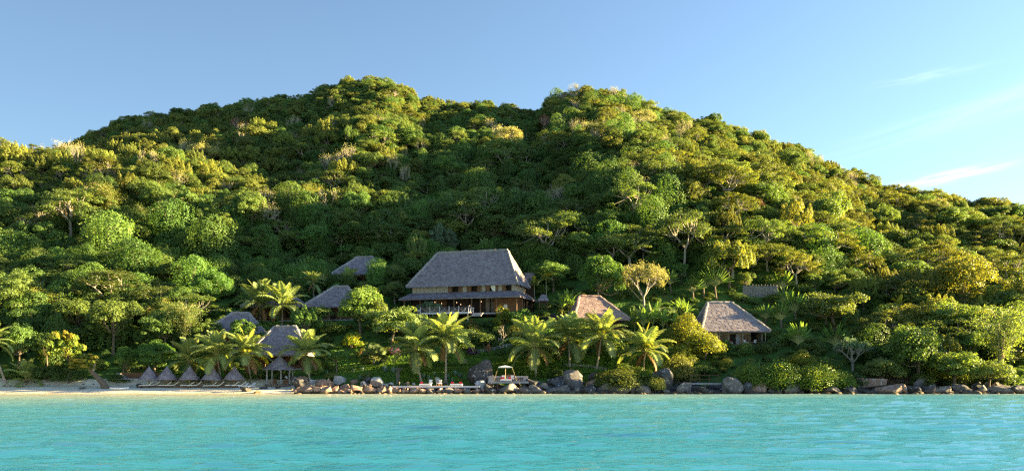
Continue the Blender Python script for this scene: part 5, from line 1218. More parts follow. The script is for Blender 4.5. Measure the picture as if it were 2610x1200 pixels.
def stairs(xa, xb, top, bot, label, n=12, mk='stone_steps', name='stone_steps'):
    g0 = ground((xa+xb)/2, bot); g1 = ground((xa+xb)/2, top); t = thing(name, label, 'steps', (g0.x, g0.y, g0.z)); w = (xb-xa)*g0.y/F; sh_ = (g1.x-g0.x)
    for q in range(n):
        y = (g1.y-g0.y)*q/n; z = (g1.z-g0.z)*(q+1)/n; xo = sh_*q/n; MB().box(-w/2+xo, w/2+xo, y, y+(g1.y-g0.y)/n-0.01, z-0.5, z+0.10).obj('step', M[mk], t)
    return t
stairs(1009, 1027, 938, 978, 'mossy stone steps climbing from the left part of the white deck')
stairs(1170, 1190, 917, 935, 'short grey stone steps behind the huge black boulder', 7)
def rail_fence(pts, label, hpx=8, nposts=7, mk='wood_grey', name='rail_fence'):
    P = [ground(*p) for p in pts]; t = thing(name, label, 'fence', P[0]); o0 = P[0]; total = []
    for i in range(len(P)-1):
        for k in range(nposts): total.append(P[i]+(P[i+1]-P[i])*k/nposts)
    total.append(P[-1]); hh = hpx*P[0].y/F
    for q in total: z = float(terr(q.x, q.y)); q.z = z; post(t, q.x-o0.x, q.y-o0.y, z-o0.z-0.2, z-o0.z+hh, 0.06, mk)
    for f in (1.0, 0.55): MB().tube([(q.x-o0.x, q.y-o0.y, q.z-o0.z+hh*f) for q in total], 0.045, 4, 0).obj('rail', M[mk], t)
    return t
rail_fence([(1255, 918), (1300, 918), (1352, 918)], 'low bamboo railing above the tall grass behind the raised deck', 9, 4)
rail_fence([(1218, 902), (1260, 894), (1306, 885)], 'wooden path railing rising to the right below the lodge garden', 9, 3)
rail_fence([(1440, 933), (1500, 938), (1545, 944)], 'low railing behind the shore palms', 6, 3)
# jetty walkway on the right
J0 = at(1762, 975.5, 158); J1 = at(1838, 975.5, 158); t = thing('jetty', 'small timber footbridge with a railing over the rocks on the right', 'footbridge', (J0.x, 158, J0.z)); L = J1.x-J0.x
for q in range(14): box_obj('plank', L*q/14+0.015, L*(q+1)/14-0.015, 0, 1.4, -0.08, 0, 'wood_grey', t)
box_obj('edge_beam', 0, L, -0.10, -0.003, -0.26, 0.02, 'wood_grey', t)
for q in range(4): post(t, 0.1+(L-0.2)*q/3, 1.3, -1.3, 1.5, 0.05, 'wood'); 
for zz in (0.7, 1.45): MB().tube([(0, 1.3, zz), (L, 1.3, zz)], 0.04, 4).obj('rail', M['wood'], t)
post(t, L*0.45, 0.2, -1.6, -0.27, 0.25, 'stone_wall', 'pier')
# pole shed / screen of pale upright poles
ga = ground(1938, 757); s = ga.y/F; t = thing('pole_screen', 'screen of pale upright poles behind the right hand house', 'fence', ga)
for q in range(44):
    x = (-44+q*2.05)*s; hh = (29+3*math.sin(q*1.7))*s; MB().tube([(x, 0.1*math.sin(q*3), -0.3), (x+0.03*math.sin(q), 0, hh)], 0.095, 5).obj('pole', M['old_pole'], t)

# ------------------------------------------------------------------ hedges, tall grass, agaves
def hedge(pts, hpx, wd, label):
    P = [ground(*p) for p in pts]; rng = np.random.RandomState(int(pts[0][0])); Ps, Ns = [], []; s = P[0].y/F; hh = hpx*s; o0 = P[0]
    for i in range(len(P)-1):
        a, b = P[i], P[i+1]; L = (b-a).length; n = int(L*260); t = rng.rand(n); x = a.x+(b.x-a.x)*t; y = a.y+(b.y-a.y)*t; u = rng.rand(n); face = rng.rand(n) < 0.55
        zz = np.where(face, hh*rng.rand(n), hh); yo = np.where(face, -wd/2, (u-0.5)*wd); z0 = terr(x, y+wd/2)
        Ps.append(np.stack([x, y+yo, z0+zz-0.1], 1)+rng.normal(size=(n, 3))*0.05); Ns.append(np.where(face[:, None], [[0, -1, 0.3]], [[0, 0, 1.0]])+rng.normal(size=(n, 3))*0.5)
    Q = leafq(np.concatenate(Ps), np.concatenate(Ns), 0.20, 0.12, rng)-np.array(o0); o = link('hedge', mk_mesh('hedge', Q, np.arange(len(Q)).reshape(-1, 4), [M['hedge']]), None, o0)
    return tag(o, label, 'hedge')
hedge([(1008, 935), (1100, 934), (1215, 934)], 6, 1.2, 'upper clipped hedge running behind the agaves and palms')
hedge([(1030, 945), (1120, 944), (1222, 941)], 6, 1.2, 'lower clipped hedge right behind the agaves')
hedge([(1212, 925), (1226, 925)], 8, 1.2, 'short hedge right of the grey stone steps')
hedge([(1226, 905), (1300, 903)], 5, 1.0, 'hedge below the rising path railing')
hedge([(1452, 955), (1530, 952)], 7, 1.2, 'hedge behind the big upright grey boulder')
hedge([(870, 945), (960, 938)], 5, 1.2, 'low hedge left of the stone steps behind the fan palm')
def grass_patch(name, region, n, hmin, hmax, mk, label, lean=0.25, wd=0.05):
    (xa, xb, ra, rb) = region; rng = np.random.RandomState(int(xa)); Q = []; g0 = ground((xa+xb)/2, (ra+rb)/2)
    yy = [ground(x, r).y for x in (xa, xb) for r in (ra, rb)]; y0, y1 = min(yy), max(yy)
    Y = rng.uniform(y0, y1, n); px = rng.uniform(xa, xb, n); X = (px-CX)/F*Y; Z = terr(X, Y); h_ = rng.uniform(hmin, hmax, n); th = rng.uniform(0, 2*PI, n); dx = np.cos(th)*h_*lean; dy = np.sin(th)*h_*lean; ph = rng.uniform(0, PI, n); wx, wy = np.cos(ph)*wd, np.sin(ph)*wd
    B = np.stack([X, Y, Z-0.05], 1); w = np.stack([wx, wy, 0*wx], 1); m1 = B+np.stack([dx*0.4, dy*0.4, h_*0.6], 1); tp = B+np.stack([dx, dy, h_], 1)
    Q = np.stack([B-w, B+w, m1+w*0.8, m1-w*0.8, m1-w*0.8, m1+w*0.8, tp+w*0.1, tp-w*0.1], 1).reshape(-1, 3)
    o = link(name, mk_mesh(name, Q, np.arange(len(Q)).reshape(-1, 4), [M[mk]])); tag(o, label, None, None, 'stuff')
grass_patch('tall_grass', (1250, 1420, 920, 968), 9000, 0.7, 1.7, 'grass', 'tall green grass on the bank behind the raised deck')
grass_patch('lawn_grass', (860, 1700, 900, 975), 26000, 0.12, 0.4, 'grass', 'short green grass on the terraces above the shore', 0.3, 0.06)
grass_patch('orange_grass', (1020, 1066, 952, 976), 1500, 0.5, 1.3, 'grass', 'clump of tall grass with reddish flowers beside the stone steps')
grass_patch('dry_grass', (2165, 2330, 965, 985), 2600, 0.5, 1.6, 'dry_grass', 'dry straw coloured grass on the bank below the frangipani', 0.35)
grass_patch('dry_grass', (2380, 2540, 955, 980), 1800, 0.4, 1.3, 'dry_grass', 'dry straw coloured grass on the right bank', 0.35)
def agave_mesh(seed):
    rng = np.random.RandomState(seed); Q = []
    for i in range(30):
        th = i*2.399; elv = D2R(18+70*(i/30)); L = rng.uniform(0.8, 1.0); d = np.array([math.cos(th)*math.cos(elv), math.sin(th)*math.cos(elv), math.sin(elv)]); s = np.array([-math.sin(th), math.cos(th), 0])*0.055; a = d*0.06; m_ = d*L*0.45; e = d*L
        up = np.array([0, 0, 0.03]); Q += [a-s*0.8, a+s*0.8, m_+s+up, m_-s+up, m_-s+up, m_+s+up, e+s*0.08, e-s*0.08]
    mb = MB(); mb.quads(Q); return mb.mesh('agave', [M['agave']])
AG = [agave_mesh(1), agave_mesh(2)]
for i, (x, y, r, lb) in enumerate(((982, 947, 17, 'blue grey agave at the left end of the upper hedge'), (1003, 951, 17, 'blue grey agave directly left of the stone steps'), (1055, 956, 18, 'large blue grey agave left of the first deck palm trunk'), (1080, 965, 14, 'blue grey agave just right of the first deck palm trunk'), (1094, 968, 12, 'green agave between the two deck palms'), (1108, 958, 10, 'small agave behind the white deck between the palms'),
        (1142, 966, 14, 'agave right of the second deck palm trunk'), (1160, 957, 15, 'blue agave left of the huge black boulder, upper'), (1173, 963, 15, 'blue agave touching the huge black boulder'), (1152, 974, 10, 'small agave low behind the right daybed'), (876, 974, 14, 'round green agave above the brown rock heap'), (924, 944, 12, 'blue agave right of the fan palm, upper left garden'), (918, 968, 12, 'agave above the slate grey boulder'), (900, 950, 11, 'agave left of the fan palm'), (834, 955, 11, 'blue agave under the small round tree'),
        (1216, 960, 9, 'spiky plant growing at the left foot of the huge black boulder'), (1218, 985, 10, 'green rosette below the huge black boulder'))):
    g = ground(x, y); s = r*g.y/F; o = link('agave', AG[i % 2], None, g, i*1.1, (s, s, s*1.15)); tag(o, lb, 'agave', None)

# ------------------------------------------------------------------ palms
def leaf_obj(me, parent, z, az, L, tilt=0.0, name='frond'):
    o = link(name, me, parent, (0, 0, z)); o.rotation_euler = Euler((tilt, 0, az)); o.scale = (L, L, L); return o
def coco(base, crown, rpx, label, seed, yellow=0, brown=2, n=28, group='coconut palms along the shore', Y=None, dead=True):
    rng = random.Random(seed); g = ground(*base); s = g.y/F
    cz = CAMZ+(HZ-crown[1])*s; cxw = (crown[0]-CX)*s; H = cz-g.z; dx = cxw-g.x
    t = thing('coconut_palm', label, 'palm tree', g, 0, group); L = rpx*s
    pts = [(dx*(k/9)**0.8 if True else 0, 0.25*math.sin(k/9*PI)*0.6, -0.3+(H+0.3)*k/9) for k in range(10)]
    r0 = 0.17+H*0.006; mb = MB(); mb.tube(pts, [r0*1.7, r0*1.15]+[r0*(1-0.3*k/9) for k in range(2, 10)], 9)
    for k in range(int(H/0.35)):      # leaf scar rings
        f = k/(H/0.35); i = min(8, int(f*9)); a = Vector(pts[i]).lerp(Vector(pts[i+1]), f*9-i); mb.tube([a, a+Vector((0, 0, 0.05))], r0*(1.1-0.25*f), 8)
    mb.obj('trunk', M['palm_bark'], t)
    top = Vector((dx, 0.0, H)); cr = t
    for i in range(n):
        u = (i+0.5)/n; az = i*2.399+rng.uniform(-.2, .2)
        k = min(6, max(0, int(u**1.2*6.0+rng.uniform(-0.5, 0.5)))); me = FR[k]; ll = L*rng.uniform(0.95, 1.12)*(0.92 if k == 0 else 1.05)
        if i < yellow: me = FR_SUNLIT[min(3, i % 4)]  # upper fronds take the yellow copy, sunlight put into their colour
        if i >= n-brown and dead: me = FRB[0]; ll *= 0.7
        o = link('frond', me, t, top+Vector((0, 0, 0.1-0.3*u))); o.rotation_euler = Euler((rng.uniform(-.15, .15), rng.uniform(-.1, .1), az)); o.scale = (ll, ll*1.0, ll)
    nb = MB()
    for k in range(9):
        a = k*0.7; c = top+Vector((math.cos(a)*0.30, math.sin(a)*0.30, -0.28-0.09*(k % 3))); nb.tube([c+Vector((0, 0, -.16)), c+Vector((0, 0, -.08)), c, c+Vector((0, 0, .1)), c+Vector((0, 0, .15))], [0.04, 0.12, 0.14, 0.09, 0.03], 6)
    nb.obj('coconuts', M['wood'], t); return t
coco((497, 968), (482, 921), 66, 'first coconut palm from the left behind the beach parasols', 1, 0)
coco((567, 980), (553, 904), 72, 'coconut palm behind the fourth beach parasol, trunk bending right', 2, 1)
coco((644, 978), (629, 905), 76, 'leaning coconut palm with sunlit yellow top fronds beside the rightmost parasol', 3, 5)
coco((792, 978), (780, 903), 70, 'low coconut palm whose fronds hang over the black beach rock', 4, 1)
coco((664, 818), (661, 778), 72, 'left one of two coconut palms in front of the far left roof', 5, 0, 4, 22, None)
coco((719, 828), (719, 782), 70, 'right one of two coconut palms in front of the far left roof', 6, 0, 2, 22, None)
coco((1075, 976), (1060, 889), 78, 'left palm of the pair at the low white deck, trunk leaning left', 7, 1)
coco((1136, 972), (1137, 869), 84, 'tall straight coconut palm right of the pair at the low white deck', 8, 1)
coco((1368, 965), (1361, 880), 84, 'coconut palm right behind the raised lounge deck', 9, 1)
coco((1453, 940), (1450, 864), 76, 'coconut palm standing above the big upright grey boulder', 10, 1)
coco((1517, 952), (1533, 858), 78, 'tall sunlit coconut palm with a slanting pale trunk', 11, 3)
coco((1639, 952), (1644, 895), 78, 'golden lit coconut palm, last of the row before the yellow shrubs', 12, 4)
coco((22, 985), (-22, 872), 62, 'coconut palm leaning out of the left edge of the photo', 13, 1)
coco((67, 978), (67, 966), 58, 'young trunkless coconut palm at the left end of the beach', 14, 0, 1, 17, None, dead=False)
coco((1085, 690), (1086, 672), 34, 'small palm peeping over the left of the lodge roof', 15, 0, 0, 16, None)
coco((1234, 650), (1234, 634), 30, 'palm whose top shows over the middle of the lodge ridge', 16, 0, 0, 16, None)
coco((1292, 660), (1292, 643), 32, 'palm whose top shows over the right end of the lodge ridge', 17, 0, 0, 16, None)
coco((888, 735), (888, 712), 36, 'small palm between the two upper thatched houses', 18, 0, 0, 16, None)
coco((800, 770), (798, 722), 36, 'bushy palm left of the upper thatched houses', 19, 0, 2, 22, None)
coco((1052, 690), (1052, 668), 40, 'feathery palm left behind the lodge roof', 51, 0, 0, 18, None)
def areca(base, crown, rpx, label, seed, yel=0, n=13):
    rng = random.Random(seed); g = ground(*base); s = g.y/F; H = CAMZ+(HZ-crown[1])*s-g.z; dx = (crown[0]-CX)*s-g.x; L = rpx*s; t = thing('areca_palm', label, 'palm tree', g)
    MB().tube([(0, 0, -.2), (dx*0.6, 0, H*0.6), (dx, 0, H)], [0.11, 0.09, 0.08], 7).obj('trunk', M['bark_pale'], t); MB().tube([(dx, 0, H), (dx, 0, H+0.8)], [0.12, 0.06], 7).obj('crownshaft', M['rachis'], t)
    for i in range(n):
        u = i/n; k = min(4, int(u*4.6)); me = (FR_SUNLIT if i < yel else FR)[min(k, 3) if i < yel else k]; o = link('frond', me, t, (dx, 0, H+0.75)); o.rotation_euler = (0, 0, i*2.399+rng.uniform(-.2, .2)); o.scale = (L, L, L)  # first fronds take the yellow copy with sunlight in its colour
    return t
areca((1394, 800), (1392, 722), 32, 'tall slim areca palm lit yellow at the right end of the lodge', 1, 7)
areca((1363, 795), (1362, 735), 26, 'shorter areca palm between the lodge and the tall yellow one', 2, 3)
areca((1270, 570), (1272, 505), 24, 'slender pale trunked palm standing alone on the slope above the lodge', 3, 4)
areca((1638, 770), (1600, 728), 24, 'slender palm left of the pale bare tree', 4, 1)
areca((2290, 830), (2292, 790), 34, 'drooping golden palm in the trees on the right slope', 5, 9)
def travel(base, crown, rpx, label, seed, n=13, spread=64, group=None):
    rng = random.Random(seed); g = ground(*base); s = g.y/F; H = max(0.4, CAMZ+(HZ-crown[1])*s-g.z); dx = (crown[0]-CX)*s-g.x; L = rpx*s; t = thing('travellers_palm', label, 'palm tree', g, 0, group)
    MB().tube([(0, 0, -.3), (dx*0.5, 0, H*0.5), (dx, 0, H)], [0.25, 0.2, 0.22], 8).obj('trunk', M['bark'], t); f = rng.uniform(-.5, .5)
    for i in range(n):
        a = D2R(-spread+2*spread*i/(n-1)+rng.uniform(-3, 3)); o = link('leaf', TRAV[0 if abs(a) < 0.8 else 1], t, (dx, 0, H))
        m_ = Matrix.Rotation(f, 4, 'Z') @ Matrix.Rotation(-(PI/2-abs(a)), 4, 'Y') if a >= 0 else Matrix.Rotation(f+PI, 4, 'Z') @ Matrix.Rotation(-(PI/2-abs(a)), 4, 'Y')
        o.rotation_euler = m_.to_euler(); ll = L*rng.uniform(0.9, 1.1); o.scale = (ll, ll*1.0, ll)
    return t
TR = [((960, 718), (960, 700), 42, 'fan shaped travellers palm covering the right end of the upper thatched house'), ((785, 730), (782, 703), 44, 'travellers palm on the slope above the two left roofs'), ((828, 740), (825, 715), 32, 'smaller travellers palm left of the upper thatched house'),
      ((465, 690), (462, 672), 40, 'travellers palm among the creepers on the left slope'), ((430, 705), (432, 682), 30, 'lower left travellers palm among the creepers'), ((760, 760), (756, 742), 30, 'travellers palm behind the right palm of the left pair'),
      ((2034, 892), (2034, 877), 50, 'travellers palm right of the furnished house, low in front'), ((2132, 900), (2130, 880), 50, 'travellers palm beside the frangipani'), ((1951, 825), (1952, 812), 36, 'travellers palm right behind the furnished house'),
      ((1992, 835), (1990, 815), 40, 'second travellers palm right behind the furnished house'), ((2029, 820), (2026, 795), 46, 'tall travellers palm further right behind the furnished house'), ((2106, 830), (2104, 812), 48, 'travellers palm in front of the feathery tree on the right'),
      ((1795, 760), (1793, 735), 44, 'travellers palm above the furnished house, leaves spread wide'), ((1826, 762), (1822, 730), 48, 'tall travellers palm above the left of the furnished house'), ((1768, 768), (1766, 745), 34, 'small travellers palm left of the tall one above the house'),
      ((1710, 745), (1708, 725), 34, 'travellers palm right of the pale bare tree'), ((2527, 800), (2527, 792), 34, 'travellers palm below the golden lit domed tree on the right'), ((1995, 745), (1994, 735), 40, 'banana like travellers palm behind the pole screen'), ((2000, 790), (2002, 775), 40, 'travellers palm below the pole screen')]
for i, (b, c, r, lb) in enumerate(TR): travel(b, c, r*1.15, lb, i, 16 + i % 3)
def banana(base, rpx, label, seed, n=11, H=1.2, lit=0, name='banana_plant', group=None):
    rng = random.Random(seed); g = ground(*base); s = g.y/F; L = rpx*s; t = thing(name, label, 'banana plant', g, 0, group)
    MB().tube([(0, 0, -.2), (0, 0, H)], [0.16, 0.11], 7).obj('stem', M['rachis'], t)
    for i in range(n):
        me = BAN[0 if i < 3 else (1 if i < 8 else 2)]; o = link('leaf', me, t, (0, 0, H)); o.rotation_euler = (rng.uniform(-.15, .15), 0, i*2.399+rng.uniform(-.3, .3)); ll = L*rng.uniform(0.85, 1.15); o.scale = (ll,)*3
    return t
for i, (x, y, r, lb) in enumerate(((1449, 800, 44, 'sunlit banana plants right of the lodge, left clump'), (1432, 806, 38, 'banana plant beside the areca palm trunks'), (1456, 808, 34, 'broad leaved banana plant touching the sunlit house'), (1640, 845, 50, 'large sunlit banana clump right of the sunlit house'), (1618, 846, 42, 'banana plant at the left of the large sunlit clump'), (1664, 842, 46, 'banana plant with upright leaves in the large sunlit clump'),
        (1690, 850, 42, 'banana plant behind the last shore palm'), (1716, 846, 38, 'banana plant above the yellow shrubs'), (1748, 830, 40, 'banana plant just left of the furnished house'), (1735, 815, 34, 'small banana plant behind the one left of the furnished house'), (750, 752, 26, 'banana plant with one upright leaf above the left roofs'), (848, 720, 26, 'banana plant at the left end of the upper thatched house'))): banana((x, y), r*1.25, lb, i)
def fanpalm(base, crown, rpx, label, seed, n=20):
    rng = random.Random(seed); g = ground(*base); s = g.y/F; H = max(0.5, CAMZ+(HZ-crown[1])*s-g.z); L = rpx*s; t = thing('fan_palm', label, 'palm tree', g); dx = (crown[0]-CX)*s-g.x
    MB().tube([(0, 0, -.2), (dx, 0, H)], [0.24, 0.18], 8).obj('trunk', M['palm_bark'], t)
    for i in range(n):
        el_ = D2R(80-105*(i+.5)/n); o = link('leaf', FAN, t, (dx, 0, H)); m_ = Matrix.Rotation(i*2.399, 4, 'Z') @ Matrix.Rotation(-el_, 4, 'Y') @ Matrix.Rotation(rng.uniform(-.6, .6), 4, 'X'); o.rotation_euler = m_.to_euler(); o.scale = (L,)*3
    return t
fanpalm((953, 932), (953, 915), 42, 'silvery fan palm above the slate grey boulder', 1)
fanpalm((1008, 742), (1008, 716), 44, 'big fan palm left of the lodge roof', 2)
fanpalm((1006, 775), (1005, 750), 36, 'lower fan palm left of the lodge terrace', 3)
fanpalm((1700, 835), (1700, 812), 34, 'fan palm between the banana clumps', 4)

# ------------------------------------------------------------------ single trees and bushes placed where they stand
P_ = plant_px
P_('almond', 176, 975, 150, 160, 'almond tree with an orange yellow lit top at the left of the beach', depth=0.8)
g = ground(272, 988); tr = thing('almond_tree', 'almond tree with a thick trunk leaning left over the sand beside the canoe', 'tree', g); s = g.y/F
MB().tube([(0, 0, -0.5), (-0.6, 0.0, 0.7), (-1.7, 0.2, 1.9), (-2.9, 0.4, 2.9), (-3.6, 0.6, 4.4), (-3.4, 0.6, 6.0)], [0.95, 0.62, 0.5, 0.45, 0.3, 0.15], 10).obj('trunk', M['bark'], tr, True); cr_ = link('crown', PR['almond'][0][0], tr, (-4.0, 0.3, 1.0)); cr_.scale = (9.0, 6.0, 6.6)
for e in ((-5.6, 0.2, 5.4), (-1.9, 0.3, 5.5), (-4.8, 1.0, 6.6)): MB().tube([(-2.9, 0.4, 2.9), tuple((np.array(e)+np.array((-2.9, .4, 2.9)))/2+np.array([0, 0, .4])), e], [0.28, 0.18, 0.07], 6).obj('limb', M['bark_pale'], tr, True)
P_('mango', 395, 962, 122, 116, 'dense round dark green tree behind the two leftmost parasols'); P_('mango', 316, 962, 62, 92, 'smaller round tree left of the dense round one above the deck')
P_('broad_dark', 47, 955, 110, 150, 'dark green tree above the left end of the beach'); P_('broad_dark', 120, 945, 90, 110, 'dark tree between the young palm and the almond tree')
P_('bush_dark', 130, 972, 100, 70, 'dark shrub thicket behind the beach left of the almond tree', 'bush'); P_('bush_dark', 180, 974, 90, 60, 'dark shrub under the almond tree', 'bush'); P_('bush_dark', 20, 968, 80, 60, 'dark shrub beside the leaning left edge palm', 'bush')
P_('bush_dark', 300, 975, 70, 30, 'low dark hedge like shrub below the white chairs', 'bush'); P_('bush', 440, 972, 80, 46, 'green shrub behind the second parasol', 'bush'); P_('bush', 520, 974, 70, 44, 'green shrub behind the middle parasol', 'bush'); P_('bush', 596, 972, 70, 50, 'green shrub behind the rightmost parasol', 'bush'); P_('bush_dark', 660, 968, 60, 46, 'dark shrub left of the pavilion', 'bush'); P_('bush_dark', 715, 965, 70, 50, 'dark shrub seen through the pavilion posts', 'bush')
P_('bamboo', 470, 905, 130, 140, 'dark green bamboo clump above the parasols'); P_('bamboo', 405, 868, 100, 110, 'bamboo clump with arching yellow culms on the left slope')
P_('feather_full', 566, 884, 84, 92, 'grey green feathery tree in front of the leftmost thatched house', rot=1); P_('bush', 520, 900, 70, 60, 'green shrub below the leftmost thatched house', 'bush'); P_('bush_bright', 640, 868, 100, 60, 'rounded bright shrub below the left pair of palms', 'bush'); P_('bush', 650, 848, 70, 44, 'green shrub below the left palms, right one', 'bush')
P_('mango', 535, 800, 130, 140, 'round dark tree right above the leftmost thatched house')
P_('pine', 780, 880, 96, 106, 'soft needled pine like tree right of the tall steep roof', rot=0.5)
P_('bright_full', 918, 852, 136, 152, 'bright green tree in front of the two upper thatched houses'); P_('feather_full', 960, 850, 90, 110, 'light green tree right of the bright green one')
P_('feather_full', 1000, 880, 150, 130, 'feathery green tree with yellow pods left below the lodge'); P_('feather_full', 1050, 875, 90, 95, 'feathery tree touching the left of the lodge terrace')
P_('bush_yellow', 897, 888, 60, 60, 'yellow green croton bush left of the feathery tree', 'bush'); P_('bush_yellow', 1008, 885, 28, 26, 'small golden croton below the feathery tree', 'bush'); P_('bush_orange', 856, 812, 50, 34, 'bush with orange flower heads below the house left of the bright tree', 'bush')
P_('small_tree', 857, 952, 80, 70, 'small round crowned tree above the brown rock heap'); P_('bush', 800, 905, 90, 44, 'green shrub right below the pine like tree', 'bush'); P_('bush_orange', 925, 912, 40, 34, 'shrub with orange flowers left of the fan palm', 'bush')
P_('bush', 840, 850, 90, 50, 'dark green shrub below the house left of the bright tree', 'bush'); P_('bush_bougain', 1003, 905, 40, 30, 'purple flowering shrub left of the deck palms', 'bush'); P_('bush_yellow', 985, 905, 34, 30, 'yellow flowering shrub right of the fan palm', 'bush')
P_('bush', 935, 970, 46, 34, 'round green shrub right of the fan palm trunk', 'bush'); P_('bush_mixed', 843, 966, 40, 26, 'yellow green shrub above the topmost brown boulder', 'bush')
P_('frangipani', 1096, 812, 60, 42, 'frangipani in front of the left of the lodge terrace'); P_('bush_yellow', 1285, 835, 58, 78, 'yellow green pointed bush in front of the lodge door', 'bush'); P_('bush_bright', 1332, 834, 96, 58, 'light green flat shrub tree at the right of the lodge')
P_('bush_dark', 1245, 838, 60, 34, 'dark shrub beside the lodge steps', 'bush'); P_('bush', 1282, 862, 70, 50, 'leafy shrub below the yellow green pointed bush', 'bush'); P_('bush_orange', 1200, 852, 64, 50, 'tall shrub dotted with orange flowers below the lodge deck', 'bush'); P_('bush_mixed', 1178, 838, 40, 30, 'yellow flowering shrub under the lodge deck', 'bush'); P_('bush_yellow', 1110, 824, 44, 30, 'yellow leaved shrub below the lodge terrace', 'bush')
P_('bush', 1240, 885, 80, 50, 'leafy shrub above the rising path railing', 'bush'); P_('bush', 1180, 892, 70, 44, 'green shrub right of the tall straight palm', 'bush'); P_('bush_bright', 1239, 868, 26, 28, 'light topped small shrub in the middle of the garden', 'bush'); P_('dead', 1282, 890, 26, 62, 'pale leafless dead stump tree in the middle of the garden')
P_('rust', 1246, 908, 24, 34, 'small reddish leaved tree beside the path railing'); P_('bush_dark', 1278, 905, 40, 26, 'clipped dark round bush beside the reddish tree', 'bush'); P_('bush_bougain', 1205, 905, 44, 30, 'purple flowering shrub left of the path railing', 'bush')
P_('bush', 1330, 905, 90, 60, 'green thicket left of the palm behind the raised deck', 'bush'); P_('bush', 1400, 912, 90, 60, 'green thicket between the first two right hand palms', 'bush'); P_('bush_dark', 1480, 905, 90, 70, 'dark thicket between the right hand palms', 'bush'); P_('bush_dark', 1565, 910, 90, 70, 'dark thicket left of the golden palm', 'bush')
P_('bush_bougain', 1410, 830, 52, 44, 'purple bougainvillea left of the sunlit house', 'bush'); P_('bush_orange', 1440, 815, 30, 24, 'pinkish flowering shrub at the corner of the sunlit house', 'bush'); P_('bush', 1380, 845, 70, 40, 'green shrub below the areca palms', 'bush'); P_('bush', 1430, 850, 70, 40, 'green shrub below the bougainvillea', 'bush')
P_('bush_mixed', 1580, 996, 150, 80, 'broad leaved shore bush hanging over the rocks', 'bush'); P_('bush_bright', 1650, 968, 70, 34, 'light green leafy shrub below the golden palm', 'bush'); P_('bush_mixed', 1530, 975, 60, 36, 'leafy shrub at the left end of the shore bushes', 'bush')
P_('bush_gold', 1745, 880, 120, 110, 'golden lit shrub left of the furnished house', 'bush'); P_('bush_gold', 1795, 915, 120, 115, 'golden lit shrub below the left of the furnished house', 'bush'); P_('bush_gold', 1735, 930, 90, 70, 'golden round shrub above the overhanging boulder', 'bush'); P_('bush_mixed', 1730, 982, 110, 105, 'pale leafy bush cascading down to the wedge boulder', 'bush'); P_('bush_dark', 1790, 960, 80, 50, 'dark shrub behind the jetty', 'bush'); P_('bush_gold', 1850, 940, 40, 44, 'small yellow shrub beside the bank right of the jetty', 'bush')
P_('bush_dark', 1850, 896, 60, 42, 'round dark shrub below the left of the furnished veranda', 'bush'); P_('bush', 1895, 902, 70, 40, 'green shrub directly below the furnished veranda', 'bush'); P_('bush', 1960, 900, 80, 50, 'green shrub right below the furnished house', 'bush'); P_('bush', 2080, 905, 80, 50, 'green shrub between the two low travellers palms', 'bush'); P_('bush_dark', 1990, 880, 70, 50, 'dark shrub at the right end of the furnished house', 'bush')
for i, (x, y, w, h_) in enumerate(((1920, 992, 135, 92), (1990, 996, 150, 104), (2075, 997, 150, 100), (2130, 994, 110, 76))): P_('bush_big', x, y, w, h_, f'large leaved almond thicket over the right hand rocks, {["left end", "left middle", "right middle", "right end"][i]}', 'bush')
P_('frangipani', 2174, 946, 84, 82, 'bare branched frangipani with grey leaves on the right bank'); P_('feather_full', 2126, 842, 165, 130, 'wide feathery tree behind the right travellers palms')
P_('pale_open', 1640, 785, 112, 118, 'pale open crowned tree glowing in the sun above the banana clump'); P_('mango', 1526, 785, 125, 150, 'dense dark green tree right behind the sunlit house'); P_('umbrella', 1745, 702, 210, 190, 'big spreading tree with forked pale trunk on the slope', depth=0.7)
P_('casuarina', 1115, 660, 66, 120, 'tall wispy tree with a glowing tip left above the lodge'); P_('casuarina', 1062, 690, 62, 100, 'wispy grey green tree left behind the lodge'); P_('casuarina', 1150, 660, 56, 100, 'wispy tree right of the one with the glowing tip')
P_('umbrella', 1390, 690, 170, 150, 'feathery tree right above the lodge'); P_('umbrella', 1450, 650, 150, 120, 'light crowned feathery tree above the right of the lodge'); P_('broad_dark', 1410, 745, 110, 90, 'dark drooping tree right behind the lodge'); P_('umbrella', 1560, 690, 120, 110, 'layered tree left of the big spreading one')
P_('dome_olive', 2447, 812, 230, 215, 'huge domed tree with golden right side on the right slope'); P_('feather_full', 2340, 982, 240, 195, 'leaning feathery tree above the right bank', depth=0.8); P_('tuft', 2390, 955, 120, 120, 'golden lit tree beside the leaning feathery tree'); P_('mango', 2585, 820, 100, 110, 'dark round tree at the right edge'); P_('bamboo', 2550, 975, 210, 195, 'golden bamboo clump at the right edge', rot=0); P_('umbrella_olive', 2560, 760, 150, 130, 'pale golden tree above the dark round one at the right edge')
P_('tuft', 2330, 800, 130, 130, 'tufted yellow green tree on the right slope'); P_('tuft', 2390, 860, 110, 120, 'tufted golden tree below the huge domed one'); P_('broad_dark', 2470, 940, 110, 110, 'dark tree left of the golden bamboo'); P_('bush', 2430, 975, 110, 50, 'green shrub on the bank left of the golden bamboo', 'bush'); P_('bush_dark', 2500, 975, 80, 60, 'dark glossy shrub at the foot of the golden bamboo', 'bush'); P_('bush', 2340, 972, 120, 50, 'green shrub under the leaning feathery tree', 'bush'); P_('bush', 2250, 965, 80, 50, 'green shrub right of the frangipani', 'bush'); P_('bush_dark', 2600, 972, 70, 60, 'dark shrub at the right edge of the bank', 'bush')
P_('dead', 145, 690, 50, 40, 'white dead branching snag on the left slope'); P_('dead', 2260, 740, 120, 60, 'bare pale fallen branches among the trees on the right slope')
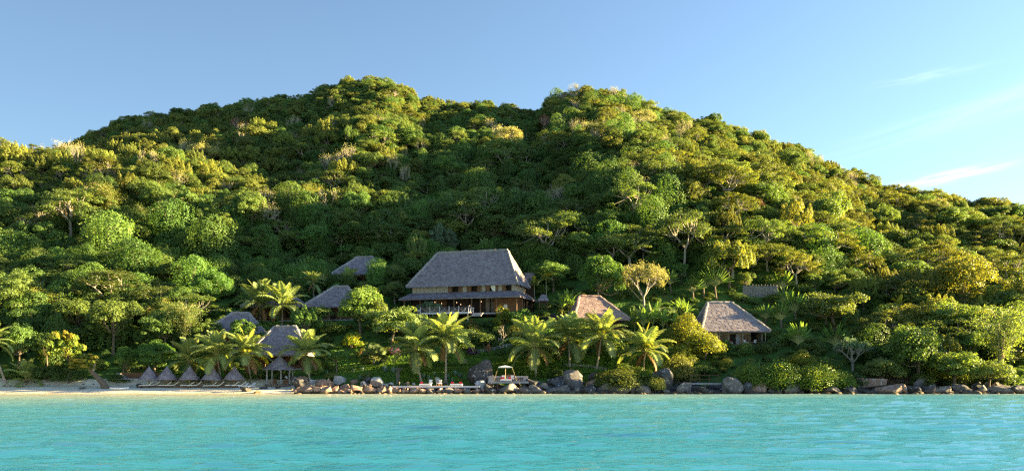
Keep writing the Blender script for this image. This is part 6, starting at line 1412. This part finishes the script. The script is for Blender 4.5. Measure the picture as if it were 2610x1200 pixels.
P_('pink', 610, 350, 46, 46, 'reddish pink tree high on the left ridge'); P_('pink', 1390, 350, 34, 56, 'pale pink bare tree high in the middle of the slope'); P_('bare', 1415, 560, 70, 90, 'bare pale branched tree above the middle of the slope'); P_('rust', 1930, 560, 60, 60, 'rust brown creeper covered tree on the right slope'); P_('rust', 1905, 510, 60, 50, 'rust brown tree higher on the right slope'); P_('rust', 2010, 590, 36, 44, 'small rust brown tree right of the others')
P_('pale_open', 1295, 400, 90, 75, 'pale umbrella crowned tree glowing in the middle of the slope'); P_('pale_open', 530, 440, 100, 75, 'pale branched tree on the sunlit left hill'); P_('bare', 1000, 460, 60, 64, 'purplish bare tree in the middle of the slope'); P_('pale_open', 1640, 340, 60, 60, 'pale dry tree below the right peak')
P_('vine', 275, 690, 180, 150, 'huge creeper smothered tree mound on the left slope'); P_('vine', 235, 800, 130, 130, 'creeper covered mound above the almond tree'); P_('vine', 330, 740, 120, 130, 'creeper curtain right of the huge mound'); P_('vine', 440, 640, 160, 130, 'creeper covered mound above the travellers palm'); P_('vine', 540, 690, 170, 140, 'broad creeper mound left of the upper houses')
P_('vine', 1215, 540, 130, 110, 'arching creeper covered tree with a golden edge above the lodge'); P_('vine', 1545, 540, 120, 130, 'creeper draped column on the slope right of the lodge'); P_('vine', 1600, 570, 110, 140, 'second creeper draped column further right'); P_('vine', 1660, 620, 120, 120, 'creeper mound left above the big spreading tree'); P_('vine', 1500, 500, 130, 110, 'creeper draped tree in the dark hollow'); P_('vine', 1700, 560, 110, 110, 'creeper covered tree right of the draped columns')

for i, (k, x, y, w, h_, lb) in enumerate((('bush', 1385, 806, 60, 52, 'green shrub hiding the foot of the tiny thatched hut'), ('bright', 622, 892, 100, 92, 'small green tree in front of the leftmost thatched house'), ('bush', 700, 812, 110, 44, 'green shrub under the eave of the far left roof'), ('broad', 625, 806, 80, 66, 'green shrub at the left eave of the far left roof'), ('broad', 745, 800, 80, 90, 'green tree at the right eave of the far left roof'), ('bush', 950, 720, 70, 40, 'shrub under the right eave of the upper thatched house'),
        ('broad', 820, 830, 70, 60, 'green tree below the left eave of the house under the upper one'), ('broad', 1900, 752, 60, 70, 'slim tree in front of the pole screen'), ('bush', 1965, 770, 70, 34, 'shrub at the right end of the pole screen'), ('bush', 1890, 772, 60, 30, 'shrub at the left end of the pole screen'), ('bush_gold', 1770, 868, 60, 60, 'golden shrub touching the left wall of the furnished house'), ('broad', 1400, 700, 90, 90, 'green tree behind the areca palms'),
        ('bush_mixed', 1672, 1001, 60, 62, 'leafy shrub hanging in front of the dark overhanging boulder'), ('bush', 1600, 955, 90, 50, 'shrub behind the wide sunlit boulder'), ('bush', 1420, 962, 60, 30, 'shrub behind the wedge of rock'), ('bush', 1900, 975, 70, 60, 'shrub hanging beside the tall grey boulder'), ('bush_dark', 2180, 985, 90, 50, 'dark shrub hanging over the low rocks'), ('bush', 2350, 988, 90, 50, 'shrub overhanging the dark flat rock'), ('bush', 2440, 985, 90, 50, 'shrub on top of the pale cracked rocks'), ('bush_dark', 2570, 985, 90, 60, 'dark shrub on the rounded rock near the right edge'),
        ('bush', 1010, 850, 90, 60, 'shrub left below the lodge deck'), ('bush_dark', 1150, 850, 80, 40, 'dark shrub under the lodge deck stilts'), ('bush', 1100, 860, 90, 50, 'shrub above the left deck palm'))): P_(k, x, y, w, h_, lb, 'tree' if k in ('bright', 'broad') else 'bush')
P_('feather_full', 2250, 985, 130, 100, 'leafy overhanging tree right of the frangipani')
P_('feather_full', 2430, 990, 170, 120, 'leafy overhanging tree above the pale cracked rocks')
P_('feather_full', 2520, 992, 130, 100, 'leafy overhanging tree before the golden bamboo')
for i, (k, x, y, w, h_, lb) in enumerate((('broad', 536, 892, 84, 88, 'green tree at the left corner of the leftmost thatched house'), ('bright_full', 668, 880, 80, 66, 'bushy green tree between the leftmost house and the tall steep roof'), ('bush', 1165, 880, 90, 60, 'tall shrub right behind the tall straight palm'), ('bush_bright', 1060, 850, 80, 50, 'bright shrub left below the lodge deck corner'), ('bush', 1215, 872, 80, 56, 'tall shrub below the lodge steps'), ('bush_mixed', 1320, 868, 90, 56, 'olive shrub above the raised deck palm'), ('bush_bright', 1400, 870, 80, 52, 'bright shrub between the palms right of the raised deck'), ('bush', 1500, 866, 80, 56, 'tall shrub below the sunlit house'), ('bush_mixed', 1590, 880, 90, 60, 'olive shrub left behind the golden palm'))): P_(k, x, y, w, h_, lb, 'tree' if k in ('broad', 'bright_full') else 'bush')
P_('dome_olive', 2330, 885, 170, 150, 'bulky golden sided tree left of the huge domed one')
P_('dome_olive', 2505, 900, 150, 150, 'bulky golden sided tree between the huge domed one and the bamboo')
_bank = [(2215, 972, 80, 60), (2290, 970, 90, 80), (2385, 978, 90, 90), (2460, 975, 90, 110), (2530, 978, 90, 80), (2040, 935, 90, 60), (2110, 940, 80, 50), (2230, 930, 110, 90), (2200, 900, 90, 80), (2300, 900, 110, 100), (2420, 900, 110, 110)]
_bw = ['right of the frangipani, low', 'above the orange brown boulder', 'under the golden tufted tree', 'on the bank above the pale cracked rocks', 'in front of the golden bamboo', 'above the almond thicket', 'between the thicket and the frangipani', 'behind the frangipani, right', 'behind the frangipani, upper', 'left behind the leaning feathery tree', 'right behind the leaning feathery tree']
for i, (x, y, w, h_) in enumerate(_bank): P_(['bush', 'bush_dark', 'bush_gold'][i % 3], x, y, w, h_, 'leafy shrub ' + _bw[i], 'bush')
# ------------------------------------------------------------------ the forest
EXC = [(1850, 2020, 745, 800), (505, 1400, 668, 1010), (980, 1700, 700, 1010), (1700, 2200, 760, 1010), (-200, 505, 935, 1010), (2180, 2700, 940, 1010)]
def zone(px, row):
    if row < 330 and px < 1360: return 'on the left peak'
    if row < 420 and px >= 1360 and px < 1750: return 'on the right peak'
    if px >= 1700 and row < 620: return 'on the long right hand ridge'
    if px < 720 and row < 500: return 'on the sunlit left hill'
    if px < 1000 and row < 560: return 'across the upper middle left slope'
    if px < 900: return 'on the shaded lower left slope'
    if px >= 1800: return 'on the lower right slope'
    if row < 560: return 'in the middle of the mountainside'
    return 'on the slope just above the lodge'
def pick(px, row, r):
    z = zone(px, row)
    T = {'on the left peak': (('umbrella_olive', .22), ('umbrella', .16), ('broad_olive', .26), ('broad', .16), ('broad_dark', .12), ('tuft', .05), ('bare', .03)),
         'on the right peak': (('umbrella', .2), ('umbrella_olive', .2), ('vine', .2), ('broad_olive', .16), ('broad', .14), ('bare', .1)),
         'on the long right hand ridge': (('umbrella', .2), ('umbrella_olive', .18), ('broad', .18), ('broad_olive', .2), ('broad_dark', .1), ('tuft', .1), ('bare', .04)),
         'on the sunlit left hill': (('tuft', .42), ('broad_olive', .26), ('umbrella_olive', .14), ('broad', .12), ('bare', .06)),
         'across the upper middle left slope': (('tuft', .24), ('umbrella', .2), ('broad_olive', .16), ('broad', .2), ('broad_dark', .14), ('bare', .06)),
         'on the shaded lower left slope': (('vine', .34), ('broad', .22), ('broad_dark', .2), ('umbrella', .14), ('bamboo', .04), ('bare', .06)),
         'on the lower right slope': (('umbrella', .3), ('broad', .18), ('broad_dark', .16), ('tuft', .14), ('umbrella_olive', .14), ('vine', .08)),
         'in the middle of the mountainside': (('vine', .30), ('broad', .2), ('broad_dark', .18), ('umbrella', .18), ('broad_olive', .08), ('bare', .06)),
         'on the slope just above the lodge': (('broad', .24), ('umbrella', .26), ('broad_dark', .2), ('vine', .22), ('broad_olive', .08))}[z]
    a = 0
    for k, p in T:
        a += p
        if r <= a: return k, z
    return T[0][0], z
DESC = dict(broad='mid green tree', broad_dark='dark green tree', broad_olive='olive round tree', umbrella='feathery spreading tree', umbrella_olive='olive spreading tree', vine='creeper draped tree', tuft='yellow tufted tree', bare='pale bare limbed tree', bamboo='bamboo clump')
rng = np.random.RandomState(77); cand = []
Y = 170.0
while Y < 475:
    st = 5.5 if Y < 240 else (5.1 if Y < 300 else 4.5); n = int(2*0.68*Y/st)
    for i in range(n):
        X = -0.68*Y+st*(i+0.5)+rng.uniform(-.42, .42)*st; yy = Y+rng.uniform(-.42, .42)*st; px = CX+F*X/yy; R = np.interp(px, _rx, _ry)
        if yy > R+6: continue
        cand.append((X, yy, px))
    Y += st
cx_ = np.array([c[0] for c in cand]); cy_ = np.array([c[1] for c in cand]); cp_ = np.array([c[2] for c in cand]); cz_ = terr(cx_, cy_); rows = HZ-F*(cz_-CAMZ)/cy_
keep = []
for j in range(len(cand)):
    px, row = cp_[j], rows[j]
    if any(a <= px <= b and c <= row <= d for a, b, c, d in EXC): continue
    if cy_[j] < 171.5: continue
    # hidden behind nearer canopy?
    yv = np.arange(165, cy_[j]-8, 6.0); e = (terr((px-CX)/F*yv, yv)+4.0-CAMZ)/yv if len(yv) else np.array([-1.0])
    if (cz_[j]+10.5-CAMZ)/cy_[j] < e.max(): continue
    keep.append(j)
hero_pts = np.array([[o.location.x, o.location.y] for o in C.objects if o.parent is None and o.get('category') in ('tree', 'palm tree')])
keep = [j for j in keep if np.min(np.hypot(hero_pts[:, 0]-cx_[j], hero_pts[:, 1]-cy_[j])) > 3.6]
keep.sort(key=lambda j: cy_[j])
far_v, far_i, far_r, far_s = [], [], [], []; nidx = {}; far_coll = bpy.data.collections.new('forest_sources'); far_kinds = {}
def far_proto(kind):
    if kind not in far_kinds:
        far_kinds[kind] = []
        for (cm_, tm_) in PR[kind]:
            vs = [np.array([v.co[:] for v in m_.vertices]) for m_ in (cm_, tm_) if m_]; fs = []; mi = []; k = 0
            for q, m_ in enumerate([m_ for m_ in (cm_, tm_) if m_]): fs += [tuple(i+k for i in p.vertices) for p in m_.polygons]; mi += [q]*len(m_.polygons); k += len(m_.vertices)
            me = mk_mesh('forest_tree', np.concatenate(vs), fs, [m_.materials[0] for m_ in (cm_, tm_) if m_], mi); i = len(far_coll.objects); o = bpy.data.objects.new(f'forest_tree.{i:03d}', me); far_coll.objects.link(o); far_kinds[kind].append(i)
    return far_kinds[kind]
INDIV = 780; per = {}; LB = {}
def band(row): return 'low' if row > 700 else ('halfway up' if row > 600 else ('high up' if row > 480 else 'very high'))
def over(px):
    for lim, nm in ((200, 'the left beach end'), (330, 'the leaning almond tree'), (480, 'the first parasols'), (640, 'the last parasols'), (820, 'the tall steep roof'), (1000, 'the upper left house'), (1180, 'the lodge left half'), (1380, 'the lodge right half'), (1520, 'the areca palms'), (1680, 'the sunlit house'), (1830, 'the yellow shore shrubs'), (2000, 'the furnished house'), (2180, 'the shore thicket'), (2330, 'the frangipani'), (2480, 'the right bank')):
        if px < lim: return nm
    return 'the right edge rocks'
for q, j in enumerate(keep):
    px, row = cp_[j], rows[j]; nf_ = 0.5+0.5*math.sin(cx_[j]*0.11+1.3*math.sin(cy_[j]*0.07))*math.sin(cy_[j]*0.09+2*math.sin(cx_[j]*0.05)); kind, z = pick(px, row, (nf_*0.55+rng.rand()*0.75) % 1.0); kf = float(np.interp(cy_[j], [170, 260, 330, 440], [1.0, 0.9, 0.72, 0.62])); w = rng.choice([5.5, 7.5, 9, 11, 13, 15])*rng.uniform(0.9, 1.1)*kf; h_ = 4.5+w*rng.uniform(0.36, 0.66)+(3.5 if rng.rand() < 0.12 and cy_[j] < 370 else 0)
    if kind.startswith('umbrella'): w *= 1.22
    if kind == 'vine': w *= 1.12; h_ *= rng.uniform(0.8, 1.15)
    if kind == 'bare': w *= 0.8
    if rows[j] > 640: h_ *= 0.9
    nm = NAME[kind]; per[nm] = per.get(nm, 0)+1; rot = rng.uniform(0, 6.28); zz = float(cz_[j])-0.6
    if q < INDIV and per[nm] <= 290:
        sz = 'small' if w < 8.5 else ('big' if w > 12 else '')
        lb = f'{sz} {DESC[kind]} {band(row)} above {over(px)}'.strip(); LB.setdefault(lb, []).append((px, plant(kind, (cx_[j], cy_[j], zz), w, h_, rot, lb, 'tree', f'{DESC[kind]}s {z}')))
    else:
        L_ = far_proto(kind); far_v.append((cx_[j], cy_[j], zz)); far_i.append(L_[rng.randint(len(L_))]); far_r.append((0, 0, rot)); far_s.append((w, w, h_))
_nth = ['leftmost', 'second from the left', 'third from the left', 'fourth from the left', 'fifth from the left']
for lb, L_ in LB.items():
    if 2 <= len(L_) <= 6:
        L_.sort(key=lambda p: p[0])
        for i, (_x, o) in enumerate(L_): o['label'] = lb+', '+('rightmost' if i == len(L_)-1 else _nth[i])
print('forest individuals', min(INDIV, len(keep)), 'far', len(far_v))
def scatter(name, coll, V, I, Rr, S, label):
    me = bpy.data.meshes.new(name); me.from_pydata([tuple(v) for v in V], [], [])
    for nm, ty, dat in (('pick', 'INT', I), ('turn', 'FLOAT_VECTOR', Rr), ('size', 'FLOAT_VECTOR', S)):
        a = me.attributes.new(nm, ty, 'POINT'); a.data.foreach_set('value' if ty == 'INT' else 'vector', np.array(dat, dtype=np.int32 if ty == 'INT' else np.float32).ravel())
    o = link(name, me); tag(o, label, None, None, 'stuff'); ng = bpy.data.node_groups.new(name, 'GeometryNodeTree'); ng.interface.new_socket('Geometry', in_out='INPUT', socket_type='NodeSocketGeometry'); ng.interface.new_socket('Geometry', in_out='OUTPUT', socket_type='NodeSocketGeometry')
    N = ng.nodes; L = ng.links; gi = N.new('NodeGroupInput'); go = N.new('NodeGroupOutput'); ci = N.new('GeometryNodeCollectionInfo'); ci.inputs['Collection'].default_value = coll; ci.inputs['Separate Children'].default_value = True; ci.inputs['Reset Children'].default_value = True
    ip = N.new('GeometryNodeInstanceOnPoints'); ip.inputs['Pick Instance'].default_value = True
    def at_(nm, ty): a = N.new('GeometryNodeInputNamedAttribute'); a.data_type = ty; a.inputs['Name'].default_value = nm; return a.outputs['Attribute']
    L.new(gi.outputs[0], ip.inputs['Points']); L.new(ci.outputs[0], ip.inputs['Instance']); L.new(at_('pick', 'INT'), ip.inputs['Instance Index']); L.new(at_('turn', 'FLOAT_VECTOR'), ip.inputs['Rotation']); L.new(at_('size', 'FLOAT_VECTOR'), ip.inputs['Scale']); L.new(ip.outputs[0], go.inputs[0])
    md = o.modifiers.new('scatter', 'NODES'); md.node_group = ng; return o
scatter('distant_forest', far_coll, far_v, far_i, far_r, far_s, 'dense tropical forest covering the upper mountainside')
# undergrowth between the trees and over the garden slope
uc = bpy.data.collections.new('undergrowth_sources')
for i, (k, q) in enumerate((('bush', 0), ('bush_dark', 0), ('bush', 1), ('vine', 0), ('bush_dark', 1), ('bush_bright', 0), ('bush_mixed', 0))): o = bpy.data.objects.new(f'undergrowth_plant.{i:03d}', PR[k][q][0]); uc.objects.link(o)
UV, UI, UR, US = [], [], [], []; Y = 167.0
KEEPOUT = [(862, 1240, 934, 990), (1880, 2010, 740, 775), (996, 1232, 938, 1000), (1005, 1032, 930, 985), (1165, 1195, 912, 940), (1240, 1360, 912, 975)]
hp = [(p[0], p[1], max(p[2], p[3])+0.5, p[2], p[3], p[5]) for p in PADS]
while Y < 455:
    st = 2.6 if Y < 205 else 4.2; n = int(2*0.66*Y/st)
    X = -0.66*Y+st*(np.arange(n)+rng.uniform(0, 1, n)); yy = Y+rng.uniform(-.5, .5, n)*st; Z = terr(X, yy); PX = CX+F*X/yy; RW = HZ-F*(Z-CAMZ)/yy
    for x, y, z, px, rw in zip(X, yy, Z, PX, RW):
        if y > np.interp(px, _rx, _ry)+2 or y < 167.5: continue
        if px < 760 and y < 170.5: continue
        if any(a <= px <= b and c <= rw <= d for a, b, c, d in KEEPOUT): continue
        bad = False
        for (cx, cy, _r, rx_, ry_, ro) in hp:
            c_, s_ = math.cos(-ro), math.sin(-ro); dx, dy = x-cx, y-cy
            if abs(dx*c_-dy*s_) < rx_+0.6 and -ry_-2.6 < dx*s_+dy*c_ < ry_+0.5: bad = True
        if bad: continue
        s = rng.uniform(1.6, 3.2) if y < 205 else rng.uniform(3.5, 6.5); gar = 860 < px < 1700 and rw > 860
        if gar: s *= 0.55
        k = rng.randint(5)
        if k == 3 and y < 205: k = 0
        if y < 200 and rng.rand() < 0.45: k = rng.choice([5, 6, 0])
        big = y > 212
        if big: s *= 1.35
        UV.append((x, y, z-0.15+(0.9 if big else 0))); UI.append(k); UR.append((0, 0, rng.uniform(0, 6.28))); US.append((s, s, s*(0.6 if gar else rng.uniform(0.6, 0.9))))
    Y += st
scatter('undergrowth', uc, UV, UI, UR, US, 'dense green undergrowth between the trees')
print('undergrowth', len(UV))
